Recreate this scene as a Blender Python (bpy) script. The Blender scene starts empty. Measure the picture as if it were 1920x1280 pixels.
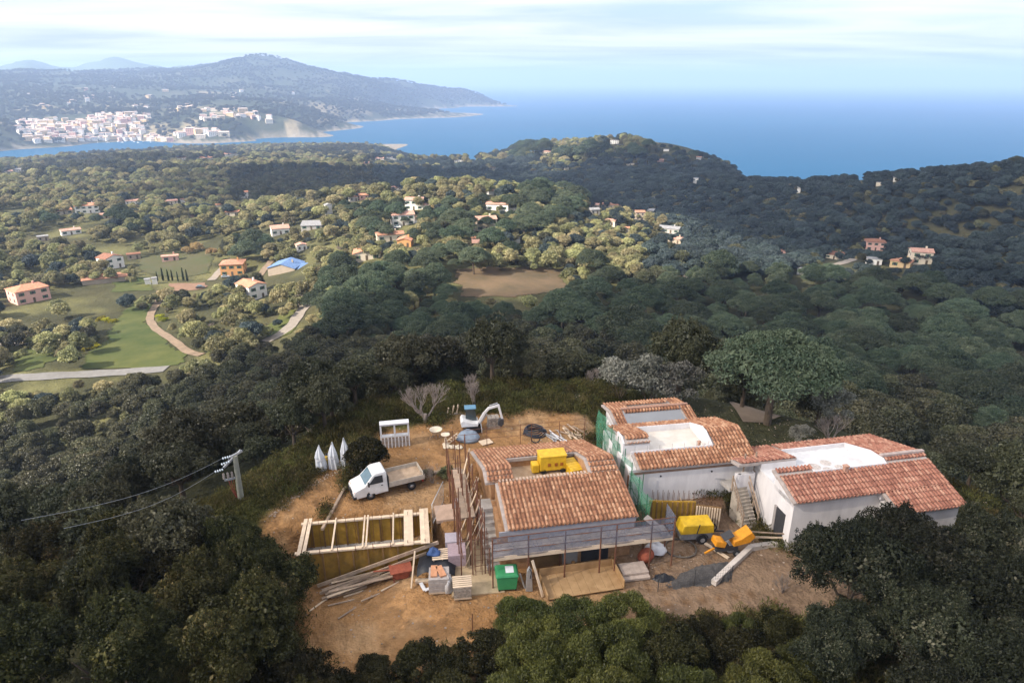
import bpy, bmesh, math, random
import numpy as np
from mathutils import Vector, Matrix, Euler
SC = bpy.context.scene
COL = SC.collection
R = math.radians
# ---------------------------------------------------------------- camera, sky, sun, exposure
CAMZ = 200.0
FPX, PITCH = 1280.0, R(20.87)
cd = bpy.data.cameras.new('camera'); cam = bpy.data.objects.new('camera', cd); COL.objects.link(cam)
cam.location = (0, 0, CAMZ); cam.rotation_euler = (R(90) - PITCH, 0, 0)
cd.sensor_width = 36; cd.lens = 24; cd.clip_start = 0.5; cd.clip_end = 120000
SC.camera = cam
SUN_EL, SUN_ROT = R(36), R(244)
w = bpy.data.worlds.new('World'); SC.world = w; w.use_nodes = True
nt = w.node_tree; nt.nodes.clear()
N = lambda t, **k: (lambda n: [setattr(n, a, b) for a, b in k.items()] and n or n)(nt.nodes.new(t))
out = N('ShaderNodeOutputWorld'); bg = N('ShaderNodeBackground')
sky = N('ShaderNodeTexSky', sky_type='NISHITA', sun_disc=False, sun_elevation=SUN_EL, sun_rotation=SUN_ROT,
        altitude=200, air_density=1.0, dust_density=2.5, ozone_density=1.0)
tc = N('ShaderNodeTexCoord'); sep = N('ShaderNodeSeparateXYZ'); nt.links.new(tc.outputs['Generated'], sep.inputs[0])
# thin cloud layer: project the direction on a plane high above, so the streaks flatten towards the horizon
zz = N('ShaderNodeMath', operation='ADD'); zz.inputs[1].default_value = 0.055; nt.links.new(sep.outputs['Z'], zz.inputs[0])
zm = N('ShaderNodeMath', operation='MAXIMUM'); zm.inputs[1].default_value = 0.02; nt.links.new(zz.outputs[0], zm.inputs[0])
dv = N('ShaderNodeVectorMath', operation='DIVIDE'); nt.links.new(tc.outputs['Generated'], dv.inputs[0])
cb = N('ShaderNodeCombineXYZ'); 
for i in range(3): nt.links.new(zm.outputs[0], cb.inputs[i])
nt.links.new(cb.outputs[0], dv.inputs[1])
mp = N('ShaderNodeMapping'); mp.inputs['Scale'].default_value = (0.32, 0.75, 0.0); mp.inputs['Location'].default_value = (1.3, 2.9, 0)
nt.links.new(dv.outputs[0], mp.inputs[0])
no = N('ShaderNodeTexNoise'); no.inputs['Scale'].default_value = 0.9; no.inputs['Detail'].default_value = 7; no.inputs['Roughness'].default_value = 0.55
no.inputs['Distortion'].default_value = 0.5
nt.links.new(mp.outputs[0], no.inputs['Vector'])
cr = N('ShaderNodeMapRange'); cr.inputs['From Min'].default_value = 0.33; cr.inputs['From Max'].default_value = 0.60
nt.links.new(no.outputs[0], cr.inputs['Value'])
cm = N('ShaderNodeMath', operation='MULTIPLY'); cm.inputs[1].default_value = 0.92; nt.links.new(cr.outputs[0], cm.inputs[0])
mx = N('ShaderNodeMix', data_type='RGBA'); nt.links.new(cm.outputs[0], mx.inputs['Factor'])
nt.links.new(sky.outputs[0], mx.inputs['A']); mx.inputs['B'].default_value = (6.5, 6.25, 6.2, 1)
nt.links.new(mx.outputs['Result'], bg.inputs[0]); bg.inputs[1].default_value = 0.095
nt.links.new(bg.outputs[0], out.inputs[0])
TO_SUN = Vector((math.sin(SUN_ROT) * math.cos(SUN_EL), math.cos(SUN_ROT) * math.cos(SUN_EL), math.sin(SUN_EL)))
sl = bpy.data.lights.new('sun', 'SUN'); so = bpy.data.objects.new('sun', sl); COL.objects.link(so)
sl.energy = 5.0; sl.angle = R(0.5); sl.color = (1.0, 0.90, 0.76)
so.rotation_euler = TO_SUN.to_track_quat('Z', 'Y').to_euler(); so.location = (0, 0, 400)
vs = SC.view_settings; vs.view_transform = 'Standard'; vs.look = 'None'; vs.gamma = 1; vs.exposure = 1.2
cy = SC.cycles
cy.use_denoising = True; cy.max_bounces = 5; cy.diffuse_bounces = 2; cy.glossy_bounces = 2; cy.transmission_bounces = 3
cy.transparent_max_bounces = 12; cy.volume_bounces = 1; cy.caustics_reflective = False; cy.caustics_refractive = False
cy.sample_clamp_indirect = 4
SC.render.use_persistent_data = False

# ---------------------------------------------------------------- helpers: objects and labels
def link(o, parent=None):
    COL.objects.link(o)
    if parent is not None: o.parent = parent
    return o
def tag(o, label=None, cat=None, group=None, kind=None):
    if label: o['label'] = label
    if cat: o['category'] = cat
    if group: o['group'] = group
    if kind: o['kind'] = kind
    return o
def thing(name, label, cat, loc=(0, 0, 0), rz=0.0, group=None, rot=None):
    o = bpy.data.objects.new(name, None); COL.objects.link(o); o.empty_display_size = 0.3
    o.location = loc; o.rotation_euler = rot if rot else (0, 0, rz)
    return tag(o, label, cat, group)
def mesh_np(name, v, f, mat=None, smooth=False):
    """verts n x 3, faces m x k (all the same k)"""
    me = bpy.data.meshes.new(name); v = np.asarray(v, np.float32); f = np.asarray(f, np.int32)
    n, k = f.shape
    me.vertices.add(len(v)); me.vertices.foreach_set('co', v.ravel())
    me.loops.add(n * k); me.loops.foreach_set('vertex_index', f.ravel())
    me.polygons.add(n); me.polygons.foreach_set('loop_start', np.arange(0, n * k, k, dtype=np.int32))
    me.polygons.foreach_set('loop_total', np.full(n, k, np.int32))
    if smooth: me.polygons.foreach_set('use_smooth', np.ones(n, bool))
    me.update(calc_edges=True)
    if mat: me.materials.append(mat)
    return me
class MB:
    """collects boxes, bars, tubes and polygons; build() links them as one mesh object"""
    def __init__(s): s.v = []; s.f = []; s.sm = []
    def poly(s, pts, faces, smooth=False):
        b = len(s.v); s.v += [tuple(p) for p in pts]; s.f += [tuple(b + i for i in f) for f in faces]; s.sm += [smooth] * len(faces); return s
    def box(s, x0, x1, y0, y1, z0, z1, m=None):
        p = [Vector((x, y, z)) for z in (z0, z1) for y in (y0, y1) for x in (x0, x1)]
        if m: p = [m @ q for q in p]
        return s.poly(p, [(0, 2, 3, 1), (4, 5, 7, 6), (0, 1, 5, 4), (2, 6, 7, 3), (0, 4, 6, 2), (1, 3, 7, 5)])
    def bar(s, a, b, w, h=None, up=(0, 0, 1)):
        a, b = Vector(a), Vector(b); h = h or w; d = (b - a); L = d.length; d.normalize(); up = Vector(up)
        if abs(d.dot(up)) > 0.98: up = Vector((1, 0, 0)) if abs(d.x) < 0.9 else Vector((0, 1, 0))
        x = d.cross(up).normalized() * (w / 2); y = x.cross(d).normalized() * (h / 2)
        p = [a - x - y, a + x - y, a + x + y, a - x + y, b - x - y, b + x - y, b + x + y, b - x + y]
        return s.poly(p, [(3, 2, 1, 0), (4, 5, 6, 7), (0, 1, 5, 4), (1, 2, 6, 5), (2, 3, 7, 6), (3, 0, 4, 7)])
    def tube(s, pts, r, n=6, r2=None, caps=True, closed=False):
        pts = [Vector(p) for p in pts]; m = len(pts); b = []; rings = []
        for i, p in enumerate(pts):
            if closed: d = pts[(i + 1) % m] - pts[i - 1]
            else: d = pts[min(i + 1, m - 1)] - pts[max(i - 1, 0)]
            d.normalize(); up = Vector((0, 0, 1)) if abs(d.z) < 0.95 else Vector((1, 0, 0))
            x = d.cross(up).normalized(); y = d.cross(x)
            rr = r if r2 is None else r + (r2 - r) * i / max(1, m - 1)
            if isinstance(r, (list, tuple)): rr = r[i]
            rings.append([p + (x * math.cos(t) + y * math.sin(t)) * rr for t in [2 * math.pi * k / n for k in range(n)]])
        V = [q for g in rings for q in g]; F = []
        for i in range(m if closed else m - 1):
            j = (i + 1) % m
            for k in range(n): F.append((i * n + k, i * n + (k + 1) % n, j * n + (k + 1) % n, j * n + k))
        s.poly(V, F, True)
        if caps and not closed: s.poly(rings[0], [tuple(range(n))]); s.poly(rings[-1], [tuple(range(n))[::-1]])
        return s
    def cyl(s, c, r, h, n=16, r2=None, axis='Z'):
        c = Vector(c); A = {'Z': Vector((0, 0, 1)), 'X': Vector((1, 0, 0)), 'Y': Vector((0, 1, 0))}[axis] if isinstance(axis, str) else Vector(axis).normalized()
        return s.tube([c, c + A * h], r, n, r if r2 is None else r2)
    def lathe(s, prof, c=(0, 0, 0), n=16):
        c = Vector(c); V = []; F = []
        for r, z in prof: V += [c + Vector((r * math.cos(2 * math.pi * k / n), r * math.sin(2 * math.pi * k / n), z)) for k in range(n)]
        for i in range(len(prof) - 1):
            for k in range(n): F.append((i * n + k, i * n + (k + 1) % n, (i + 1) * n + (k + 1) % n, (i + 1) * n + k))
        return s.poly(V, F, True)
    def prism(s, outline, y0, y1, m=None):
        """outline: (x, z) points, extruded along y"""
        n = len(outline); p = [Vector((x, y0, z)) for x, z in outline] + [Vector((x, y1, z)) for x, z in outline]
        if m: p = [m @ q for q in p]
        return s.poly(p, [tuple(range(n)), tuple(range(2 * n - 1, n - 1, -1))] + [(i, i + n, (i + 1) % n + n, (i + 1) % n) for i in range(n)])
    def mesh(s, name, mat=None):
        me = bpy.data.meshes.new(name); me.from_pydata(s.v, [], s.f); me.polygons.foreach_set('use_smooth', s.sm)
        bm = bmesh.new(); bm.from_mesh(me); bmesh.ops.recalc_face_normals(bm, faces=bm.faces); bm.to_mesh(me); bm.free()
        if mat: me.materials.append(mat)
        return me
    def build(s, name, mat, parent=None, bevel=0.0):
        o = link(bpy.data.objects.new(name, s.mesh(name, mat)), parent)
        if bevel:
            md = o.modifiers.new('bevel', 'BEVEL'); md.width = bevel; md.segments = 2; md.limit_method = 'ANGLE'
        return o
def copy_tree(o, parent=None):
    c = o.copy(); COL.objects.link(c)
    if parent is not None: c.parent = parent
    for ch in list(o.children): copy_tree(ch, c)
    return c

# ---------------------------------------------------------------- materials
def nodes_of(m):
    m.use_nodes = True; t = m.node_tree; t.nodes.clear(); return t
def mat(name, col, rough=0.8, var=0.25, scale=3.0, bump=0.0, bscale=None, metal=0.0, spec=0.3, col2=None, detail=4, stretch=None, obj_var=0.0, alpha=1.0):
    """principled with two-tone noise colour and optional noise bump"""
    m = bpy.data.materials.new(name); t = nodes_of(m); L = t.links.new
    o = t.nodes.new('ShaderNodeOutputMaterial'); p = t.nodes.new('ShaderNodeBsdfPrincipled'); L(p.outputs[0], o.inputs[0])
    p.inputs['Roughness'].default_value = rough; p.inputs['Metallic'].default_value = metal; p.inputs['Specular IOR Level'].default_value = spec
    g = t.nodes.new('ShaderNodeTexCoord'); vec = g.outputs['Object']
    if stretch:
        k = t.nodes.new('ShaderNodeMapping'); k.inputs['Scale'].default_value = stretch; L(vec, k.inputs[0]); vec = k.outputs[0]
    n = t.nodes.new('ShaderNodeTexNoise'); n.inputs['Scale'].default_value = scale; n.inputs['Detail'].default_value = detail; n.inputs['Roughness'].default_value = 0.65
    L(vec, n.inputs['Vector'])
    mr = t.nodes.new('ShaderNodeMapRange'); mr.inputs['From Min'].default_value = 0.3; mr.inputs['From Max'].default_value = 0.7; L(n.outputs[0], mr.inputs['Value'])
    x = t.nodes.new('ShaderNodeMix'); x.data_type = 'RGBA'; L(mr.outputs[0], x.inputs['Factor'])
    a = [c * (1 - var) for c in col]; b = list(col2) if col2 else [min(1, c * (1 + var)) for c in col]
    x.inputs['A'].default_value = (*a, 1); x.inputs['B'].default_value = (*b, 1); res = x.outputs['Result']
    if obj_var:
        oi = t.nodes.new('ShaderNodeObjectInfo'); h = t.nodes.new('ShaderNodeHueSaturation'); v = t.nodes.new('ShaderNodeMapRange')
        v.inputs['To Min'].default_value = 1 - obj_var; v.inputs['To Max'].default_value = 1 + obj_var
        L(oi.outputs['Random'], v.inputs['Value']); L(v.outputs[0], h.inputs['Value']); L(res, h.inputs['Color']); res = h.outputs[0]
    L(res, p.inputs['Base Color'])
    if bump:
        q = t.nodes.new('ShaderNodeTexNoise'); q.inputs['Scale'].default_value = bscale or scale * 3; q.inputs['Detail'].default_value = 5; L(vec, q.inputs['Vector'])
        u = t.nodes.new('ShaderNodeBump'); u.inputs['Strength'].default_value = min(1, bump); u.inputs['Distance'].default_value = 0.05; L(q.outputs[0], u.inputs['Height']); L(u.outputs[0], p.inputs['Normal'])
    p.inputs['Alpha'].default_value = alpha
    return m

# ---------------------------------------------------------------- terrain: heights from surveyed points
FW = np.array([0, math.cos(PITCH), -math.sin(PITCH)]); UP = np.array([0, math.sin(PITCH), math.cos(PITCH)])
def proj(p):
    d = np.asarray(p, float) - np.array([0, 0, CAMZ]); w_ = d @ FW
    w_ = np.where(np.abs(w_) < 1e-6, 1e-6, w_)
    return np.stack([960 + FPX * d[..., 0] / w_, 640 - FPX * (d @ UP) / w_], -1)
def rayd(u, v): return FW * FPX + np.array([1.0, 0, 0]) * (u - 960) + UP * (640 - v)
def at_z(u, v, z):
    r = rayd(u, v); t = (z - CAMZ) / r[2]; return Vector(np.array([0, 0, CAMZ]) + r * t)
def at_d(u, v, d):
    r = rayd(u, v); t = d / math.hypot(r[0], r[1]); return Vector(np.array([0, 0, CAMZ]) + r * t)
_bl = np.log(np.array([1, 30, 60, 100, 200, 400, 800, 1500, 2500, 3500, 6000, 9000, 20000.]))
_bz = np.array([171, 171, 170, 146, 126, 115, 95, 45, 5, 30, 150, 150, -20.])
def base_z(lr): return np.interp(lr, _bl, _bz)
CP = []
def cz(u, v, z): p = at_z(u, v, z); CP.append(tuple(p))
def cdp(u, v, d, dz=0): p = at_d(u, v, d); CP.append((p.x, p.y, p.z + dz))
def cx(x, y, z): CP.append((x, y, z))
def pol(deg, r, z): CP.append((r * math.sin(R(deg)), r * math.cos(R(deg)), z))
# under and round the camera, the site shelf
for a in (-60, -30, 0, 30, 60): pol(a, 6, 171); pol(a, 16, 171)
for x, y, z in [(-30, 22, 168), (-24, 30, 168.5), (-40, 30, 164), (-28, 45, 167), (-22, 55, 168), (-40, 55, 160), (-18, 64, 167), (-8, 70, 165.5), (4, 70, 165), (16, 72, 163), (28, 64, 163), (38, 52, 163), (36, 40, 167), (36, 28, 170), (48, 36, 163), (60, 20, 164), (-60, 20, 160), (18, 60, 170)]: cx(x, y, z)
for x in (-12, -4, 4, 12, 22): cx(x, 44, 172); cx(x, 34, 171.8)
for x in (-4, 6): cx(x, 54, 172)
# slopes falling away from the site
for u, d, z in [(100, 80, 151), (300, 85, 147), (500, 105, 144), (700, 125, 143), (900, 110, 147), (1100, 120, 143), (1300, 100, 149), (1450, 82, 158), (1600, 100, 149), (1850, 80, 152), (50, 130, 125), (250, 140, 124), (450, 150, 128), (650, 190, 127), (900, 190, 127), (1200, 190, 127), (1500, 180, 127), (1800, 170, 128), (-200, 100, 140), (2100, 100, 145)]:
    r = rayd(u, 640); k = d / math.hypot(r[0], r[1]); cx(r[0] * k, r[1] * k, z)
for a in ((150, 700, 113), (20, 712, 113), (240, 640, 112), (60, 650, 111), (435, 515, 107), (62, 560, 107), (300, 560, 107), (215, 500, 105), (525, 510, 112), (480, 555, 112), (540, 610, 118), (300, 690, 114),
          (690, 482, 127), (765, 415, 127), (930, 390, 130), (910, 428, 128), (950, 530, 128), (1030, 520, 126), (870, 505, 128), (1050, 400, 125), (1250, 450, 112), (1650, 492, 89), (1560, 490, 90), (1300, 500, 119), (1450, 560, 117), (1750, 500, 88),
          (125, 397, 101), (30, 372, 100), (160, 440, 104), (300, 400, 103), (400, 440, 106), (527, 430, 114), (620, 420, 120), (350, 540, 107)): cz(*a)
for a in ((870, 345, 490), (760, 352, 480), (1000, 365, 460), (640, 380, 470), (1100, 385, 440), (500, 385, 560), (420, 395, 600), (300, 345, 900), (400, 293, 1500), (120, 330, 1100), (30, 322, 1300),
          (560, 350, 800), (700, 352, 800), (600, 325, 1000), (750, 318, 1150), (880, 330, 1000), (620, 298, 1500), (740, 300, 1450), (860, 306, 1500), (520, 300, 1450),
          (950, 300, 1250), (1000, 282, 1400), (1130, 274, 1350), (1240, 284, 1250), (1330, 300, 1150), (1370, 322, 1080), (1200, 310, 1000), (1080, 310, 1050), (1000, 340, 800), (1150, 350, 760), (1300, 350, 740),
          (1410, 340, 820), (1510, 344, 760), (1600, 334, 740), (1750, 314, 700), (1850, 318, 680), (1930, 318, 640), (2100, 310, 600), (1600, 400, 580), (1800, 400, 540), (1400, 420, 600), (1450, 380, 680), (1300, 410, 640), (1150, 400, 600), (1900, 440, 440), (1500, 440, 520)): cdp(*a, dz=-3)
# hidden ground dropping to the sea behind the ridges
for u, d, z in [(1000, 1750, -15), (1130, 1700, -15), (1240, 1600, -15), (1370, 1350, -15), (1450, 1150, -12), (1520, 1100, -12), (1650, 1200, -12), (1800, 1200, -12), (2000, 1100, -12), (2300, 1000, -12), (900, 2050, -10), (760, 2000, -8),
                (1000, 2600, -30), (1300, 2400, -30), (1700, 2200, -30), (2200, 2400, -30), (1100, 4500, -40), (1500, 5000, -40), (2000, 5000, -40), (1300, 10000, -60), (1900, 10000, -60), (2400, 8000, -60), (1000, 10500, -50), (1150, 7500, -40)]:
    r = rayd(u, 155); k = d / math.hypot(r[0], r[1]); cx(r[0] * k, r[1] * k, z)
# near shore of the bay (just above the water) and the water
for a in ((60, 306, 6), (150, 302, 8), (250, 290, 10), (330, 282, 8), (430, 281, 16), (560, 285, 22), (640, 285, 25), (720, 282, 22)): cz(*a)
for u, v in ((30, 286), (110, 290), (200, 278), (255, 270), (480, 270), (560, 268), (650, 262), (760, 262), (860, 270), (600, 252), (700, 240), (800, 230), (900, 225), (950, 215), (1000, 200), (800, 212), (900, 205), (680, 232)): cz(u, v, -7)
# far shore and the land behind the town
for u, v in ((20, 280), (60, 268), (170, 267), (250, 263), (330, 266), (420, 266), (480, 262), (540, 256), (600, 247), (470, 260)): cz(u, v, 2.5)
for u, v in ((600, 229), (660, 228), (732, 223), (740, 207), (800, 204), (860, 200), (915, 195)): cz(u, v, 3)
for a in ((100, 240, 2900), (200, 235, 2950), (20, 235, 2900), (300, 225, 3050), (380, 205, 3200), (440, 208, 3050), (500, 215, 3000), (430, 238, 2800), (540, 238, 2850), (200, 200, 3700), (60, 195, 3800), (330, 190, 3900), (480, 180, 4300), (600, 205, 3900), (680, 205, 4200), (560, 205, 3600),
          (100, 165, 4700), (250, 160, 4900), (400, 150, 5200), (550, 150, 5200), (650, 170, 5000), (730, 185, 5300), (820, 186, 5900), (880, 184, 6300),
          (400, 123, 6000), (330, 135, 6000), (440, 117, 6100), (497, 103, 6000), (530, 112, 6000), (570, 126, 6000), (620, 143, 6000), (700, 153, 6100), (780, 163, 6200), (850, 177, 6400), (900, 180, 6600), (260, 145, 5800), (150, 143, 5800), (40, 140, 5800), (-60, 140, 5800)): cdp(*a)
for a in ((50, 106, 8600), (10, 122, 8400), (110, 118, 8600), (150, 124, 8600), (185, 110, 8700), (215, 102, 8700), (250, 113, 8700), (300, 124, 8700), (350, 130, 8600), (-100, 118, 8600), (420, 140, 8600)): cdp(*a)
for u, d, z in [(200, 12000, 20), (500, 9500, -40), (700, 8500, -40), (850, 7600, -40), (940, 7000, -25), (0, 12000, 50), (-300, 9000, 100), (-300, 3000, 60), (-300, 1500, 60), (-300, 600, 100), (-300, 250, 110), (2300, 600, 95), (2300, 250, 115)]:
    r = rayd(u, 155); k = d / math.hypot(r[0], r[1]); cx(r[0] * k, r[1] * k, z)
_c = np.array(CP); _cr = np.hypot(_c[:, 0], _c[:, 1]); _X = np.stack([np.arctan2(_c[:, 0], _c[:, 1]), np.log(_cr)], 1)
_Q = (base_z(_X[:, 1]) - _c[:, 2]) / _cr
def _phi(d2): return 0.5 * d2 * np.log(d2 + 1e-12)
def _fit():
    n = len(_X); d2 = ((_X[:, None] - _X[None]) ** 2).sum(-1); K = _phi(d2) + np.eye(n) * 3e-5
    P = np.concatenate([np.ones((n, 1)), _X], 1); A = np.block([[K, P], [P.T, np.zeros((3, 3))]])
    return np.linalg.solve(A, np.concatenate([_Q, np.zeros(3)]))
_W = _fit()
SITE = np.array([(-22, 37), (-16, 47), (-12.5, 57), (-4, 60), (6, 60.5), (16, 58), (27, 52), (33, 44), (34, 36), (30, 31), (12, 29.5), (0, 27), (-8, 25.5), (-13.5, 29), (-15, 34)])
DIRTP = np.array([(-17.8, 38.8), (-14.8, 46), (-11.8, 51.5), (-4, 55.5), (5, 56.5), (7.5, 54.5), (7.5, 46), (16, 42), (17, 38), (31, 37.5), (30, 33), (20, 31), (12, 29.5), (0, 27), (-8, 25.5), (-12.5, 29), (-14, 34)])
def sdist(x, y, P):
    """signed distance to a polygon, negative inside"""
    x = np.asarray(x, float); y = np.asarray(y, float); d = np.full(x.shape, 1e18); ins = np.zeros(x.shape, bool)
    for (ax, ay), (bx, by) in zip(P, np.roll(P, -1, 0)):
        ex, ey = bx - ax, by - ay; t = np.clip(((x - ax) * ex + (y - ay) * ey) / (ex * ex + ey * ey), 0, 1)
        d = np.minimum(d, (x - ax - t * ex) ** 2 + (y - ay - t * ey) ** 2)
        with np.errstate(divide='ignore', invalid='ignore'):
            ins ^= ((ay > y) != (by > y)) & (x < ex * (y - ay) / (ey if ey else 1e-9) + ax)
    return np.where(ins, -1, 1) * np.sqrt(d)
def _vnoise(x, y, seed):
    xi = np.floor(x).astype(np.int64); yi = np.floor(y).astype(np.int64); fx = x - xi; fy = y - yi
    fx = fx * fx * (3 - 2 * fx); fy = fy * fy * (3 - 2 * fy)
    def h(a, b):
        n = (a * 374761393 + b * 668265263 + seed * 974711) & 0xffffffff; n = ((n ^ (n >> 13)) * 1274126177) & 0xffffffff
        return ((n ^ (n >> 16)) & 0xffff) / 65535.0 * 2 - 1
    return (h(xi, yi) * (1 - fx) + h(xi + 1, yi) * fx) * (1 - fy) + (h(xi, yi + 1) * (1 - fx) + h(xi + 1, yi + 1) * fx) * fy
def fbm(x, y, s, seed=0, o=4):
    r_ = 0; a = 1.0
    for i in range(o): r_ = r_ + a * _vnoise(x / s, y / s, seed + i); s /= 2.03; a *= 0.5
    return r_
def site_z(x, y):
    # upper yard 172; the lower yard in front of the formwork basin and the houses is a good metre down
    y0 = np.interp(x, [-30, -15.2, -14.4, -5.8, -4.6, 0, 8, 9.8, 14.2, 16, 22, 34], [38, 38.5, 38.75, 40.45, 38.4, 39.5, 40.5, 40.2, 40.0, 42.0, 41, 41])
    lo = np.interp(x, [-30, -10, -3.5, 8, 16, 24], [169.7, 169.8, 170.9, 171, 171, 171.3])
    t = np.clip((y - y0) / np.where(x < -15.2, 3.0, 0.5) + 0.5, 0, 1); t = t * t * (3 - 2 * t)
    return lo + (172 - lo) * t + 0.05 * fbm(x, y, 2.5, 5, 3)
def H(x, y, smooth=False):
    x = np.asarray(x, float); y = np.asarray(y, float); sh = x.shape; x = x.ravel(); y = y.ravel()
    r_ = np.maximum(np.hypot(x, y), 1.0); a = np.arctan2(x, y); l = np.log(r_); z = np.empty_like(r_)
    for i in range(0, len(x), 20000):
        s = slice(i, i + 20000); d2 = (a[s, None] - _X[None, :, 0]) ** 2 + (l[s, None] - _X[None, :, 1]) ** 2
        q = _phi(d2) @ _W[:-3] + _W[-3] + _W[-2] * a[s] + _W[-1] * l[s]
        z[s] = base_z(l[s]) - q * r_[s]
    if not smooth:
        am = np.clip((r_ - 60) / 300, 0, 1) * np.minimum(r_, 9000) * 0.0022 * np.clip((z + 4) / 25, 0, 1)
        z += am * fbm(x, y, 90, 1, 3) * np.where(r_ > 2200, 0.35, 1)
        far = np.clip((r_ - 2200) / 800, 0, 1) * np.clip((z - 4) / 40, 0, 1)
        rg = fbm(x, y, 620, 21, 5)
        # the two peaks at the far left and the summit above the cape
        for u_, d_, A_, wa, wr_ in ((50, 8700, -25, 0.026, 0.12), (212, 8700, -35, 0.026, 0.12), (130, 8700, -165, 0.026, 0.14), (0, 8700, -110, 0.02, 0.14), (285, 8700, -30, 0.03, 0.14), (497, 6000, -8, 0.028, 0.12)):
            z += A_ * np.exp(-((a - math.atan((u_ - 960) / 1369.0)) / wa) ** 2 - ((l - math.log(d_)) / wr_) ** 2)
        z += far * (1 - np.abs(rg) * 1.6) * np.clip(r_ * 0.0035, 0, 26)
    sd = sdist(x, y, SITE); k = np.clip(1 - sd / 7, 0, 1); k = k * k * (3 - 2 * k)
    z = z * (1 - k) + site_z(x, y) * k
    return z.reshape(sh)
def ground(u, v, dmin=12, dmax=9000):
    """first point of the terrain along the sight line of a photo pixel"""
    r = rayd(u, v); r = r / math.hypot(r[0], r[1]); d = np.exp(np.linspace(math.log(dmin), math.log(dmax), 900))
    z = CAMZ + r[2] * d; h = H(r[0] * d, r[1] * d); hit = np.nonzero(h >= z)[0]
    if len(hit) == 0: return None
    i = hit[0]; k = d[i]
    if i:
        a0, a1 = d[i - 1], d[i]
        for _ in range(18):
            m_ = (a0 + a1) / 2
            if H(np.array([r[0] * m_]), np.array([r[1] * m_]))[0] >= CAMZ + r[2] * m_: a1 = m_
            else: a0 = m_
        k = a1
    return Vector((r[0] * k, r[1] * k, float(H(np.array([r[0] * k]), np.array([r[1] * k]))[0])))
# ---------------------------------------------------------------- the ground as one sheet, sea, haze, clouds
def in_px(u, v, P):
    return sdist(np.asarray(u, float), np.asarray(v, float), np.array(P, float)) < 0
def polar_grid(a0, a1, na, r0, r1, nr):
    A = np.linspace(a0, a1, na); Rr = np.exp(np.linspace(math.log(r0), math.log(r1), nr))
    a, r_ = np.meshgrid(A, Rr); i = np.arange(nr - 1)[:, None] * na + np.arange(na - 1)[None]
    f = np.stack([i, i + 1, i + na + 1, i + na], -1).reshape(-1, 4)
    return (r_ * np.sin(a)).ravel(), (r_ * np.cos(a)).ravel(), f[:, ::-1]
gx, gy, gf = polar_grid(R(-75), R(75), 640, 3.0, 12500, 560)
gz = H(gx, gy)
gr = np.hypot(gx, gy)
# own colours of the ground (soil, turf, rock, forest floor): linear
def C(*c): return np.array(c, float)
gc = np.tile(C(0.055, 0.055, 0.028), (len(gx), 1))
def lay(mask, col):
    global gc
    gc = gc * (1 - mask[:, None]) + np.asarray(col) * mask[:, None]
n1 = fbm(gx, gy, 40, 7, 4); n2 = fbm(gx, gy, 9, 11, 4)
lay(np.clip((n1 - 0.1) * 2, 0, 1) * (gr > 60), C(0.075, 0.070, 0.036)); lay(np.clip(fbm(gx, gy, 14, 19, 3) * 1.5, 0, 1) * (gr > 150) * (gr < 800) * (gx < 60), C(0.12, 0.115, 0.05))
# far land: maquis with pale terraces and clearings
far = np.clip((gr - 1900) / 500, 0, 1); n3 = fbm(gx, gy, 260, 3, 5); n4 = fbm(gx, gy * 0.6, 120, 33, 4)
lay(far, C(0.050, 0.060, 0.035)); lay(far * np.clip(n3 * 1.3, 0, 1), C(0.085, 0.085, 0.05))
lay(far * np.clip((n4 - 0.55) * 4, 0, 1) * (gz < 170) * (gr < 5200), C(0.26, 0.22, 0.14))
hi = np.clip((gr - 7200) / 500, 0, 1); lay(hi, C(0.10, 0.14, 0.07)); lay(hi * np.clip((gx + 0.25 * gy + 500 + n3 * 500) / 500, 0, 1), C(0.30, 0.27, 0.22))
rock = np.clip(1 - (gz - (4 + 9 * np.clip(n2 + n3, -0.6, 1))) / 5, 0, 1) * (gr > 2200); lay(rock, C(0.25, 0.22, 0.18))
# the site: ochre earth; grey gravel patch by the right fence; grassy banks round it
sd = sdist(gx, gy, DIRTP)
lay(np.clip(1 - (sd - 0.5 + 2.2 * n2) / 4, 0, 1) * (gr < 90), C(0.085, 0.095, 0.03))
DIRT = C(0.34, 0.19, 0.085)
di = np.clip(0.5 - (sd + 0.9 * n2 + 0.5 * fbm(gx, gy, 1.3, 29, 3)) / 0.9, 0, 1); lay(di, DIRT)
pl = np.clip((fbm(gx, gy, 3.5, 15, 4)) * 1.2, 0, 1); pq = np.clip(fbm(gx, gy, 2.2, 45, 5) * 1.6 - 0.1, 0, 1); lay(di * pq * 0.7, C(0.42, 0.27, 0.145)); lay(di * pl * 0.65, C(0.24, 0.125, 0.05))
pk = np.clip((gx - 5.5 + n2) / 2.5, 0, 1) * di; lay(pk * 0.85, C(0.235, 0.165, 0.115))
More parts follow.
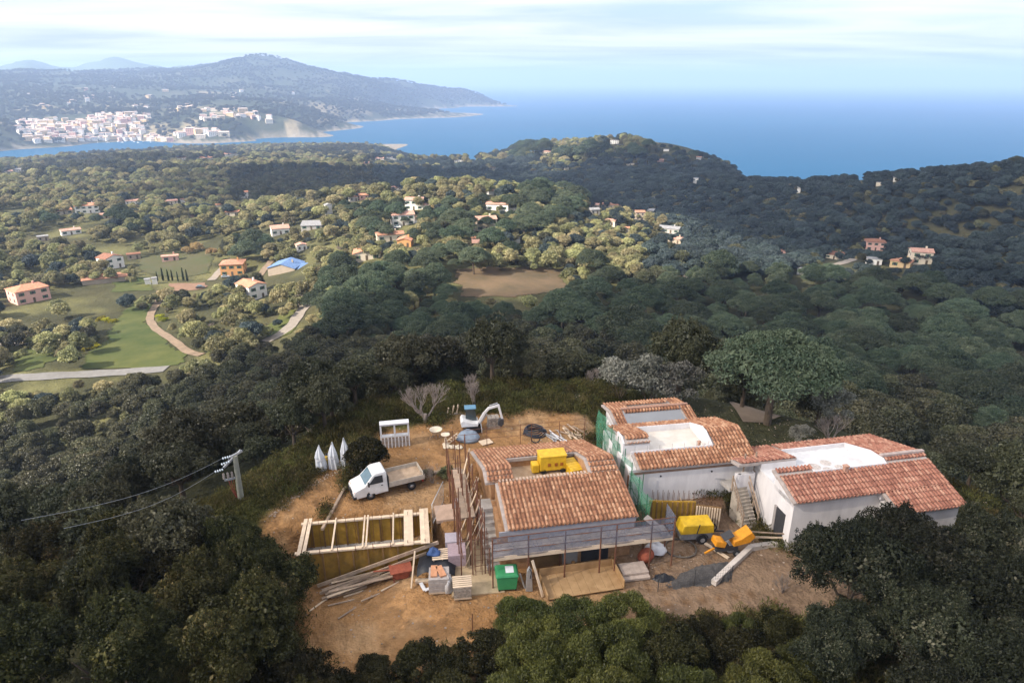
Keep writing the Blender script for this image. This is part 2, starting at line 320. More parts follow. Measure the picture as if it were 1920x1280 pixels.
# wheel ruts of lorries: two darker, pressed lines along the ways through the yard
def ruts(pts, hw=0.75, w_=0.22):
    P = np.array(pts, float); best = np.full(len(gx), 1e9); nearm = (gr < 75); i = np.nonzero(nearm)[0]; x, y = gx[i], gy[i]; d = np.full(len(i), 1e9)
    for (ax, ay), (bx, by) in zip(P, P[1:]):
        ex, ey = bx - ax, by - ay; t = np.clip(((x - ax) * ex + (y - ay) * ey) / (ex * ex + ey * ey), 0, 1); d = np.minimum(d, np.hypot(x - ax - t * ex, y - ay - t * ey))
    m_ = np.zeros(len(gx)); m_[i] = np.clip(1 - np.abs(d - hw) / w_, 0, 1); return m_
for rp in ([(-17, 38), (-14, 42), (-10, 46), (-6, 49), (-2, 52), (4, 56)], [(-15.5, 39.5), (-11, 43), (-7, 45), (-4, 47.5)], [(-9, 27), (-6, 30), (-3, 31.5), (2, 31), (9, 31.5), (15, 32.5)], [(-7.5, 26), (-6.5, 29.5), (-5, 32)], [(2, 57), (8, 55), (12, 54)], [(9, 34), (12, 36.5), (14, 38.5)]):
    m_ = ruts(rp) * np.clip(0.6 + n2, 0, 1); lay(m_ * 0.85 * di, C(0.17, 0.092, 0.042)); gz = gz - 0.05 * m_ * di
gm = mesh_np('ground', np.stack([gx, gy, gz], 1), gf, None, True)
at_ = gm.color_attributes.new('tone', 'FLOAT_COLOR', 'POINT'); at_.data.foreach_set('color', np.concatenate([np.clip(gc, 0, 1), np.ones((len(gc), 1))], 1).astype(np.float32).ravel())
def tone_mat(name, bump=0.5):
    m = bpy.data.materials.new(name); t = nodes_of(m); L = t.links.new
    o = t.nodes.new('ShaderNodeOutputMaterial'); p = t.nodes.new('ShaderNodeBsdfPrincipled'); L(p.outputs[0], o.inputs[0])
    p.inputs['Roughness'].default_value = 0.95; p.inputs['Specular IOR Level'].default_value = 0.1
    a = t.nodes.new('ShaderNodeAttribute'); a.attribute_name = 'tone'; g = t.nodes.new('ShaderNodeTexCoord')
    n = t.nodes.new('ShaderNodeTexNoise'); n.inputs['Scale'].default_value = 1.7; n.inputs['Detail'].default_value = 8; n.inputs['Roughness'].default_value = 0.7; L(g.outputs['Object'], n.inputs['Vector'])
    n5 = t.nodes.new('ShaderNodeTexNoise'); n5.inputs['Scale'].default_value = 0.035; n5.inputs['Detail'].default_value = 8; n5.inputs['Roughness'].default_value = 0.75; L(g.outputs['Object'], n5.inputs['Vector'])
    mr = t.nodes.new('ShaderNodeMapRange'); mr.inputs['From Min'].default_value = 0.3; mr.inputs['From Max'].default_value = 0.7; mr.inputs['To Min'].default_value = 0.72; mr.inputs['To Max'].default_value = 1.28; L(n.outputs[0], mr.inputs['Value'])
    mr2 = t.nodes.new('ShaderNodeMapRange'); mr2.inputs['From Min'].default_value = 0.3; mr2.inputs['From Max'].default_value = 0.7; mr2.inputs['To Min'].default_value = 0.7; mr2.inputs['To Max'].default_value = 1.3; L(n5.outputs[0], mr2.inputs['Value'])
    mm = t.nodes.new('ShaderNodeMath'); mm.operation = 'MULTIPLY'; L(mr.outputs[0], mm.inputs[0]); L(mr2.outputs[0], mm.inputs[1])
    v = t.nodes.new('ShaderNodeVectorMath'); v.operation = 'SCALE'; L(a.outputs['Color'], v.inputs[0]); L(mm.outputs[0], v.inputs['Scale']); L(v.outputs[0], p.inputs['Base Color'])
    b = t.nodes.new('ShaderNodeBump'); b.inputs['Strength'].default_value = bump; b.inputs['Distance'].default_value = 0.12; L(n.outputs[0], b.inputs['Height'])
    b2 = t.nodes.new('ShaderNodeBump'); b2.inputs['Strength'].default_value = 0.5; b2.inputs['Distance'].default_value = 6.0; L(n5.outputs[0], b2.inputs['Height']); L(b.outputs[0], b2.inputs['Normal']); L(b2.outputs[0], p.inputs['Normal'])
    return m
gm.materials.append(tone_mat('ground_soil'))
tag(link(bpy.data.objects.new('ground', gm)), kind='structure')
# sea
def sea_mat():
    m = bpy.data.materials.new('sea_water'); t = nodes_of(m); L = t.links.new
    o = t.nodes.new('ShaderNodeOutputMaterial'); p = t.nodes.new('ShaderNodeBsdfPrincipled'); L(p.outputs[0], o.inputs[0])
    p.inputs['Roughness'].default_value = 0.45; p.inputs['IOR'].default_value = 1.33; p.inputs['Specular IOR Level'].default_value = 0.06
    g = t.nodes.new('ShaderNodeTexCoord'); k = t.nodes.new('ShaderNodeMapping'); k.inputs['Scale'].default_value = (0.35, 1, 1); L(g.outputs['Object'], k.inputs[0])
    n = t.nodes.new('ShaderNodeTexNoise'); n.inputs['Scale'].default_value = 0.0016; n.inputs['Detail'].default_value = 6; n.inputs['Distortion'].default_value = 0.6; L(k.outputs[0], n.inputs['Vector'])
    c = t.nodes.new('ShaderNodeMix'); c.data_type = 'RGBA'; c.inputs['A'].default_value = (0.003, 0.066, 0.155, 1); c.inputs['B'].default_value = (0.004, 0.090, 0.195, 1); L(n.outputs[0], c.inputs['Factor']); L(c.outputs['Result'], p.inputs['Base Color'])
    n2 = t.nodes.new('ShaderNodeTexNoise'); n2.inputs['Scale'].default_value = 0.09; n2.inputs['Detail'].default_value = 6; L(g.outputs['Object'], n2.inputs['Vector'])
    b = t.nodes.new('ShaderNodeBump'); b.inputs['Strength'].default_value = 0.35; b.inputs['Distance'].default_value = 1.0; L(n2.outputs[0], b.inputs['Height']); L(b.outputs[0], p.inputs['Normal'])
    return m
sx, sy, sf = polar_grid(R(-80), R(80), 60, 500, 42000, 46)
tag(link(bpy.data.objects.new('sea', mesh_np('sea', np.stack([sx, sy, 0 * sx], 1), sf, sea_mat()))), kind='structure')
# haze: still, even air over everything
def haze():
    m = bpy.data.materials.new('haze_air'); t = nodes_of(m); o = t.nodes.new('ShaderNodeOutputMaterial'); p = t.nodes.new('ShaderNodeVolumePrincipled')
    p.inputs['Color'].default_value = (0.47, 0.64, 0.98, 1); p.inputs['Density'].default_value = HAZE; p.inputs['Anisotropy'].default_value = 0.05
    t.links.new(p.outputs[0], o.inputs['Volume'])
    b = MB().box(-43000, 43000, -1500, 43000, -130, 560); ob = b.build('haze', m); tag(ob, kind='stuff')
HAZE = 1.3e-4
haze()
# a broken layer of cumulus drifting over; it shades the hillside, the gaps let the sun onto the village and the town
def cloud_mat():
    m = bpy.data.materials.new('cloud_vapour'); t = nodes_of(m); L = t.links.new
    o = t.nodes.new('ShaderNodeOutputMaterial'); a = t.nodes.new('ShaderNodeBsdfTransparent'); a.inputs[0].default_value = (1, 1, 1, 1)
    b = t.nodes.new('ShaderNodeBsdfTranslucent'); b.inputs[0].default_value = (0.95, 0.95, 0.95, 1); x = t.nodes.new('ShaderNodeMixShader'); x.inputs[0].default_value = 0.56
    L(a.outputs[0], x.inputs[1]); L(b.outputs[0], x.inputs[2]); L(x.outputs[0], o.inputs[0]); return m
CLOUD = cloud_mat()
CLOUD_Z = 1100.0
def cloud(label, outline, ground_z, thick=60, n=70, seed=0):
    """outline: where its shadow lies on the land (x, y); the cloud itself hangs where the sun's rays come from"""
    off = TO_SUN * ((CLOUD_Z - ground_z) / TO_SUN.z); P = np.array(outline, float)
    lo, hi_ = P.min(0) - 60, P.max(0) + 60
    X, Y = np.meshgrid(np.linspace(lo[0], hi_[0], n), np.linspace(lo[1], hi_[1], n)); x, y = X.ravel(), Y.ravel()
    d = -sdist(x, y, P) + 22 * fbm(x, y, 110, seed, 4); t_ = np.clip(d / 160, 0, 1) ** 0.5 * thick * (1 + 0.5 * fbm(x, y, 160, seed + 9, 4))
    keep = d > 0; f = []; i = (np.arange(n - 1)[:, None] * n + np.arange(n - 1)[None]).ravel()
    q = np.stack([i, i + 1, i + n + 1, i + n], 1); q = q[keep[q].any(1)]
    V = np.concatenate([np.stack([x, y, t_], 1), np.stack([x, y, -0.35 * t_ - 1], 1)]) + np.array([off.x, off.y, CLOUD_Z])
    F = np.concatenate([q, q[:, ::-1] + n * n])
    o = link(bpy.data.objects.new('cumulus_cloud', mesh_np('cumulus_cloud', V, F, CLOUD, True)))
    tag(o, label, 'cloud', kind='thing')
# ---------------------------------------------------------------- plants: leaf materials and one of each kind
def leaf_mat(name, a, b, trans=0.22, gloss=0.0, hue=0.03, val=0.38, c3=None):
    m = bpy.data.materials.new(name); t = nodes_of(m); L = t.links.new
    o = t.nodes.new('ShaderNodeOutputMaterial'); d = t.nodes.new('ShaderNodeBsdfDiffuse'); s = t.nodes.new('ShaderNodeBsdfTranslucent'); x = t.nodes.new('ShaderNodeMixShader')
    at = t.nodes.new('ShaderNodeAttribute'); at.attribute_name = 'tint'; c = t.nodes.new('ShaderNodeMix'); c.data_type = 'RGBA'
    c.inputs['A'].default_value = (*a, 1); c.inputs['B'].default_value = (*b, 1); L(at.outputs['Fac'], c.inputs['Factor'])
    oi = t.nodes.new('ShaderNodeObjectInfo'); h = t.nodes.new('ShaderNodeHueSaturation')
    v = t.nodes.new('ShaderNodeMapRange'); v.inputs['To Min'].default_value = 1 - val; v.inputs['To Max'].default_value = 1 + val; L(oi.outputs['Random'], v.inputs['Value']); L(v.outputs[0], h.inputs['Value'])
    mul = t.nodes.new('ShaderNodeMath'); mul.operation = 'MULTIPLY'; mul.inputs[1].default_value = 7.31; fr = t.nodes.new('ShaderNodeMath'); fr.operation = 'FRACT'; L(oi.outputs['Random'], mul.inputs[0]); L(mul.outputs[0], fr.inputs[0])
    hv = t.nodes.new('ShaderNodeMapRange'); hv.inputs['To Min'].default_value = 0.5 - hue; hv.inputs['To Max'].default_value = 0.5 + hue; L(fr.outputs[0], hv.inputs['Value']); L(hv.outputs[0], h.inputs['Hue'])
    res0 = c.outputs['Result']
    if c3:
        k = t.nodes.new('ShaderNodeMix'); k.data_type = 'RGBA'; mr = t.nodes.new('ShaderNodeMapRange'); mr.inputs['From Min'].default_value = 0.82; mr.inputs['From Max'].default_value = 0.98; L(at.outputs['Fac'], mr.inputs['Value']); L(mr.outputs[0], k.inputs['Factor']); L(res0, k.inputs['A']); k.inputs['B'].default_value = (*c3, 1); res0 = k.outputs['Result']
    L(res0, h.inputs['Color']); L(h.outputs[0], d.inputs[0]); L(h.outputs[0], s.inputs[0])
    x.inputs[0].default_value = trans; L(d.outputs[0], x.inputs[1]); L(s.outputs[0], x.inputs[2]); res = x.outputs[0]
    if gloss:
        g = t.nodes.new('ShaderNodeBsdfGlossy'); g.inputs['Roughness'].default_value = 0.45; g.inputs[0].default_value = (1, 1, 1, 1); y = t.nodes.new('ShaderNodeMixShader'); y.inputs[0].default_value = gloss; L(res, y.inputs[1]); L(g.outputs[0], y.inputs[2]); res = y.outputs[0]
    L(res, o.inputs[0]); return m
OAK = leaf_mat('oak_leaf', (0.034, 0.038, 0.019), (0.100, 0.100, 0.050), 0.2, 0.025)
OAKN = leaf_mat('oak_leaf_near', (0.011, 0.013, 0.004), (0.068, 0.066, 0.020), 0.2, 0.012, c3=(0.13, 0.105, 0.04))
PINE = leaf_mat('pine_needle', (0.038, 0.064, 0.040), (0.108, 0.132, 0.080), 0.15, 0.015)
OAKSUN = leaf_mat('sunlit_dry_oak_leaf', (0.14, 0.145, 0.068), (0.42, 0.385, 0.19), 0.25, 0.02, 0.03, 0.35)  # dry olive oak, lightened: the hillside's sunlight is put into the leaf colour
MAQ = leaf_mat('maquis_leaf', (0.075, 0.082, 0.038), (0.24, 0.22, 0.11), 0.2, 0.02, 0.03)
BROOM = leaf_mat('broom_leaf', (0.028, 0.036, 0.007), (0.165, 0.170, 0.038), 0.3, 0.02, 0.02)
SILVER = leaf_mat('silver_leaf', (0.09, 0.095, 0.075), (0.27, 0.26, 0.22), 0.2, 0.02)
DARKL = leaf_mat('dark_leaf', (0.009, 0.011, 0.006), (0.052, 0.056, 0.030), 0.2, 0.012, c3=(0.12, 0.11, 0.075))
CYP = leaf_mat('cypress_leaf', (0.018, 0.030, 0.012), (0.045, 0.060, 0.022), 0.1)
REED = leaf_mat('dry_reed', (0.26, 0.20, 0.09), (0.50, 0.40, 0.20), 0.3)
FLOWER = leaf_mat('yellow_blossom', (0.26, 0.26, 0.03), (0.48, 0.44, 0.05), 0.3)
TURF = leaf_mat('turf_leaf', (0.05, 0.056, 0.018), (0.145, 0.125, 0.05), 0.3)
BARK = mat('bark', (0.10, 0.075, 0.055), 0.95, 0.4, 6, 0.6, stretch=(1, 1, 0.25))
BAREB = mat('bare_bark', (0.30, 0.25, 0.22), 0.95, 0.3, 5)
def leaves(rng, cen, rad, n, size, asp=0.6, up=0.25, shell=0.55, align=0.6, low=-0.45, upright=0.0):
    """n leaf faces spread over ellipsoidal clumps; returns verts, faces, tint"""
    cen = np.asarray(cen, float); rad = np.asarray(rad, float); wgt = (rad.prod(1)) ** (2 / 3); k = rng.choice(len(cen), n, p=wgt / wgt.sum())
    d = rng.normal(size=(n, 3)); d[:, 2] += up; d /= np.linalg.norm(d, axis=1)[:, None]; d[:, 2] = np.where(d[:, 2] < low, -d[:, 2], d[:, 2])
    p = cen[k] + d * rad[k] * (shell + (1.06 - shell) * rng.random((n, 1)) ** 0.6)
    nn = d * align + rng.normal(size=(n, 3)) * 0.55; nn /= np.linalg.norm(nn, axis=1)[:, None]
    t = np.cross(nn, rng.normal(size=(n, 3)))
    if upright: t = t / np.linalg.norm(t, axis=1)[:, None] * (1 - upright) + (d * 0.7 + np.array([0, 0, 1.0])) * upright
    t -= nn * (t * nn).sum(1)[:, None]
    t /= np.linalg.norm(t, axis=1)[:, None] + 1e-9; b = np.cross(nn, t)
    s = size * (0.65 + 0.7 * rng.random((n, 1)))
    q = np.stack([p - t * s, p + b * s * asp + nn * s * 0.12, p + t * s, p - b * s * asp + nn * s * 0.12], 1).reshape(-1, 3)
    ct = rng.random(len(cen)); tint = np.clip(0.62 * ct[k] + 0.55 * rng.random(n) - 0.08, 0, 1)
    return q, np.arange(n * 4).reshape(-1, 4), np.repeat(tint, 4)
def leaf_mesh(name, parts, m):
    v, f, t, b = [], [], [], 0
    for a in parts: v.append(a[0]); f.append(a[1] + b); t.append(a[2]); b += len(a[0])
    me = mesh_np(name, np.concatenate(v), np.concatenate(f), m); at = me.attributes.new('tint', 'FLOAT', 'POINT'); at.data.foreach_set('value', np.concatenate(t).astype(np.float32)); return me
def clumps(rng, k, R_, c, r0, r1, inner=0.45, low=-0.3):
    d = rng.normal(size=(k, 3)); d /= np.linalg.norm(d, axis=1)[:, None]; d[:, 2] = np.where(d[:, 2] < low, -d[:, 2], d[:, 2])
    cen = np.array(c) + d * np.array(R_) * (inner + (0.92 - inner) * rng.random((k, 1)) ** 0.5); r_ = r0 + (r1 - r0) * rng.random((k, 1))
    return cen, np.repeat(r_, 3, 1) * np.array([1, 1, 0.8])
def trunk_mesh(rng, h, r, spread, nl=5, split=0.35, m=BARK, lean=0.0):
    b = MB(); top = Vector((lean * h, 0, h)); p = [Vector((0, 0, -0.8)), Vector((0.02, 0, h * 0.2)), Vector((lean * h * 0.5, 0.04, h * split)), top * 0.8]
    b.tube(p, [r * 1.25, r, r * 0.8, r * 0.3], 7)
    for i in range(nl):
        a = 2 * math.pi * (i + rng.random() * 0.6) / nl; q = p[2].lerp(top, 0.1 + 0.4 * rng.random()); e = Vector((math.cos(a) * spread, math.sin(a) * spread, h * (0.75 + 0.25 * rng.random())))
        b.tube([q, q.lerp(e, 0.5) + Vector((0, 0, -0.12 * h * rng.random())), e], [r * 0.5, r * 0.32, r * 0.12], 5)
    return b.mesh('trunk', m)
def plant(name, crown_parts, m, trunk, crown_name='crown'):
    """an Empty with crown and trunk; kept as the one of its kind that the others copy"""
    return dict(name=name, crown=leaf_mesh(crown_name, crown_parts, m), trunk=trunk, cn=crown_name)
PLANTS = {}
def mk(key, fn): PLANTS[key] = fn(np.random.default_rng(sum(map(ord, key)) * 7 + 3))
def oak(rng, n=10500, size=0.135, k=38, m=OAK, R_=(2.7, 2.5, 2.1), cz=3.4, near=False):
    c, r_ = clumps(rng, k, R_, (0, 0, cz), 0.65, 1.25); c0, r0 = np.array([[0, 0, cz - 0.3]]), np.array([[R_[0] * 0.7, R_[1] * 0.7, R_[2] * 0.72]])
    parts = [leaves(rng, c, r_, n, size), leaves(rng, c0, r0, n // 8, size * 1.5)]
    if near:
        sp = c + np.array([0, 0, 1.0]) * r_[:, 2:3] * 0.5; parts.append(leaves(rng, sp, r_ * np.array([0.5, 0.5, 0.95]), n // 6, size * 0.85, 0.45, 0.8, 0.3, 0.3, upright=0.6))
    return plant('holm_oak', parts, m, trunk_mesh(rng, cz + R_[2] * 0.5, 0.2, R_[0] * 0.6))
for i, (R_, cz_) in enumerate([((2.7, 2.5, 2.1), 3.4), ((2.3, 2.4, 2.5), 3.9), ((3.1, 2.7, 2.0), 3.2)]):
    mk('oak%d' % i, lambda rng, R_=R_, cz_=cz_: oak(rng, R_=R_, cz=cz_))
def near_oak(rng, n, size, m, R_, cz, lobes=9, sprigs=420):
    """close-up crown: uneven lobes, each of many small leaf clumps, with upright sprigs breaking the outline"""
    R_ = np.array(R_); d = rng.normal(size=(lobes, 3)); d /= np.linalg.norm(d, axis=1)[:, None]; d[:, 2] = np.abs(d[:, 2]) * 0.9 - 0.25
    lc = np.array([0, 0, cz]) + d * R_ * (0.42 + 0.3 * rng.random((lobes, 1))); lr = R_.mean() * (0.34 + 0.24 * rng.random(lobes)); C_, Q_ = [], []
    for c, r_ in zip(lc, lr):
        k = 26; e = rng.normal(size=(k, 3)); e /= np.linalg.norm(e, axis=1)[:, None]; C_.append(c + e * r_ * (0.55 + 0.5 * rng.random((k, 1))) * np.array([1, 1, 0.85])); Q_.append(0.20 + 0.30 * rng.random((k, 1)) ** 1.5)
    c = np.concatenate(C_); r_ = np.repeat(np.concatenate(Q_), 3, 1) * np.array([1, 1, 0.85]) * R_.mean() / 2.6
    parts = [leaves(rng, c, r_, n, size, 0.5, 0.3, 0.3, 0.35), leaves(rng, lc, np.repeat(lr[:, None], 3, 1) * 0.8, n // 6, size * 1.7, 0.6, shell=0.3)]
    top = c[np.argsort(-(c[:, 2] + rng.normal(size=len(c)) * 0.8))][:len(c) * 2 // 3]; sp = top[rng.integers(len(top), size=sprigs)] + rng.normal(size=(sprigs, 3)) * 0.12 + np.array([0, 0, 0.25])
    h = 0.16 + 0.28 * rng.random((sprigs, 1)); parts.append(leaves(rng, sp, np.concatenate([0.07 + 0.05 * rng.random((sprigs, 1)), 0.07 + 0.05 * rng.random((sprigs, 1)), h], 1), n // 5, size * 0.9, 0.42, 0.8, 0.1, 0.3, upright=0.6))
    return plant('holm_oak', parts, m, trunk_mesh(rng, cz + R_[2] * 0.25, 0.2, R_[0] * 0.5, 7))
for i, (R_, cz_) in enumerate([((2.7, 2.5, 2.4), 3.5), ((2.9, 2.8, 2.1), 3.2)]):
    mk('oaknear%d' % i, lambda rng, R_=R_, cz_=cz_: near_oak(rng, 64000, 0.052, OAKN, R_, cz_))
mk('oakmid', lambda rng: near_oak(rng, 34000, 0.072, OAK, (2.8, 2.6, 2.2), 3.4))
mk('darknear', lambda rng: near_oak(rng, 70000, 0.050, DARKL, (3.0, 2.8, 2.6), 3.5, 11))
def pine(rng, Rr=5.0, h=10.0, n=22000, size=0.16, k=110):
    a = rng.random(k) * 2 * math.pi; q = np.sqrt(rng.random(k)); x, y = Rr * q * np.cos(a), Rr * q * np.sin(a); z = h - 3.3 * q ** 2.0 + rng.normal(size=k) * 0.22
    c = np.stack([x, y, z - 0.7], 1); r_ = (0.75 + 0.55 * rng.random((k, 1))) * np.array([1.1, 1.1, 0.78])
    parts = [leaves(rng, c, r_, n, size, 0.34, 0.7, 0.6, 0.5, -0.25, upright=0.35), leaves(rng, np.array([[0, 0, h - 2.6]]), np.array([[Rr * 0.82, Rr * 0.82, 1.1]]), n // 7, size * 1.6, 0.5)]
    b = MB(); r0 = 0.28; b.tube([(0, 0, -1), (0.1, 0.05, h * 0.3), (0.25, 0.1, h * 0.55)], [r0 * 1.3, r0, r0 * 0.9], 8)
    for i in range(9):
        t = 2 * math.pi * (i + rng.random() * 0.5) / 9; s = Rr * (0.45 + 0.4 * rng.random()); f = Vector((0.2, 0.08, h * (0.42 + 0.13 * rng.random()))); e = Vector((math.cos(t) * s, math.sin(t) * s, h - 2.2))
        b.tube([f, f.lerp(e, 0.55) + Vector((0, 0, -0.5)), e], [0.15, 0.1, 0.04], 5)
    return plant('stone_pine', parts, PINE, b.mesh('trunk', BARK))
mk('oakdry0', lambda rng: oak(rng, 7000, 0.17, 36, OAKSUN, (2.8, 2.6, 2.1), 3.3)); mk('oakdry1', lambda rng: oak(rng, 6500, 0.17, 32, OAKSUN, (2.3, 2.5, 2.4), 3.7))  # oaks in the leaf colour that carries the sunlight
OAKHAZE = leaf_mat('hazed_oak_leaf', (0.026, 0.042, 0.044), (0.074, 0.098, 0.096), 0.2, 0.015)  # blue of the distant haze put into the leaf colour of oaks
mk('oakblue0', lambda rng: oak(rng, 8000, 0.16, 36, OAKHAZE, (2.9, 2.7, 2.1), 3.3))  # oak in the leaf colour that carries the haze
mk('pine0', lambda rng: pine(rng)); mk('pine1', lambda rng: pine(rng, 4.2, 9.0, 16000, k=80))
def shrub(rng, n=2600, size=0.17, m=MAQ, R_=(1.6, 1.5, 1.15), cz=1.05, k=16, upright=0.2, name='maquis_shrub', asp=0.5):
    c, r_ = clumps(rng, k, R_, (0, 0, cz), *((0.45, 0.8) if k < 60 else (0.22, 0.5))); parts = [leaves(rng, c, r_, n, size, asp, 0.5, 0.4, 0.5, upright=upright)]
    b = MB()
    for i in range(5): t = i * 1.3; b.tube([(0, 0, -0.3), (0.3 * math.cos(t), 0.3 * math.sin(t), 0.7), (R_[0] * 0.6 * math.cos(t), R_[1] * 0.6 * math.sin(t), cz + 0.4)], [0.06, 0.045, 0.015], 5)
    return plant(name, parts, m, b.mesh('stem', BARK), 'foliage')
mk('shrub0', lambda r: shrub(r)); mk('shrub1', lambda r: shrub(r, R_=(2.1, 1.8, 1.3), cz=1.2, k=22, n=3200))
mk('shrubnear0', lambda r: shrub(r, 34000, 0.058, BROOM, (1.9, 1.7, 1.5), 1.3, 90, 0.75, 'broom_bush', 0.3))
mk('shrubnear1', lambda r: shrub(r, 32000, 0.058, OAKN, (1.6, 1.6, 1.4), 1.2, 80, 0.45, 'evergreen_bush', 0.42))
mk('silver', lambda r: shrub(r, 4500, 0.13, SILVER, (2.3, 2.2, 2.2), 2.3, 30, 0.2, 'silver_shrub'))
mk('darkshrub', lambda r: shrub(r, 16000, 0.075, OAKN, (1.35, 1.3, 1.5), 1.4, 70, 0.3, 'round_evergreen'))
mk('cypress', lambda r: plant('cypress', [leaves(r, np.array([[0, 0, z] for z in np.linspace(0.8, 6.6, 9)]), np.array([[0.55 - 0.3 * (z / 6.6) ** 2, 0.55 - 0.3 * (z / 6.6) ** 2, 0.75] for z in np.linspace(0.8, 6.6, 9)]), 1600, 0.16, upright=0.6)], CYP, MB().tube([(0, 0, -0.5), (0, 0, 5)], 0.12, 6, 0.04).mesh('trunk', BARK)))
mk('reed', lambda r: shrub(r, 1800, 0.30, REED, (1.6, 1.5, 1.1), 1.0, 14, 0.85, 'dry_reed', 0.14))
mk('rape', lambda r: shrub(r, 900, 0.16, FLOWER, (1.5, 1.3, 0.35), 0.4, 12, 0.2, 'yellow_flower'))
mk('turf', lambda r: shrub(r, 420, 0.12, TURF, (0.8, 0.8, 0.18), 0.1, 9, 0.7, 'grass_tuft', 0.22))
def bare(rng, h=6.0, m=BAREB, r0=0.13, thin=1.0):
    b = MB()
    def grow(p, d, L, r, lv):
        e = p + d * L; mid = p.lerp(e, 0.5) + Vector(rng.normal(size=3) * L * 0.05); b.tube([p, mid, e], [r, r * 0.8, r * 0.55], 5 if lv < 2 else 3, caps=False)
        if lv >= 5: return
        for _ in range(3 if lv < 4 else 4):
            v = Vector(rng.normal(size=3)); v.z = abs(v.z) * 0.7 + 0.35; nd = (d * 1.1 + v * 0.48).normalized(); grow(p.lerp(e, 0.55 + 0.45 * rng.random()), nd, L * (0.62 + 0.2 * rng.random()), r * 0.56, lv + 1)
    for _ in range(3):
        v = Vector((rng.normal() * 0.35, rng.normal() * 0.35, 1)).normalized(); grow(Vector((0, 0, -0.2)), v, h * 0.27, r0, 0)
    return b
def bareplant(rng, h, r0=0.13):
    me = bare(rng, h, r0=r0).mesh('branches', BAREB); return dict(name='bare_tree', crown=me, trunk=MB().tube([(0, 0, -0.5), (0, 0, h * 0.06), (0.05, 0, h * 0.14)], [r0 * 2, r0 * 1.6, r0 * 1.3], 7).mesh('trunk', BAREB), cn='branches')
mk('bare0', lambda r: bareplant(r, 5.6)); mk('bare1', lambda r: bareplant(r, 4.6, 0.1)); mk('barebush', lambda r: bareplant(r, 2.2, 0.03))
def rock_mesh(rng):
    bm = bmesh.new(); bmesh.ops.create_icosphere(bm, subdivisions=1, radius=1.0)
    for v in bm.verts: v.co *= 0.7 + 0.5 * rng.random(); v.co.z *= 0.6
    me = bpy.data.meshes.new('rock'); bm.to_mesh(me); bm.free(); me.materials.append(mat('loose_stone', (0.34, 0.27, 0.215), 0.95, 0.25, 3, obj_var=0.4)); return me
def put(key, loc, scl=1.0, rz=0.0, label=None, cat='tree', group=None, name=None):
    P = PLANTS[key]; e = bpy.data.objects.new(name or P['name'], None); COL.objects.link(e); e.location = loc; e.rotation_euler = (0, 0, rz)
    e.scale = (scl,) * 3 if isinstance(scl, (int, float)) else scl
    c = link(bpy.data.objects.new(P['cn'], P['crown']), e)
    if P['trunk']: link(bpy.data.objects.new('stem' if P['cn'] == 'foliage' else 'trunk', P['trunk']), e)
    P.setdefault('first', c); return tag(e, label, cat, group)

# ---------------------------------------------------------------- where plants stand
KEEP = []      # (outline in photo pixels of what the photo shows free of trees, distance behind which a tree cannot hide it)
def keep_px(P, d): KEEP.append((np.array(P, float), d))
RIDGE = np.maximum.accumulate(((gz - CAMZ) / gr).reshape(560, 640), 0)
def seen(x, y, z, h):
    r_ = np.hypot(x, y); i = np.clip((np.log(r_ / 3.0) / math.log(12500 / 3.0) * 559).astype(int) - 2, 0, 559); j = np.clip(((np.arctan2(x, y) + R(75)) / R(150) * 639).astype(int), 0, 639)
    return (z + h - CAMZ) / r_ > RIDGE[i, j] - 0.001
def free(x, y, z, h, rad):
    """False where a plant would stand in front of, or on, something the photo shows open"""
    r_ = np.hypot(x, y); ok = np.ones(len(x), bool)
    pts = [proj(np.stack([x, y, z + h * f], 1)) for f in (0.15, 0.55, 0.95)]; hw = FPX * rad / np.maximum(r_, 1)
    for P, d in KEEP:
        lo, hi_ = P.min(0), P.max(0); c = (r_ < d) & (pts[1][:, 0] > lo[0] - 60) & (pts[1][:, 0] < hi_[0] + 60)
        idx = np.nonzero(c & ok)[0]
        if len(idx) == 0: continue
        bad = np.zeros(len(idx), bool)
        for q in pts:
            for s in (-0.7, 0, 0.7): bad |= sdist(q[idx, 0] + s * hw[idx], q[idx, 1], P) < 0
        ok[idx[bad]] = False
    return ok
def scatter_pts(r0, r1, sp, seed, a=44):
    rng = np.random.default_rng(seed); n = int(2.2 * (r1 * r1 - r0 * r0) * R(a) / sp ** 2); r_ = np.sqrt(r0 * r0 + (r1 * r1 - r0 * r0) * rng.random(n)); t = (rng.random(n) * 2 - 1) * R(a)
    x, y = r_ * np.sin(t), r_ * np.cos(t)
    # thin out: at most one per cell of a jittered grid
    key = np.floor(x / sp).astype(np.int64) * 100003 + np.floor(y / sp).astype(np.int64); _, i = np.unique(key, return_index=True); return x[i], y[i], rng
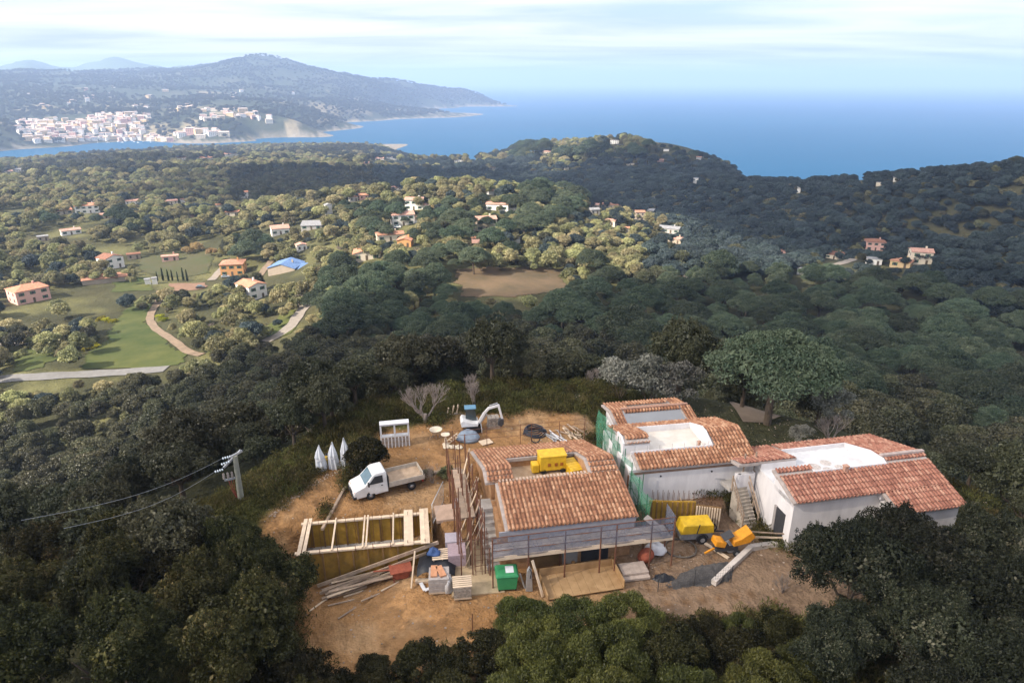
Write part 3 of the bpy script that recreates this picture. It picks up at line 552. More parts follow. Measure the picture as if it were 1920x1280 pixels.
def mass(name, key, x, y, z, scl, rng, kind='stuff'):
    """one object: a far mass of plants nobody could count, instanced on its points"""
    if len(x) == 0: return
    P = PLANTS[key]
    if 'first' not in P:
        raise RuntimeError('no single ' + key)
    me = bpy.data.meshes.new(name); me.vertices.add(len(x)); me.vertices.foreach_set('co', np.stack([x, y, z], 1).astype(np.float32).ravel())
    a = me.attributes.new('size', 'FLOAT', 'POINT'); a.data.foreach_set('value', np.asarray(scl, np.float32))
    a = me.attributes.new('turn', 'FLOAT_VECTOR', 'POINT'); t = np.zeros((len(x), 3), np.float32); t[:, 2] = rng.random(len(x)) * 6.28; t[:, :2] = rng.normal(size=(len(x), 2)) * 0.06; a.data.foreach_set('vector', t.ravel())
    o = link(bpy.data.objects.new(name, me)); tag(o, kind=kind)
    g = bpy.data.node_groups.new(name, 'GeometryNodeTree'); g.interface.new_socket('Geometry', in_out='INPUT', socket_type='NodeSocketGeometry'); g.interface.new_socket('Geometry', in_out='OUTPUT', socket_type='NodeSocketGeometry')
    gi, go = g.nodes.new('NodeGroupInput'), g.nodes.new('NodeGroupOutput'); ip = g.nodes.new('GeometryNodeInstanceOnPoints'); oi = g.nodes.new('GeometryNodeObjectInfo'); oi.inputs['Object'].default_value = P['first']; oi.inputs['As Instance'].default_value = True; oi.transform_space = 'ORIGINAL'
    s = g.nodes.new('GeometryNodeInputNamedAttribute'); s.data_type = 'FLOAT'; s.inputs['Name'].default_value = 'size'; r_ = g.nodes.new('GeometryNodeInputNamedAttribute'); r_.data_type = 'FLOAT_VECTOR'; r_.inputs['Name'].default_value = 'turn'
    e = g.nodes.new('FunctionNodeEulerToRotation'); L = g.links.new
    L(gi.outputs[0], ip.inputs['Points']); L(oi.outputs['Geometry'], ip.inputs['Instance']); L(r_.outputs['Attribute'], e.inputs[0]); L(e.outputs[0], ip.inputs['Rotation']); L(s.outputs['Attribute'], ip.inputs['Scale']); L(ip.outputs[0], go.inputs[0])
    o.modifiers.new('plants', 'NODES').node_group = g
    return o
# ---------------------------------------------------------------- roads, fields
ROADM = mat('asphalt', (0.17, 0.165, 0.16), 0.95, 0.15, 0.6); ROADM2 = mat('pale_road', (0.24, 0.21, 0.18), 0.95, 0.15, 0.6); PATHM = mat('pale_track', (0.21, 0.155, 0.11), 0.95, 0.25, 0.5); CONCR = mat('concrete', (0.45, 0.42, 0.39), 0.9, 0.2, 2, 0.2)
def drape_strip(name, px, width, m, lift=0.25):
    P = [ground(*q) for q in px]; P = [q for q in P if q is not None]; pts = []
    for a, b in zip(P, P[1:]):
        k = max(2, int((b - a).length / 3)); pts += [a.lerp(b, i / k) for i in range(k)]
    pts.append(P[-1])
    for _ in range(3): pts = [pts[0]] + [(pts[i - 1] + pts[i] * 2 + pts[i + 1]) / 4 for i in range(1, len(pts) - 1)] + [pts[-1]]
    X = []; 
    for i, p in enumerate(pts):
        d = pts[min(i + 1, len(pts) - 1)] - pts[max(i - 1, 0)]; nrm = Vector((-d.y, d.x, 0)).normalized()
        for s in (-0.5, 0, 0.5): q = p + nrm * s * width * (1 + 0.08 * math.sin(i * 1.7)); X.append((q.x, q.y))
    X = np.array(X); Z = H(X[:, 0], X[:, 1]).reshape(-1, 3)
    Z = np.maximum(Z, Z.max(1, keepdims=True) - 0.3).ravel() + lift
    n = len(pts); f = [(3 * i + j, 3 * i + j + 1, 3 * i + j + 4, 3 * i + j + 3) for i in range(n - 1) for j in (0, 1)]
    o = link(bpy.data.objects.new(name, mesh_np(name, np.column_stack([X, Z]), np.array(f)[:, ::-1], m, True))); tag(o, kind='structure'); return o
def drape_field(name, P, m, lift=0.2, n=60):
    G = [ground(*q) for q in P]; G = np.array([(g.x, g.y) for g in G if g is not None]); lo, hi_ = G.min(0), G.max(0)
    X, Y = np.meshgrid(np.linspace(lo[0], hi_[0], n), np.linspace(lo[1], hi_[1], n)); x, y = X.ravel(), Y.ravel(); s = sdist(x, y, G) + 2.0 * fbm(x, y, 9, 4, 3)
    i = (np.arange(n - 1)[:, None] * n + np.arange(n - 1)[None]).ravel(); q = np.stack([i, i + 1, i + n + 1, i + n], 1); q = q[(s[q] < 0).all(1)]
    use, inv = np.unique(q, return_inverse=True); o = link(bpy.data.objects.new(name, mesh_np(name, np.stack([x, y, H(x, y) + lift], 1)[use], inv.reshape(-1, 4), m, True))); return tag(o, kind='structure')
MEADOW = [(150, 692), (190, 640), (222, 590), (262, 552), (292, 556), (286, 600), (318, 640), (352, 668), (330, 692)]
BROWNF = [(850, 505), (1056, 505), (1062, 552), (960, 558), (862, 556)]
drape_field('meadow', MEADOW, mat('meadow_grass', (0.034, 0.068, 0.008), 0.95, 0.35, 0.05, 0.4, 2.0, col2=(0.098, 0.100, 0.026), detail=8))
drape_field('fallow_field', BROWNF, mat('fallow_soil', (0.095, 0.076, 0.040), 0.95, 0.3, 0.08, 0.5, 1.5, col2=(0.15, 0.10, 0.058), detail=8))
drape_field('meadow', [(0, 660), (70, 652), (120, 668), (85, 690), (20, 700)], bpy.data.materials['meadow_grass'])
drape_field('meadow', [(205, 520), (275, 520), (285, 545), (215, 548)], bpy.data.materials['meadow_grass'])
drape_field('field', [(255, 480), (330, 470), (400, 478), (398, 512), (350, 520), (262, 512)], mat('dry_field', (0.11, 0.095, 0.045), 0.95, 0.3, 0.06, 0.3, col2=(0.055, 0.066, 0.022)))
drape_field('field', [(0, 358), (60, 356), (90, 385), (30, 402), (0, 398)], bpy.data.materials['dry_field'])
drape_field('terrace', [(318, 532), (385, 530), (392, 542), (325, 546)], mat('red_soil', (0.20, 0.12, 0.08), 0.95, 0.2, 0.4))
drape_field('meadow', [(515, 590), (560, 570), (545, 625), (505, 640)], bpy.data.materials['meadow_grass'])
drape_strip('road', [(-60, 716), (0, 712), (60, 708), (130, 703), (200, 700), (260, 696), (312, 692)], 5.5, ROADM)
drape_strip('road', [(498, 642), (520, 632), (545, 615), (556, 598), (566, 582), (580, 568)], 4.2, ROADM2)
drape_strip('road', [(396, 526), (412, 508), (424, 496)], 4.0, ROADM2)
drape_strip('road', [(392, 545), (430, 545), (455, 540), (480, 525), (500, 500), (512, 486)], 3.5, PATHM)
drape_strip('road', [(-30, 650), (30, 645), (78, 640)], 5, ROADM2)
drape_strip('track', [(300, 545), (298, 565), (284, 585), (280, 600), (292, 618), (318, 634), (340, 650), (352, 662), (378, 666)], 3.0, PATHM)
drape_strip('track', [(1380, 770), (1430, 778), (1478, 774), (1502, 756), (1512, 735), (1500, 705)], 4.5, mat('pale_dust', (0.22, 0.17, 0.13), 0.95, 0.2, 0.6), 0.09)
drape_strip('track', [(1545, 500), (1575, 496), (1600, 488), (1604, 480)], 4.5, ROADM2)
keep_px(MEADOW, 300); keep_px([(a, b + 3) for a, b in BROWNF], 300); keep_px([(0, 662), (70, 655), (110, 668), (85, 688), (0, 700)], 260)
keep_px([(0, 703), (130, 695), (310, 685), (310, 698), (130, 710), (60, 735), (0, 740)], 260); keep_px([(498, 642), (540, 605), (566, 575), (575, 575), (556, 615), (515, 642)], 290)
keep_px([(255, 483), (400, 480), (398, 530), (390, 545), (262, 545)], 420); keep_px([(295, 545), (304, 550), (292, 600), (345, 645), (380, 662), (376, 670), (330, 660), (272, 605)], 330)
keep_px([(0, 640), (75, 636), (75, 645), (0, 650)], 280); keep_px([(1395, 765), (1480, 765), (1500, 745), (1508, 750), (1485, 782), (1400, 782)], 120); keep_px([(0, 360), (60, 358), (85, 385), (30, 400), (0, 398)], 700)
keep_px([(400, 485), (430, 490), (415, 530), (385, 530)], 360); keep_px([(1540, 500), (1600, 480), (1608, 482), (1590, 505)], 460); keep_px([(350, 470), (420, 470), (440, 480), (415, 500), (350, 500)], 400)

# ---------------------------------------------------------------- houses
WALLS = dict(white=(0.80, 0.77, 0.72), cream=(0.72, 0.63, 0.50), pink=(0.66, 0.40, 0.34), orange=(0.60, 0.31, 0.13), ochre=(0.62, 0.45, 0.25), grey=(0.42, 0.40, 0.38), stone=(0.40, 0.33, 0.26))
ROOFS = dict(terra=(0.40, 0.20, 0.13), pinkr=(0.47, 0.27, 0.21), brown=(0.24, 0.115, 0.075), greyr=(0.26, 0.26, 0.27), blue=(0.13, 0.22, 0.42), bright=(0.48, 0.225, 0.14))
WM = {k: mat('plaster_' + k, c, 0.9, 0.08, 0.8) for k, c in WALLS.items()}
def far_roof(k, c):
    m = mat('roof_' + k, c, 0.9, 0.25, 1.2, col2=[min(1, q * 1.35) for q in c]); t = m.node_tree; p = [n for n in t.nodes if n.type == 'BSDF_PRINCIPLED'][0]
    g = t.nodes.new('ShaderNodeTexCoord'); wv = t.nodes.new('ShaderNodeTexWave'); wv.inputs['Scale'].default_value = 1.3; wv.bands_direction = 'X'; b = t.nodes.new('ShaderNodeBump'); b.inputs['Distance'].default_value = 0.08; b.inputs['Strength'].default_value = 0.8
    t.links.new(g.outputs['Object'], wv.inputs['Vector']); t.links.new(wv.outputs[0], b.inputs['Height']); t.links.new(b.outputs[0], p.inputs['Normal']); return m
RM = {k: far_roof(k, c) for k, c in ROOFS.items()}
GLASS = mat('window_dark', (0.045, 0.05, 0.055), 0.15, 0.2, 2, spec=0.5); SHUT = mat('shutter_paint', (0.12, 0.09, 0.06), 0.7, 0.2, 5); SHUTG = mat('shutter_green', (0.05, 0.12, 0.07), 0.7, 0.2, 5)
def house(u, v, wpx, label, wall='cream', roof='terra', st=1, dep=0.7, rot=0, style='gable', ridge='x', win=True, cat='house', name='house', group=None, keep=True, hgt=None, sink=1.5, wing=None):
    g = ground(u, v)
    if g is None: print('house misses the land', u, v); return None
    d = math.hypot(g.x, g.y); W = wpx * float((np.array(g) - np.array([0, 0, CAMZ])) @ FW) / FPX; D = W * dep; a = -math.atan2(g.x, g.y) + R(rot)
    c = g + Vector((-math.sin(a), math.cos(a), 0)) * D / 2; e = thing(name, label, cat, (c.x, c.y, g.z), a, group); hw = hgt or (2.9 * st); rp = 0.30 * (D if ridge == 'x' else W) / 2; ov = 0.35
    b = MB(); x0, y0 = W / 2, D / 2
    if style == 'gable' and ridge == 'y': b.prism([(-x0, -sink), (x0, -sink), (x0, hw), (0, hw + rp), (-x0, hw)], -y0, y0)
    elif style == 'gable':
        b.prism([(-y0, -sink), (y0, -sink), (y0, hw), (0, hw + rp), (-y0, hw)], -x0, x0, Matrix(((0, 1, 0, 0), (1, 0, 0, 0), (0, 0, 1, 0), (0, 0, 0, 1))))
    elif style == 'mono': b.prism([(-y0, -sink), (y0, -sink), (y0, hw + rp), (-y0, hw)], -x0, x0, Matrix(((0, 1, 0, 0), (1, 0, 0, 0), (0, 0, 1, 0), (0, 0, 0, 1))))
    else: b.box(-x0, x0, -y0, y0, -sink, hw)
    b.build('wall', WM[wall], e); r_ = MB(); X, Y, t = x0 + ov, y0 + ov, 0.22; z0 = hw - 0.30 * ov + 0.05
    if style == 'gable' and ridge == 'y': r_.prism([(-X, z0), (0, hw + rp + 0.05), (X, z0), (X, z0 + t), (0, hw + rp + 0.05 + t), (-X, z0 + t)], -Y, Y)
    elif style == 'gable': r_.prism([(-Y, z0), (0, hw + rp + 0.05), (Y, z0), (Y, z0 + t), (0, hw + rp + 0.05 + t), (-Y, z0 + t)], -X, X, Matrix(((0, 1, 0, 0), (1, 0, 0, 0), (0, 0, 1, 0), (0, 0, 0, 1))))
    elif style == 'mono': r_.prism([(-Y, z0), (Y, hw + rp + 0.12), (Y, hw + rp + 0.12 + t), (-Y, z0 + t)], -X, X, Matrix(((0, 1, 0, 0), (1, 0, 0, 0), (0, 0, 1, 0), (0, 0, 0, 1))))
    elif style == 'hip':
        k = min(X, Y); rz_ = hw + 0.30 * k + 0.1; lx, ly = (X - k * 0.95, 0.02) if X > Y else (0.02, Y - k * 0.95)
        r_.poly([(-X, -Y, hw), (X, -Y, hw), (X, Y, hw), (-X, Y, hw), (-X, -Y, hw + 0.18), (X, -Y, hw + 0.18), (X, Y, hw + 0.18), (-X, Y, hw + 0.18), (-lx, -ly, rz_), (lx, -ly, rz_), (lx, ly, rz_), (-lx, ly, rz_)],
                [(3, 2, 1, 0), (0, 1, 5, 4), (1, 2, 6, 5), (2, 3, 7, 6), (3, 0, 4, 7), (4, 5, 9, 8), (5, 6, 10, 9), (6, 7, 11, 10), (7, 4, 8, 11), (8, 9, 10, 11)])
    else: r_.box(-X + 0.2, X - 0.2, -Y + 0.2, Y - 0.2, hw + 0.003, hw + 0.25)
    rf = r_.build('roof', RM[roof], e)
    if style in ('gable', 'hip') and wpx > 24: MB().box(-0.35, 0.35, -0.3, 0.3, 0, 1.5, Matrix.Translation((x0 * 0.45, 0.6, hw + rp * 0.6))).build('chimney', WM[wall], rf)
    if win and wpx > 13:
        n = max(2, int(W / 3.4))
        for s in range(max(1, round(hw / 2.9))):
            for i in range(n):
                x = -x0 + W * (i + 0.5) / n; door = s == 0 and i == n // 2; b = MB().box(x - 0.5, x + 0.5, -y0 - 0.06, -y0 + 0.1, 2.9 * s + (0.05 if door else 0.9), 2.9 * s + 2.2)
                o = b.build('door' if door else 'window', SHUT if door else GLASS, e)
                if not door and wpx > 26:
                    for q in (-0.82, 0.82): MB().box(x + q - 0.27, x + q + 0.27, -y0 - 0.09, -y0 + 0.02, 2.9 * s + 0.85, 2.9 * s + 2.25).build('shutter', SHUTG, o)
            for sx in (-1, 1):
                for yy in (-0.45, 0.45): MB().box(sx * x0 - 0.06, sx * x0 + 0.06, yy * y0 - 0.5, yy * y0 + 0.5, 2.9 * s + 0.9, 2.9 * s + 2.2).build('window', GLASS, e)
    hp = (hw + rp) * FPX / d
    if keep: keep_px([(u - wpx * 0.55, v + 1), (u + wpx * 0.55, v + 1), (u + wpx * 0.5, v - hp * 1.4), (u - wpx * 0.5, v - hp * 1.4)], d - 2); keep_px([(u - wpx * 0.42, v - hp * 0.05), (u + wpx * 0.42, v - hp * 0.05), (u + wpx * 0.42, v - hp), (u - wpx * 0.42, v - hp)], d - 8)
    if wing:  # lower annexe: (side, width, height, roof)
        s, ww, wh, wr = wing; q = MB().box(s * x0, s * (x0 + ww), -y0 * 0.8, y0 * 0.5, -sink, wh); q.build('annexe', WM[wall], e); MB().prism([(-y0 * 0.8 - 0.3, wh - 0.05), (y0 * 0.5, wh + 0.9), (y0 * 0.5, wh + 1.1), (-y0 * 0.8 - 0.3, wh + 0.15)], s * x0 + s * 0.02, s * (x0 + ww + 0.3), Matrix(((0, 1, 0, 0), (1, 0, 0, 0), (0, 0, 1, 0), (0, 0, 0, 1)))).build('annexe_roof', RM[wr], e)
    return e
HG = 'houses scattered over the wooded hills'
house(436, 517, 41, 'two-storey orange house with a red hip roof beside the curved driveway', 'orange', 'terra', 2, 0.9, -12, 'hip', group=HG)
house(66, 566, 56, 'large pink house with orange hip roof at the left edge of the valley', 'pink', 'bright', 2, 0.8, 18, 'hip', group=HG)
house(218, 503, 34, 'tall white house with brown roof above the red-roofed barn', 'white', 'brown', 2, 0.9, 28, 'gable', 'y', group=HG, wing=(-1, 3.5, 2.6, 'brown'))
house(198, 531, 74, 'long low barn with red roof among the trees of the valley', 'stone', 'terra', 1, 0.42, -4, 'gable', win=False, cat='barn', name='barn', group=HG, hgt=2.4)
house(278, 534, 10, 'smaller white hut beside the dirt track, left of its twin', 'white', 'greyr', 1, 1, 0, 'flat', win=False, cat='hut', name='hut', hgt=2.6)
house(291, 533, 9, 'narrow white hut beside the dirt track, right of its twin', 'white', 'greyr', 1, 1, 0, 'flat', win=False, cat='hut', name='hut', hgt=3.0)
house(486, 560, 36, 'white three-level house with orange roof on the slope below the blue-roofed shed', 'white', 'bright', 2, 1.25, 30, 'gable', 'y', group=HG, sink=4)
house(528, 513, 52, 'long blue-roofed shed with brick gable on the hillside', 'stone', 'blue', 1, 1.0, -24, 'gable', 'y', win=False, cat='shed', name='shed', hgt=2.6, wing=(1, 5, 2.0, 'blue'))
house(527, 440, 32, 'white house with salmon roof alone in the trees above the dry reeds', 'white', 'pinkr', 1, 0.9, 5, 'gable', group=HG, hgt=3.6)
house(584, 431, 38, 'low house with grey slab roof right of the lone white house', 'grey', 'greyr', 1, 0.7, -10, 'mono', group=HG, hgt=2.5)
house(567, 470, 18, 'small white cabin with tan roof below the grey-roofed house', 'white', 'pinkr', 1, 0.9, 10, 'gable', 'y', group=HG)
house(688, 488, 50, 'cream house with broad orange gable above the umbrella pines', 'cream', 'bright', 1, 0.8, -4, 'gable', 'y', group=HG, hgt=2.8)
house(733, 452, 50, 'long orange-roofed house behind a dark conifer', 'cream', 'terra', 1, 0.45, 8, 'gable', group=HG, hgt=3.2)
house(758, 464, 26, 'orange-walled house partly behind pines, right of the long house', 'orange', 'bright', 1, 1, -12, 'gable', 'y', group=HG, hgt=3.2)
house(757, 423, 42, 'pink-roofed villa with white porch, the lower of the hilltop pair', 'white', 'pinkr', 2, 0.7, 6, 'gable', group=HG, wing=(1, 4, 2.8, 'pinkr'))
house(776, 394, 34, 'white villa with pink roof, the upper of the hilltop pair', 'white', 'pinkr', 2, 0.7, -14, 'gable', group=HG, wing=(1, 5, 3.0, 'pinkr'))
house(913, 433, 38, 'villa with pink roof and lower porch right of the big round pine', 'cream', 'pinkr', 2, 0.7, 10, 'gable', group=HG, wing=(-1, 3.5, 2.8, 'pinkr'))
house(932, 395, 42, 'long white villa with pink roof and white terrace wall on the hilltop', 'white', 'pinkr', 1, 0.5, -12, 'gable', group=HG, hgt=3.6)
house(962, 396, 18, 'low white terrace wall beside the long pink-roofed villa', 'white', 'greyr', 1, 0.2, -8, 'flat', win=False, cat='wall', name='terrace_wall', hgt=1.8)
house(892, 456, 15, 'little shed with red and green roof below the porch villa', 'pink', 'bright', 1, 1, 0, 'mono', win=False, cat='shed', name='shed', hgt=2.6)
house(968, 456, 15, 'small white trailer roof showing among dark trees right of the porch villa', 'white', 'greyr', 1, 0.6, 15, 'flat', win=False, cat='trailer', name='trailer', hgt=2.2)
house(921, 366, 11, 'tiny white cottage with red roof near the crest of the village hill', 'white', 'bright', 1, 0.9, 20, 'gable', group=HG)
house(743, 357, 20, 'tan-roofed house just under the crest of the village hill', 'cream', 'pinkr', 1, 0.7, 0, 'hip', group=HG)
house(683, 374, 17, 'red-roofed house left of the crest, behind a round pine', 'pink', 'bright', 1, 0.8, 10, 'gable', group=HG)
house(664, 378, 16, 'grey flat-roofed house beside the red-roofed one left of the crest', 'grey', 'pinkr', 1, 0.8, 10, 'flat', group=HG)
house(618, 402, 12, 'narrow white tower house among trees left of the crest', 'white', 'greyr', 2, 0.9, 15, 'gable', 'y', group=HG)
for a in ((1641, 470, 33, 'two-storey pinkish house, the highest of the cluster in the right-hand valley', 'pink', 'brown', 2, 0.8, 12, 'hip'), (1563, 486, 32, 'tan house with tiled roof at the left of the right-hand valley cluster', 'cream', 'brown', 1, 0.8, -6, 'gable'),
          (1686, 502, 34, 'low ochre house with orange roof, middle of the right-hand valley cluster', 'ochre', 'terra', 1, 0.8, -10, 'hip'), (1726, 496, 36, 'pale house with pink roof and dark windows at the right of the valley cluster', 'cream', 'pinkr', 2, 0.8, 14, 'gable'),
          (1638, 497, 26, 'white unfinished house with flat roof below the highest one of the valley cluster', 'white', 'greyr', 1, 0.6, 5, 'flat'), (1500, 515, 12, 'small white house at the foot of the right-hand wooded slope', 'white', 'greyr', 1, 0.8, 0, 'flat'), (1470, 478, 16, 'pink-roofed house half hidden left of the valley cluster', 'pink', 'pinkr', 1, 0.6, 0, 'gable'),
          (1113, 390, 18, 'brown-roofed house at the head of the shaded village lane', 'stone', 'pinkr', 1, 0.8, -12, 'gable'), (1146, 390, 38, 'long brown-roofed house in the shaded village', 'stone', 'terra', 1, 0.4, -6, 'gable'), (1116, 402, 17, 'grey-walled house below the head of the shaded village', 'grey', 'greyr', 1, 0.9, 20, 'gable'),
          (1204, 400, 44, 'long grey-roofed house in the shaded village', 'stone', 'greyr', 1, 0.35, -8, 'gable'), (1200, 413, 17, 'red-roofed house under the long grey roof in the shaded village', 'stone', 'terra', 2, 0.9, 10, 'gable'), (1142, 423, 22, 'sunlit cream house on the edge of the shaded village', 'cream', 'pinkr', 1, 0.6, -20, 'gable'),
          (1252, 437, 40, 'grey-roofed house low in the shaded village', 'grey', 'greyr', 1, 0.5, -14, 'gable'), (1264, 457, 26, 'stone house with pink roof at the bottom of the shaded village', 'stone', 'pinkr', 1, 0.6, -25, 'gable'), (1176, 437, 10, 'tiny orange-roofed hut on the sunlit edge of the shaded village', 'cream', 'bright', 1, 0.9, 0, 'gable')):
    house(*a, group='houses in the shaded valleys' )
for a in ((121, 402, 28, 'house with broad red roof on the far left plain', 'cream', 'bright', 1, 0.9, 10, 'gable', 'x'), (165, 400, 40, 'white two-storey house with red roof right of the broad red roof', 'white', 'bright', 2, 0.6, -5, 'hip'), (248, 383, 22, 'low white house on the far left plain beyond the red roofs', 'white', 'pinkr', 1, 0.6, -8, 'gable'),
          (322, 383, 22, 'cream bungalow on the plain, left of a smaller white one', 'cream', 'pinkr', 1, 0.6, 5, 'gable'), (344, 380, 10, 'tiny white bungalow at the edge of the shadow on the plain', 'white', 'pinkr', 1, 0.9, 0, 'gable'), (195, 410, 18, 'brown roof showing through trees below the red-roofed houses', 'stone', 'pinkr', 1, 0.7, 0, 'gable'),
          (135, 440, 32, 'white and pink farmhouse in the trees of the left plain', 'white', 'pinkr', 1, 0.5, 8, 'gable'), (82, 452, 18, 'ruined pale building left of the farmhouse', 'stone', 'greyr', 1, 0.8, 0, 'flat'), (320, 490, 28, 'long pinkish farm building behind the cypress row', 'pink', 'pinkr', 1, 0.4, -6, 'gable'),
          (252, 486, 22, 'brown-roofed outbuilding right of the tall white house', 'stone', 'brown', 1, 0.5, 0, 'gable'), (457, 372, 18, 'white house with red roof in the shadowed woods', 'white', 'bright', 2, 0.7, 0, 'gable'), (412, 390, 13, 'small red-roofed house in the shadowed woods', 'cream', 'bright', 1, 0.8, 0, 'gable'),
          (436, 405, 25, 'house with orange roof at the edge of the shadowed woods', 'cream', 'bright', 1, 0.7, -12, 'gable'), (360, 412, 9, 'tiny pink house among green pines of the plain', 'pink', 'pinkr', 1, 0.9, 0, 'gable'), (340, 299, 19, 'house with bright orange roof on the near side of the bay', 'cream', 'bright', 1, 0.8, 0, 'gable'),
          (385, 299, 30, 'long white house beneath the orange roofs by the bay', 'white', 'bright', 1, 0.5, 0, 'gable'), (432, 293, 28, 'large house with orange roof right of the long white one by the bay', 'cream', 'bright', 2, 0.6, 0, 'gable'), (35, 322, 24, 'white house with pale roof near the left edge of the bay', 'white', 'greyr', 1, 0.6, 0, 'gable'),
          (15, 325, 16, 'cream house at the left edge by the bay', 'cream', 'pinkr', 1, 0.6, 0, 'gable'), (300, 322, 6, 'white speck of a house alone on the wooded bay slope', 'white', 'greyr', 1, 1, 0, 'flat'), (735, 299, 22, 'white house with terraces on the coast below the headland', 'white', 'pinkr', 2, 0.6, 0, 'flat'),
          (712, 300, 16, 'cream house left of the terraced white one on the coast', 'cream', 'pinkr', 1, 0.7, 0, 'gable'), (690, 309, 18, 'pinkish house on the wooded coast slope', 'pink', 'pinkr', 1, 0.6, 0, 'gable'), (858, 304, 20, 'low white building on the shore right of the coast houses', 'white', 'greyr', 1, 0.5, 0, 'flat'), (886, 299, 12, 'small white building at the end of the shore', 'white', 'greyr', 1, 0.7, 0, 'flat'), (922, 318, 14, 'grey house in shade behind the shore', 'grey', 'pinkr', 1, 0.6, 0, 'gable')):
    house(*a, group='houses towards the bay')
for a in ((1000, 283, 16, 'white house left on the promontory crest', 'white', 'greyr', 1, 0.6, 0, 'flat'), (1022, 288, 20, 'long cream house on the promontory crest', 'cream', 'pinkr', 1, 0.5, 0, 'gable'), (1152, 270, 16, 'white villa at the highest point of the promontory', 'white', 'greyr', 2, 0.6, 0, 'flat'),
          (1249, 284, 10, 'small white house on the right shoulder of the promontory', 'white', 'greyr', 1, 0.7, 0, 'flat'), (1310, 299, 9, 'white cottage near the cliff of the promontory', 'white', 'pinkr', 1, 0.8, 0, 'gable'), (1182, 310, 14, 'pale house in the shade under the promontory villa', 'cream', 'greyr', 1, 0.6, 0, 'flat'), (1238, 304, 12, 'pinkish house in the shade of the promontory', 'pink', 'pinkr', 1, 0.6, 0, 'gable'),
          (1062, 318, 9, 'pale hut in the woods of the promontory', 'cream', 'greyr', 1, 0.8, 0, 'flat'), (1304, 345, 9, 'tall white house alone on the dark slope', 'white', 'greyr', 2, 1, 0, 'flat'), (1497, 362, 6, 'white speck of a house below the saddle', 'white', 'greyr', 2, 1, 0, 'flat'), (1647, 349, 9, 'small pale house under the right ridge', 'cream', 'greyr', 1, 0.8, 0, 'flat'), (1682, 340, 14, 'white house near the right ridge', 'white', 'greyr', 1, 0.6, 0, 'gable'), (1612, 336, 12, 'house among pines on the right ridge line', 'cream', 'pinkr', 1, 0.6, 0, 'gable')):
    house(*a, group='houses on the promontory and ridge')
# ---------------------------------------------------------------- the harbour town across the bay
rng = np.random.default_rng(5)
def town_mesh(i, w_, d_, h_):
    b = MB().box(-w_ / 2, w_ / 2, -d_ / 2, d_ / 2, -6, h_); r_ = MB().prism([(-d_ / 2 - 0.4, h_), (0, h_ + d_ * 0.16), (d_ / 2 + 0.4, h_), (d_ / 2 + 0.4, h_ + 0.3), (0, h_ + d_ * 0.16 + 0.3), (-d_ / 2 - 0.4, h_ + 0.3)], -w_ / 2 - 0.4, w_ / 2 + 0.4, Matrix(((0, 1, 0, 0.0), (1, 0, 0, 0.0), (0, 0, 1, 0), (0, 0, 0, 1))))
    n0 = len(b.f); b.poly(r_.v, r_.f); n1 = len(b.f)
    for s in range(int(h_ // 3)):
        for k in range(int(w_ // 4)): x = -w_ / 2 + 2 + 4 * k; b.box(x - 0.6, x + 0.6, -d_ / 2 - 0.08, -d_ / 2 + 0.1, 3 * s + 0.9, 3 * s + 2.4)
    me = b.mesh('town_house', WM[('white', 'cream', 'white', 'ochre', 'white', 'pink')[i % 6]]); me.materials.append(TR[i % 2]); me.materials.append(GLASS)
    mi = np.zeros(len(me.polygons), np.int32); mi[n0:n1] = 1; mi[n1:] = 2; me.polygons.foreach_set('material_index', mi); return me
TR = [mat('town_roof_rose', (0.46, 0.34, 0.29), 0.9, 0.15, 0.4), mat('town_roof_pale', (0.52, 0.42, 0.36), 0.9, 0.15, 0.4)]
TM = [town_mesh(i, *q) for i, q in enumerate([(16, 11, 9), (22, 12, 7), (12, 11, 11), (26, 13, 9), (14, 12, 6.5), (18, 11, 12)])]
def town(P, n, label, group, big=1.0, dmin=2000):
    P = np.array(P, float); lo, hi_ = P.min(0), P.max(0); k = 0; used = []
    for _ in range(n * 12):
        u, v = lo + (hi_ - lo) * rng.random(2)
        if k >= n: break
        if sdist(np.array([u]), np.array([v]), P)[0] > 0: continue
        g = ground(u, v, dmin)
        if g is None or g.z < 1.0 or any((g.x - a) ** 2 + (g.y - b) ** 2 < 15 ** 2 for a, b in used): continue
        used.append((g.x, g.y)); o = link(bpy.data.objects.new('town_house', TM[rng.integers(6)])); o.location = g; o.rotation_euler = (0, 0, -math.atan2(g.x, g.y) + rng.normal() * 0.45); s = big * (0.75 + 0.5 * rng.random()); o.scale = (s, s, s); tag(o, label, 'house', group); k += 1
    return k
print('town', town([(56, 268), (130, 262), (260, 262), (300, 266), (268, 240), (290, 220), (262, 213), (180, 214), (165, 228), (118, 225), (40, 226), (30, 240)], 190, 'pale house packed among others in the harbour town', 'houses of the harbour town', 1.0),
      town([(60, 268), (250, 264), (320, 266), (300, 258), (200, 258), (110, 260)], 30, 'pale house in the waterfront row of the harbour town', 'waterfront houses of the harbour town', 1.05),
      town([(380, 228), (378, 205), (440, 203), (470, 208), (508, 222), (505, 230), (470, 222), (430, 224)], 36, 'pale building crowded on the fortress hill above the bay', 'buildings of the fortress hill', 1.05),
      town([(325, 262), (330, 246), (420, 246), (422, 262)], 12, 'white hotel block by the shore below the fortress hill', 'hotel blocks by the shore', 1.35),
      town([(330, 218), (300, 208), (370, 195), (372, 212)], 8, 'house on the slope between the town and the fortress', 'houses on the slope by the fortress'))
print('far', town([(80, 205), (40, 170), (260, 160), (520, 170), (640, 190), (700, 205), (560, 200), (300, 205)], 24, 'lone pale house on the far mountain slopes', 'lone houses on the far slopes', 1.2, 2600))
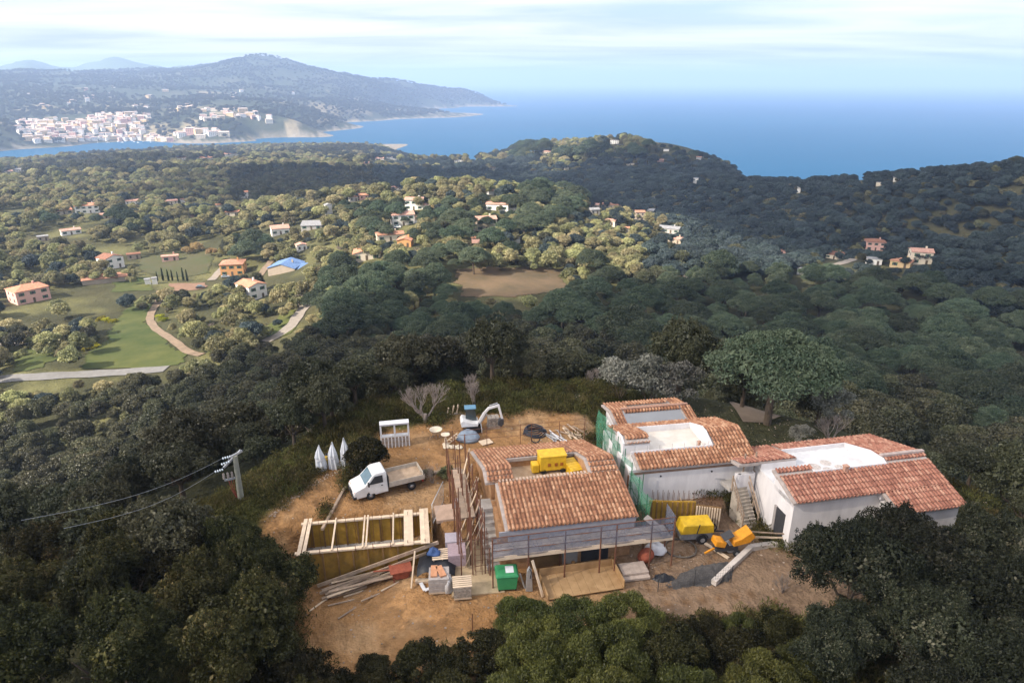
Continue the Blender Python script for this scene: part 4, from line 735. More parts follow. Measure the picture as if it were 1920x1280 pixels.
# sailing boats in the harbour
bh = MB().poly([(-4, -1.2, 0), (3, -1.2, 0), (5.5, 0, 0.2), (3, 1.2, 0), (-4, 1.2, 0), (-4.2, -1.4, 1.4), (3.2, -1.4, 1.4), (6.4, 0, 1.7), (3.2, 1.4, 1.4), (-4.2, 1.4, 1.4)], [(4, 3, 2, 1, 0), (5, 6, 7, 8, 9), (0, 1, 6, 5), (1, 2, 7, 6), (2, 3, 8, 7), (3, 4, 9, 8), (4, 0, 5, 9)]).box(-2, 1.5, -0.8, 0.8, 1.4, 2.2).mesh('hull', WM['white'])
bm_ = MB().tube([(0.5, 0, 1.4), (0.5, 0, 13)], 0.12, 5).mesh('mast', WM['white'])
for i in range(16):
    p = at_z(150 + 9 * i + rng.normal() * 2, 268 - rng.random() * 3, 0.15); e = thing('sailing_boat', 'white sailing boat moored in the harbour basin', 'boat', p, rng.random() * 6, 'boats moored in the harbour'); link(bpy.data.objects.new('hull', bh), e); link(bpy.data.objects.new('mast', bm_), e)
# ---------------------------------------------------------------- the three tiled houses of the building site
def G(u, v): return ground(u, v)
def tile_mat(name, a, b, c):
    m = bpy.data.materials.new(name); t = nodes_of(m); L = t.links.new
    o = t.nodes.new('ShaderNodeOutputMaterial'); p = t.nodes.new('ShaderNodeBsdfPrincipled'); L(p.outputs[0], o.inputs[0]); p.inputs['Roughness'].default_value = 0.85; p.inputs['Specular IOR Level'].default_value = 0.2
    at = t.nodes.new('ShaderNodeAttribute'); at.attribute_name = 'tint'; r_ = t.nodes.new('ShaderNodeValToRGB'); e = r_.color_ramp.elements; e[0].color = (*a, 1); e[1].color = (*c, 1); k = e.new(0.45); k.color = (*b, 1)
    L(at.outputs['Fac'], r_.inputs[0]); n = t.nodes.new('ShaderNodeTexNoise'); n.inputs['Scale'].default_value = 9; n.inputs['Detail'].default_value = 5; g = t.nodes.new('ShaderNodeTexCoord'); L(g.outputs['Object'], n.inputs['Vector'])
    mr = t.nodes.new('ShaderNodeMapRange'); mr.inputs['From Min'].default_value = 0.3; mr.inputs['From Max'].default_value = 0.7; mr.inputs['To Min'].default_value = 0.75; mr.inputs['To Max'].default_value = 1.25; L(n.outputs[0], mr.inputs['Value'])
    v = t.nodes.new('ShaderNodeVectorMath'); v.operation = 'SCALE'; L(r_.outputs[0], v.inputs[0]); L(mr.outputs[0], v.inputs['Scale']); L(v.outputs[0], p.inputs['Base Color']); return m
TILE1 = tile_mat('terracotta_tile_new', (0.24, 0.112, 0.066), (0.38, 0.185, 0.105), (0.54, 0.325, 0.205))
TILE2 = tile_mat('terracotta_tile_rose', (0.24, 0.105, 0.075), (0.37, 0.165, 0.115), (0.49, 0.28, 0.20))
WHITE = mat('white_render', (0.74, 0.71, 0.72), 0.9, 0.14, 1.1, 0.12, 12, col2=(0.83, 0.80, 0.80), stretch=(1, 1, 0.3), detail=8); BRICK = mat('hollow_brick', (0.42, 0.22, 0.10), 0.95, 0.25, 2.5, 0.3, col2=(0.52, 0.31, 0.17)); SLAB = mat('roof_screed', (0.42, 0.36, 0.33), 0.95, 0.2, 3)
TERR = mat('terrace_tile', (0.66, 0.60, 0.53), 0.85, 0.1, 1.2, col2=(0.74, 0.70, 0.64)); MEMB = mat('terrace_membrane', (0.66, 0.66, 0.68), 0.8, 0.15, 1.3, col2=(0.74, 0.74, 0.75)); GREYP = mat('grey_panel', (0.26, 0.27, 0.29), 0.7, 0.06, 0.6)
WOODN = mat('new_timber', (0.66, 0.52, 0.38), 0.9, 0.15, 2, 0.2, stretch=(1, 1, 1), obj_var=0.12); WOODO = mat('weathered_timber', (0.36, 0.27, 0.20), 0.95, 0.25, 3, 0.3, obj_var=0.2); PLYY = mat('yellow_form_panel', (0.40, 0.235, 0.03), 0.7, 0.3, 1.4, col2=(0.50, 0.30, 0.05)); PLYB = mat('brown_form_panel', (0.22, 0.13, 0.055), 0.85, 0.3, 1.4)
RUST = mat('rusty_steel', (0.17, 0.075, 0.045), 0.85, 0.3, 8); STEEL = mat('zinc_steel', (0.45, 0.46, 0.48), 0.5, 0.15, 5, metal=0.5); DARKM = mat('dark_metal', (0.05, 0.05, 0.055), 0.6, 0.2, 5); RUB = mat('rubber', (0.025, 0.025, 0.027), 0.85, 0.2, 8); GREENT = mat('green_tube', (0.04, 0.16, 0.09), 0.6, 0.2, 5)
def net_mat(name, col, dens, hole):
    """woven safety net: open mesh, threads cover part of it"""
    m = bpy.data.materials.new(name); t = nodes_of(m); L = t.links.new; o = t.nodes.new('ShaderNodeOutputMaterial'); a = t.nodes.new('ShaderNodeBsdfTransparent'); b = t.nodes.new('ShaderNodeBsdfDiffuse'); b.inputs[0].default_value = (*col, 1); x = t.nodes.new('ShaderNodeMixShader')
    g = t.nodes.new('ShaderNodeTexCoord'); n = t.nodes.new('ShaderNodeTexNoise'); n.inputs['Scale'].default_value = 2.2; n.inputs['Detail'].default_value = 4; L(g.outputs['Object'], n.inputs['Vector'])
    mr = t.nodes.new('ShaderNodeMapRange'); mr.inputs['From Min'].default_value = 0.3; mr.inputs['From Max'].default_value = 0.7; mr.inputs['To Min'].default_value = dens - hole; mr.inputs['To Max'].default_value = dens + hole; L(n.outputs[0], mr.inputs['Value']); L(mr.outputs[0], x.inputs[0])
    L(a.outputs[0], x.inputs[1]); L(b.outputs[0], x.inputs[2]); L(x.outputs[0], o.inputs[0]); return m
NETB = net_mat('grey_blue_net', (0.17, 0.18, 0.23), 0.55, 0.15); NETG = net_mat('green_net', (0.10, 0.30, 0.19), 0.50, 0.22)
def tile_slope(rng, patches, zf, m, col=0.27, row=0.37):
    """barrel tiles over rectangles of a roof; zf(y) is the roof height; rows run along the slope"""
    V, F, T, b = [], [], [], 0; X0 = min(p[0] for p in patches); ang = np.radians([0, 45, 90, 135, 180])
    for x0, x1, y0, y1 in patches:
        k0, k1 = int(math.ceil((x0 - X0 + 0.05) / col)), int((x1 - X0) / col); sgn = 1 if (y0 + y1) / 2 > 0 else -1; dz = zf(sgn * 1.0 + 0) - zf(sgn * 2.0); sl = math.hypot(1, dz); n = int(abs(y1 - y0) * sl / row)
        for k in range(k0, k1 + 1):
            x = X0 + k * col + rng.normal() * 0.008; ct = rng.normal() * 0.05
            for i in range(n + 1):
                ya = y1 - i * (y1 - y0) / max(n, 1) if sgn < 0 else y0 + i * (y1 - y0) / max(n, 1)   # upper end
                yb = ya + sgn * (row * 1.18) / sl
                if sgn < 0: yb = max(yb, y0 - 0.12)
                else: yb = min(yb, y1 + 0.12)
                if abs(yb - ya) < 0.08: continue
                za, zb = zf(ya) + 0.0, zf(yb) + 0.035; t0 = np.clip(rng.beta(1.6, 1.7) + ct, 0, 1); jx = rng.normal() * 0.01
                for kind in (0, 1):
                    if kind == 0:  # cover tile
                        ra, rb = 0.072, 0.098; pa = [(x + jx - ra * math.cos(q), ya, za + 0.05 + ra * 0.85 * math.sin(q)) for q in ang]; pb = [(x + jx - rb * math.cos(q), yb, zb + 0.05 + rb * 0.85 * math.sin(q)) for q in ang]
                        V += pa + pb; F += [(b + j, b + j + 1, b + 6 + j, b + 5 + j) for j in range(4)]; T += [t0] * 10; b += 10
                    else:          # channel tile between
                        xc = x + col / 2; w_ = col / 2 - 0.03; pa = [(xc - w_, ya, za + 0.045), (xc, ya, za + 0.012), (xc + w_, ya, za + 0.045)]; pb = [(xc - w_, yb, zb + 0.045), (xc, yb, zb + 0.012), (xc + w_, yb, zb + 0.045)]
                        if xc + w_ > x1 + 0.15: continue
                        V += pa + pb; F += [(b + j, b + j + 1, b + 4 + j, b + 3 + j) for j in range(2)]; T += [float(np.clip(t0 * 0.55, 0, 1))] * 6; b += 6
    me = mesh_np('tiles', V, F, m, True); a = me.attributes.new('tint', 'FLOAT', 'POINT'); a.data.foreach_set('value', np.array(T, np.float32)); return me
SWAP = Matrix(((0, 1, 0, 0), (1, 0, 0, 0), (0, 0, 1, 0), (0, 0, 0, 1)))
def site_house(name, label, o, phi, zb, W, db, df, zeb, zr, zef, front, back, floor_z, wallm, tilem, seed, ins=0.28, cat='house', flr=None, floor_m=TERR):
    """gable house with a terrace cut into its roof: front/back are plan rectangles of the two slopes (local x0, x1, y0, y1)"""
    e = thing(name, label, cat, (o[0], o[1], zb), phi); zeb, zr, zef, fz = zeb - zb, zr - zb, zef - zb, floor_z - zb; rng = np.random.default_rng(seed)
    zf = lambda y: zr - (zr - zeb) / db * y if y >= 0 else zr + (zr - zef) / df * y
    kb, kf = (zr - zeb) / db, (zr - zef) / df; th = 0.16
    # body up to the terrace floor
    ye, yf = db - ins, -df + ins; pr = [(yf, -2.5), (ye, -2.5), (ye, min(fz, zf(ye) - th - 0.02))]
    if zf(ye) - th - 0.02 < fz: pr.append(((zr - fz - th - 0.02) / kb, fz))
    if zf(yf) - th - 0.02 < fz: pr.append((-(zr - fz - th - 0.02) / kf, fz))
    pr.append((yf, min(fz, zf(yf) - th - 0.02)))
    wb = MB().prism(pr, ins, W - ins, SWAP)
    sl = MB()
    for R_ in front + back:
        x0, x1, y0, y1 = R_; a0, a1 = max(y0, -df + ins) + 0.002, min(y1, db - ins) - 0.002; c0, c1 = max(x0, 0) + (ins if x0 <= 0.3 else 0.004), x1 - (ins if x1 >= W - 0.05 else 0.004)
        za, zb_ = zf(a0) - th - 0.01, zf(a1) - th - 0.01
        q = [(a0, fz - 0.3), (a1, fz - 0.3), (a1, zb_), (a0, za)] if min(za, zb_) > fz - 0.25 else ([(a0, fz - 0.3), ((zr - fz + 0.3 - th) / kb, fz - 0.3), (a0, za)] if za > zb_ else [(-(zr - fz + 0.3 - th) / kf, fz - 0.3), (a1, fz - 0.3), (a1, zb_)])
        if max(za, zb_) > fz - 0.2: wb.prism(q, c0, c1, SWAP)
        sl.prism([(y0, zf(y0) - th), (y1, zf(y1) - th), (y1, zf(y1)), (y0, zf(y0))], x0, x1, SWAP)
    wb.build('wall', wallm, e); rf = sl.build('roof', SLAB, e)
    for P in (front, back):
        for q in P: link(bpy.data.objects.new('tiles', tile_slope(rng, [q], zf, tilem)), rf)
    if flr:
        MB().box(flr[0], flr[1], flr[2], flr[3], fz + 0.003, fz + 0.05).build('terrace_floor', floor_m, e)
    return e, zf
# 1 the middle house, still a shell
Z1 = 171.0
h1, zf1 = site_house('unfinished_house', 'unfinished brick house in the middle, yellow machines on its roof terrace', (-1.931, 40.265), 0.184, Z1, 9.125, 6.825, 5.353, 172.9, 175.458, 174.15,
    [(0.55, 9.13, -5.36, -1.42), (7.02, 9.13, -1.42, 0), (-0.1, 1.85, -1.35, 0)], [(7.02, 9.13, 0, 6.83), (-0.1, 7.02, 2.45, 6.83), (-0.1, 1.85, 0, 2.45)], 173.75, BRICK, TILE1, 1, flr=(0.3, 7.0, -1.5, 2.45), floor_m=mat('screed_floor', (0.50, 0.33, 0.20), 0.95, 0.2, 1.5, col2=(0.56, 0.42, 0.29)))
def L1(x, y, z): return (x, y, z - Z1)
MB().box(1.86, 7.02, 2.33, 2.45, 174.30 - Z1, zf1(2.45) + 0.02).build('coping', SLAB, h1)
MB().bar(L1(7.02, -1.42, 175.12), L1(0.6, -1.42, 175.12), 0.1, 0.05).build('ridge_board', WOODN, h1)
tk = MB()
for i in range(26): x = 0.8 + i * 0.235; tk.box(x, x + 0.13, -1.50, -1.22, zf1(-1.45) + 0.03, zf1(-1.45) + 0.14)
tk.build('loose_tiles', mat('pale_tile', (0.52, 0.38, 0.29), 0.9, 0.3, 4), h1)
MB().box(0.15, 9.0, -5.40, -5.33, 173.80 - Z1, 174.10 - Z1).build('eaves_board', mat('grey_fascia', (0.34, 0.34, 0.38), 0.8, 0.15, 2), h1)
MB().box(0.75, 8.95, -5.30, -5.12, 172.0 - Z1, 173.72 - Z1).build('upper_wall', mat('grey_plaster', (0.40, 0.39, 0.42), 0.9, 0.12, 1.5), h1)
for x0, x1, m_, nm in ((2.2, 4.2, PLYB, 'boarded_opening'), (4.3, 5.3, mat('grey_block', (0.36, 0.34, 0.32), 0.9, 0.15, 2), 'blocked_opening'), (5.55, 7.35, DARKM, 'garage_opening')): MB().box(x0, x1, -5.16, -4.9, -0.3, 1.55).build(nm, m_, h1)
for i in range(8): MB().box(-0.55, 0.35, -5.0 + i * 0.36, -4.6 + i * 0.36, -0.3, 0.28 + i * 0.29).build('step', CONCR, h1)
MB().box(-0.6, 0.4, -2.1, -0.9, -0.3, 2.62).build('landing', CONCR, h1)
# 2 rear house: two blocks
h2, zf2 = site_house('white_house', 'white house behind the formwork wall, terracotta roof with an empty pale terrace', (7.397, 43.64), 0.168, 172.0, 9.6, 3.655, 3.039, 174.814, 175.978, 175.0,
    [(0.75, 9.6, -3.04, -1.6), (6.86, 9.6, -1.6, 0), (0.55, 2.45, -0.7, 0)], [(6.86, 9.6, 0, 3.66), (2.5, 6.86, 2.35, 3.66), (0.55, 2.45, 0, 3.66)], 174.82, WHITE, TILE1, 2, flr=(0.75, 6.86, -1.58, 2.35), floor_m=TERR)
MB().box(0.72, 6.86, -1.66, -1.60, 174.7 - 172, zf2(-1.6) + 0.16).build('coping', WHITE, h2); MB().box(2.46, 6.86, 2.30, 2.38, 174.8 - 172, zf2(2.35) + 0.10).build('coping', WHITE, h2); MB().prism([(-1.58, zf2(-1.58) - 0.2), (2.34, zf2(2.34) - 0.2), (2.34, zf2(2.34) + 0.14), (0.3, zf2(0) + 0.16), (-0.4, zf2(0) + 0.14), (-1.58, zf2(-1.58) + 0.14)], 6.80, 6.87, SWAP).build('coping', WHITE, h2)
MB().prism([(-0.7, 2.6), (0.75, 2.6), (0.75, zf2(0) + 0.02), (-0.1, zf2(0) + 0.1), (-0.7, zf2(-0.7) + 0.03)], 0.45, 0.56, SWAP).build('gable_wall', WHITE, h2)
ra = MB()
for i in range(7): x = 1.0 + i * 0.92; ra.tube([(x, -1.63, zf2(-1.6) + 0.1), (x, -1.63, zf2(-1.6) + 0.55)], 0.015, 4)
ra.build('terrace_rail', STEEL, h2); MB().lathe([(0.1, 0), (0.12, 0.45), (0.16, 0.5), (0.02, 0.6)], (6.3, -0.6, 2.85), 10).build('chimney_pot', mat('clay', (0.45, 0.27, 0.2), 0.9, 0.2, 5), h2)
MB().box(0.4, 9.3, -2.80, -2.775, 2.45, 2.62).build('eaves_band', mat('eaves_brown', (0.28, 0.18, 0.13), 0.9, 0.2, 3), h2)
for x in (2.6, 6.4): MB().cyl((x, -2.80, 2.15), 0.07, 0.08, 10, axis='Y').build('vent', DARKM, h2)
MB().box(0.22, 0.32, -2.75, -2.6, -0.5, 2.4).build('copper_downpipe', mat('copper', (0.45, 0.2, 0.1), 0.5, 0.1, 3, metal=0.6), h2)
h2b, zf2b = site_house('white_house', 'rearmost tiled house block with a flat grey panel set in its roof', (8.03, 50.32), 0.173, 171.3, 6.73, 2.03, 2.9, 174.3, 174.7, 174.02,
    [(-0.1, 0.95, -2.9, 0), (5.85, 6.75, -2.9, 0), (0.95, 5.85, -0.4, 0), (0.95, 5.85, -2.9, -1.78)], [(-0.1, 1.6, 0, 2.05), (5.4, 6.75, 0, 2.05), (1.6, 5.4, 1.15, 2.05), (1.6, 5.4, 0, 0.35)], 173.6, WHITE, TILE1, 3)
MB().prism([(-1.78, zf2b(-1.78) - 0.02), (-0.4, zf2b(-0.4) - 0.02), (-0.4, zf2b(-0.4) + 0.03), (-1.78, zf2b(-1.78) + 0.03)], 0.9, 5.88, SWAP).build('grey_panel', GREYP, h2b)
MB().box(1.62, 5.38, 0.37, 1.13, zf2b(1.2) - 0.3, zf2b(1.2) - 0.1).build('roof_gutter', SLAB, h2b)
MB().bar((0.9, -0.02, zf2b(0) + 0.14), (6.7, -0.02, zf2b(0) + 0.14), 0.18, 0.14).build('ridge', bpy.data.materials['clay'], h2b)
# 3 right-hand house
h3, zf3 = site_house('white_house', 'right-hand white house with outside stair, rose-tiled roof and white-walled terrace', (17.336, 39.38), 0.199, 171.4, 11.42, 4.944, 2.646, 174.55, 175.887, 175.0,
    [(0.0, 11.42, -2.65, -0.62), (8.12, 11.42, -0.62, 0), (-0.05, 2.7, -0.62, 0), (6.35, 11.42, -4.3, -2.65)], [(8.12, 11.42, 0, 4.95), (2.95, 8.12, 3.55, 4.95), (0, 2.95, 1.72, 4.95)], 174.72, WHITE, TILE2, 4, flr=(0.3, 8.12, -0.6, 3.55), floor_m=MEMB)
MB().box(6.6, 11.14, -4.05, -2.3, -2.5, zf3(-4.05) - 0.2).build('annexe_wall', WHITE, h3)
MB().box(2.7, 8.12, -0.68, -0.62, 3.1, zf3(-0.62) + 0.15).build('coping', WHITE, h3); MB().box(2.95, 8.12, 3.50, 3.57, 3.3, zf3(3.55) + 0.13).build('coping', WHITE, h3); MB().prism([(-0.62, 3.3), (3.5, 3.3), (3.5, zf3(3.5) + 0.13), (1.0, zf3(0.6) + 0.16), (-0.3, zf3(-0.1) + 0.14), (-0.62, zf3(-0.62) + 0.13)], 8.06, 8.13, SWAP).build('coping', WHITE, h3)
MB().bar((8.1, 0, zf3(0) + 0.13), (11.45, 0, zf3(0) + 0.13), 0.26, 0.16).build('ridge', mat('mortar_ridge', (0.42, 0.34, 0.31), 0.95, 0.25, 4), h3)
MB().box(4.72, 4.98, -0.95, -0.70, zf3(-0.8), zf3(-0.8) + 0.42).box(4.68, 5.02, -0.99, -0.66, zf3(-0.8) + 0.42, zf3(-0.8) + 0.50).build('chimney', bpy.data.materials['clay'], h3)
MB().box(0.2, 0.29, -1.7, -0.8, -0.3, 2.05).build('doorway', DARKM, h3)
MB().box(0.16, 0.32, -0.8, -0.55, -0.3, 2.1).build('door_jamb', mat('grey_door', (0.34, 0.31, 0.30), 0.8, 0.1, 2), h3)
MB().box(-1.3, 0.1, 2.0, 2.3, 0.5, 3.0).build('porch_wall', WHITE, h3); MB().box(-1.15, -0.95, 1.95, 2.15, 1.0, 3.0).build('porch_post', WHITE, h3)
MB().prism([(1.65, zf3(1.7) + 0.0), (4.98, zf3(4.98)), (4.98, zf3(4.98) - 0.2), (1.65, zf3(1.7) - 0.2)], -1.45, 0.0, SWAP).build('porch_roof', SLAB, h3)
pt = [(-1.45, 0.0, 1.72, 4.95)]; link(bpy.data.objects.new('porch_tiles', tile_slope(np.random.default_rng(9), pt, zf3, TILE2)), h3)
# paler traces of mortar on the terrace membrane
for x, y, r_ in ((4.2, 1.4, 0.42), (5.3, 1.7, 0.36), (5.9, 1.0, 0.3), (4.9, 0.8, 0.35)): MB().lathe([(0.001, 0.06), (r_, 0.055), (r_ * 1.1, 0.05)], (x, y, 174.72 - 171.4), 14).build('mortar_trace', mat('mortar_trace', (0.52, 0.47, 0.44), 0.9, 0.3, 6), h3)
# outside stair and landing
A, B_ = at_z(1408, 992, 171.05), at_z(1386, 912, 173.35); st = thing('outside_stair', 'concrete outside stair with timber handrails up to the right-hand house', 'stair', A, math.atan2(B_.y - A.y, B_.x - A.x) - math.pi / 2)
Ls, Hs, n = math.hypot(B_.x - A.x, B_.y - A.y), B_.z - A.z, 12
for i in range(n): MB().box(-0.55, 0.55, i * Ls / n, (i + 1) * Ls / n + 0.003 * (i % 2), -0.3, (i + 1) * Hs / n).build('step', mat('stair_concrete', (0.46, 0.40, 0.33), 0.95, 0.2, 3) if i == 0 else bpy.data.materials['stair_concrete'], st)
MB().box(-0.75, 2.6, Ls + 0.01, Ls + 1.3, Hs - 0.3, Hs).build('landing', CONCR, st); MB().box(0.56, 0.66, 0, Ls, -0.4, 0.0).build('side_wall', CONCR, st)
for s in (-0.62, 0.62):
    for k in (0.1, 0.5, 0.98): MB().bar((s, k * Ls, k * Hs - 0.1), (s, k * Ls, k * Hs + 1.05), 0.08).build('post', WOODO, st)
    for hh in (0.55, 1.0): MB().bar((s, 0.08 * Ls, 0.08 * Hs + hh), (s, Ls, Hs + hh), 0.05, 0.1).build('handrail', WOODO, st)
for x, y in ((0.9, 0.1), (1.7, 0.1), (2.5, 0.1), (2.5, 1.2)): MB().bar((x, Ls + y, Hs), (x, Ls + y, Hs + 1.05), 0.08).build('post', WOODO, st)
for hh in (0.5, 0.95): MB().bar((0.7, Ls + 0.1, Hs + hh), (2.6, Ls + 0.1, Hs + hh), 0.05, 0.1).build('handrail', WOODO, st)
for x in (0.4, 1.3): MB().bar((x, Ls + 0.3, Hs), (x, Ls + 0.3, Hs + 2.4), 0.09).build('prop', WOODO, st)
# on the unfinished house's terrace (local frame of house 1)
def W1(x, y, z): return h1.matrix_basis @ Vector((x, y, z - Z1)) if False else (Matrix.Translation(h1.location) @ Matrix.Rotation(0.184, 4, 'Z')) @ Vector((x, y, z - Z1))
YEL = mat('yellow_paint', (0.70, 0.42, 0.02), 0.5, 0.22, 3, col2=(0.80, 0.52, 0.03), spec=0.4, detail=9)
e = thing('plaster_machine', 'big yellow boxy machine on the terrace of the unfinished house', 'machine', W1(5.15, 1.55, 173.8), 0.184)
MB().box(-0.95, 0.95, -0.5, 0.55, 0.25, 1.35).build('housing', YEL, e, 0.04); MB().box(-1.0, 1.0, -0.56, 0.6, 1.352, 1.43).build('lid', YEL, e, 0.02)
for x in (-0.4, 0.1, 0.5): MB().box(x, x + 0.22, -0.53, -0.48, 0.6, 0.85).build('grille', mat('machine_rust', (0.35, 0.12, 0.02), 0.7, 0.3, 6), e)
MB().box(-1.5, -0.97, -0.4, 0.3, 0.1, 0.75).build('hopper', YEL, e, 0.06)
for x in (-0.7, 0.7): MB().cyl((x, -0.5, 0.2), 0.2, 0.12, 14, axis='Y').build('wheel', RUB, e)
e = thing('yellow_crate', 'yellow lidded crate right of the big machine on the terrace', 'crate', W1(6.55, 0.95, 173.8), 0.184 + 0.15); MB().box(-0.42, 0.42, -0.85, 0.85, 0, 0.62).build('body', YEL, e, 0.03); MB().box(-0.45, 0.45, -0.88, 0.88, 0.622, 0.70).build('lid', YEL, e, 0.02)
for i in range(5): MB().box(-0.43, 0.43, -0.7 + i * 0.33, -0.66 + i * 0.33, 0.702, 0.712).build('rib', mat('yellow_dull', (0.6, 0.37, 0.02), 0.6, 0.1, 3) if i == 0 else bpy.data.materials['yellow_dull'], e)
# ---------------------------------------------------------------- scaffolds, formwork, stacks and small things of the site
def pole_set(e, pts, h, m, r=0.03, name='pole', lean=0.0, rng=random.Random(3)):
    me = MB().tube([(0, 0, -0.2), (0, 0, 1)], r, 6).mesh(name, m)
    for p, hh in zip(pts, h if isinstance(h, (list, tuple)) else [h] * len(pts)):
        o = link(bpy.data.objects.new(name, me), e); o.location = p; o.scale = (1, 1, hh); o.rotation_euler = (rng.uniform(-lean, lean), rng.uniform(-lean, lean), 0)
def gz1(x, y): return float(H(np.array([x], float), np.array([y], float))[0])
F1 = Matrix.Translation(h1.location) @ Matrix.Rotation(0.184, 4, 'Z')
# front scaffold with deck and net
e = thing('scaffold', 'front scaffold with timber deck and grey-blue net under the eaves of the unfinished house', 'scaffold', h1.location, 0.184)
yd0, yd1, zd = -6.55, -5.42, 2.16
for x in (-0.45, 1.75, 4.05, 6.3, 7.3, 9.6, 11.1): 
    for y in (yd0 - 0.05,) + ((yd1,) if x in (-0.45, 4.05, 9.6, 11.1) else ()): MB().tube([(x, y, -0.3), (x, y, 3.55 if y < -6 else 2.0)], 0.05, 6).build('pole', RUST, e)
for i, (a, b) in enumerate(((-0.4, 2.5), (2.5, 4.6), (4.6, 8.0), (8.0, 10.95))):
    for j in range(3): MB().box(a + 0.01, b - 0.01, yd0 + 0.05 + j * 0.42, yd0 + 0.43 + j * 0.42, zd, zd + 0.05 + 0.004 * ((i + j) % 3)).build('deck_plank', mat('deck_grey', (0.34, 0.30, 0.28), 0.9, 0.2, 2, obj_var=0.15) if (i, j) == (0, 0) else bpy.data.materials['deck_grey'], e)
MB().box(-0.45, 11.05, yd0 - 0.06, yd0 - 0.01, zd - 0.18, zd + 0.12).build('toe_board', WOODN, e)
for zz in (0.55, 1.1, 1.5): MB().tube([(-0.5, yd0 - 0.05, zd + zz), (11.15, yd0 - 0.05, zd + zz)], 0.03, 5).build('rail', RUST, e)
MB().tube([(-0.5, yd0, zd - 0.12), (11.1, yd0, zd - 0.12)], 0.03, 5).build('rail', RUST, e); MB().tube([(-0.5, yd1, zd - 0.12), (11.1, yd1, zd - 0.12)], 0.03, 5).build('rail', RUST, e)
V, Fq = [], []
nx, nz = 70, 8
for i in range(nx + 1):
    for j in range(nz + 1): x = -0.45 + 11.5 * i / nx; V.append((x, yd0 - 0.09 + 0.05 * math.sin(x * 2.3 + j * 0.4), zd + 0.05 + 1.5 * j / nz - 0.05 * abs(math.sin(x * 1.2)) * (j == nz)))
for i in range(nx):
    for j in range(nz): k = i * (nz + 1) + j; Fq.append((k, k + nz + 1, k + nz + 2, k + 1))
link(bpy.data.objects.new('net', mesh_np('net', V, Fq, NETB, True)), e)
MB().box(-0.02, 0.02, 0, 1.3, 0, 1.5, Matrix.Translation((11.1, yd0, zd + 0.05))).build('net', NETB, e)
MB().bar((9.7, yd1 + 0.2, zd + 0.75), (10.7, yd0 + 0.2, zd + 0.1), 0.55, 0.05).build('leaning_board', bpy.data.materials['deck_grey'], e)
# left scaffold of rusty poles and boards
e = thing('scaffold', 'tall scaffold of rusty poles and leaning boards on the left side of the unfinished house', 'scaffold', h1.location, 0.184)
rr = random.Random(8)
for i in range(11):
    for x in (-2.15, -1.4, -0.75): pole_set(e, [(x + rr.uniform(-0.12, 0.12), -5.2 + i * 0.95, 0)], 4.6 + rr.uniform(-0.5, 0.5), RUST, 0.042, lean=0.015, rng=rr)
for zz in (1.5, 2.7, 3.7):
    for x in (-2.1, -0.75): MB().tube([(x, -5.4, zz), (x, 4.2, zz + 0.05)], 0.025, 5).build('ledger', RUST, e)
for i in range(0, 9, 2): MB().tube([(-2.2, -5.2 + i * 1.15, 2.65), (-0.6, -5.2 + i * 1.15, 2.65)], 0.025, 5).build('transom', RUST, e)
for i in range(9): y = -4.6 + i * 0.95; MB().bar((-1.9 + rr.uniform(-0.2, 0.3), y, 0.2), (-0.55 + rr.uniform(-0.3, 0.2), y + rr.uniform(-0.6, 0.9), 3.9), 0.14, 0.04).build('leaning_board', WOODN if i % 2 else WOODO, e)
for i in range(2): MB().box(-1.9, -1.5 + 0.02, -3.0 + i * 3, -0.05 + i * 3, 2.72, 2.77).build('deck_plank', WOODO, e); MB().box(-1.45, -1.0, -3.0 + i * 3, -0.05 + i * 3, 2.72, 2.77).build('deck_plank', WOODO, e)
# green netted scaffold on the right side
e = thing('scaffold', 'green-netted scaffold between the unfinished house and the rear white house', 'scaffold', h1.location, 0.184)
pg = [(10.0 + 0.02 * i, -4.6 + i * 1.55, 0.2) for i in range(8)]
pole_set(e, pg, [4.0, 4.3, 4.5, 4.7, 4.8, 4.8, 4.6, 4.5], GREENT, 0.03, lean=0.01, rng=rr); pole_set(e, [(10.9, -4.6 + i * 1.55, 0.4) for i in range(2, 8)], 3.3, GREENT, 0.03, lean=0.01, rng=rr)
for zz in (1.4, 2.6, 3.5): MB().tube([(10.0, -4.7, zz), (10.15, 6.4, zz + 0.5)], 0.022, 5).build('ledger', GREENT, e)
for i in range(7): MB().tube([(10.05, -4.6 + i * 1.55, 1.4), (10.05, -3.05 + i * 1.55, 3.2)], 0.02, 5).build('brace', GREENT, e)
V, Fq = [], []
for i in range(41):
    for j in range(7): y = -4.7 + 11.2 * i / 40; V.append((10.15 + 0.16 * math.sin(i * 0.9 + j * 0.3) + 0.12 * math.sin(j * 1.1), y, 0.3 + (3.5 + 0.03 * i) * j / 6 - 0.1 * abs(math.sin(i * 0.4))))
for i in range(40):
    for j in range(6): k = i * 7 + j; Fq.append((k, k + 7, k + 8, k + 1))
link(bpy.data.objects.new('net', mesh_np('net', V, Fq, NETG, True)), e)
# guard rail behind the unfinished house
e = thing('guard_rail', 'guard rail of thin rusty posts behind the unfinished house', 'guard rail', h1.location, 0.184)
for x in (-1.4, 1.3, 4.0, 4.9, 7.2, 9.3): MB().tube([(x, 7.3, 0), (x, 7.3, 3.6)], 0.028, 5).build('post', RUST, e)
for zz in (2.6, 3.1, 3.5): MB().tube([(-2.2, 7.3, zz), (9.4, 7.3, zz + 0.1)], 0.018, 4).build('rail', RUST, e)
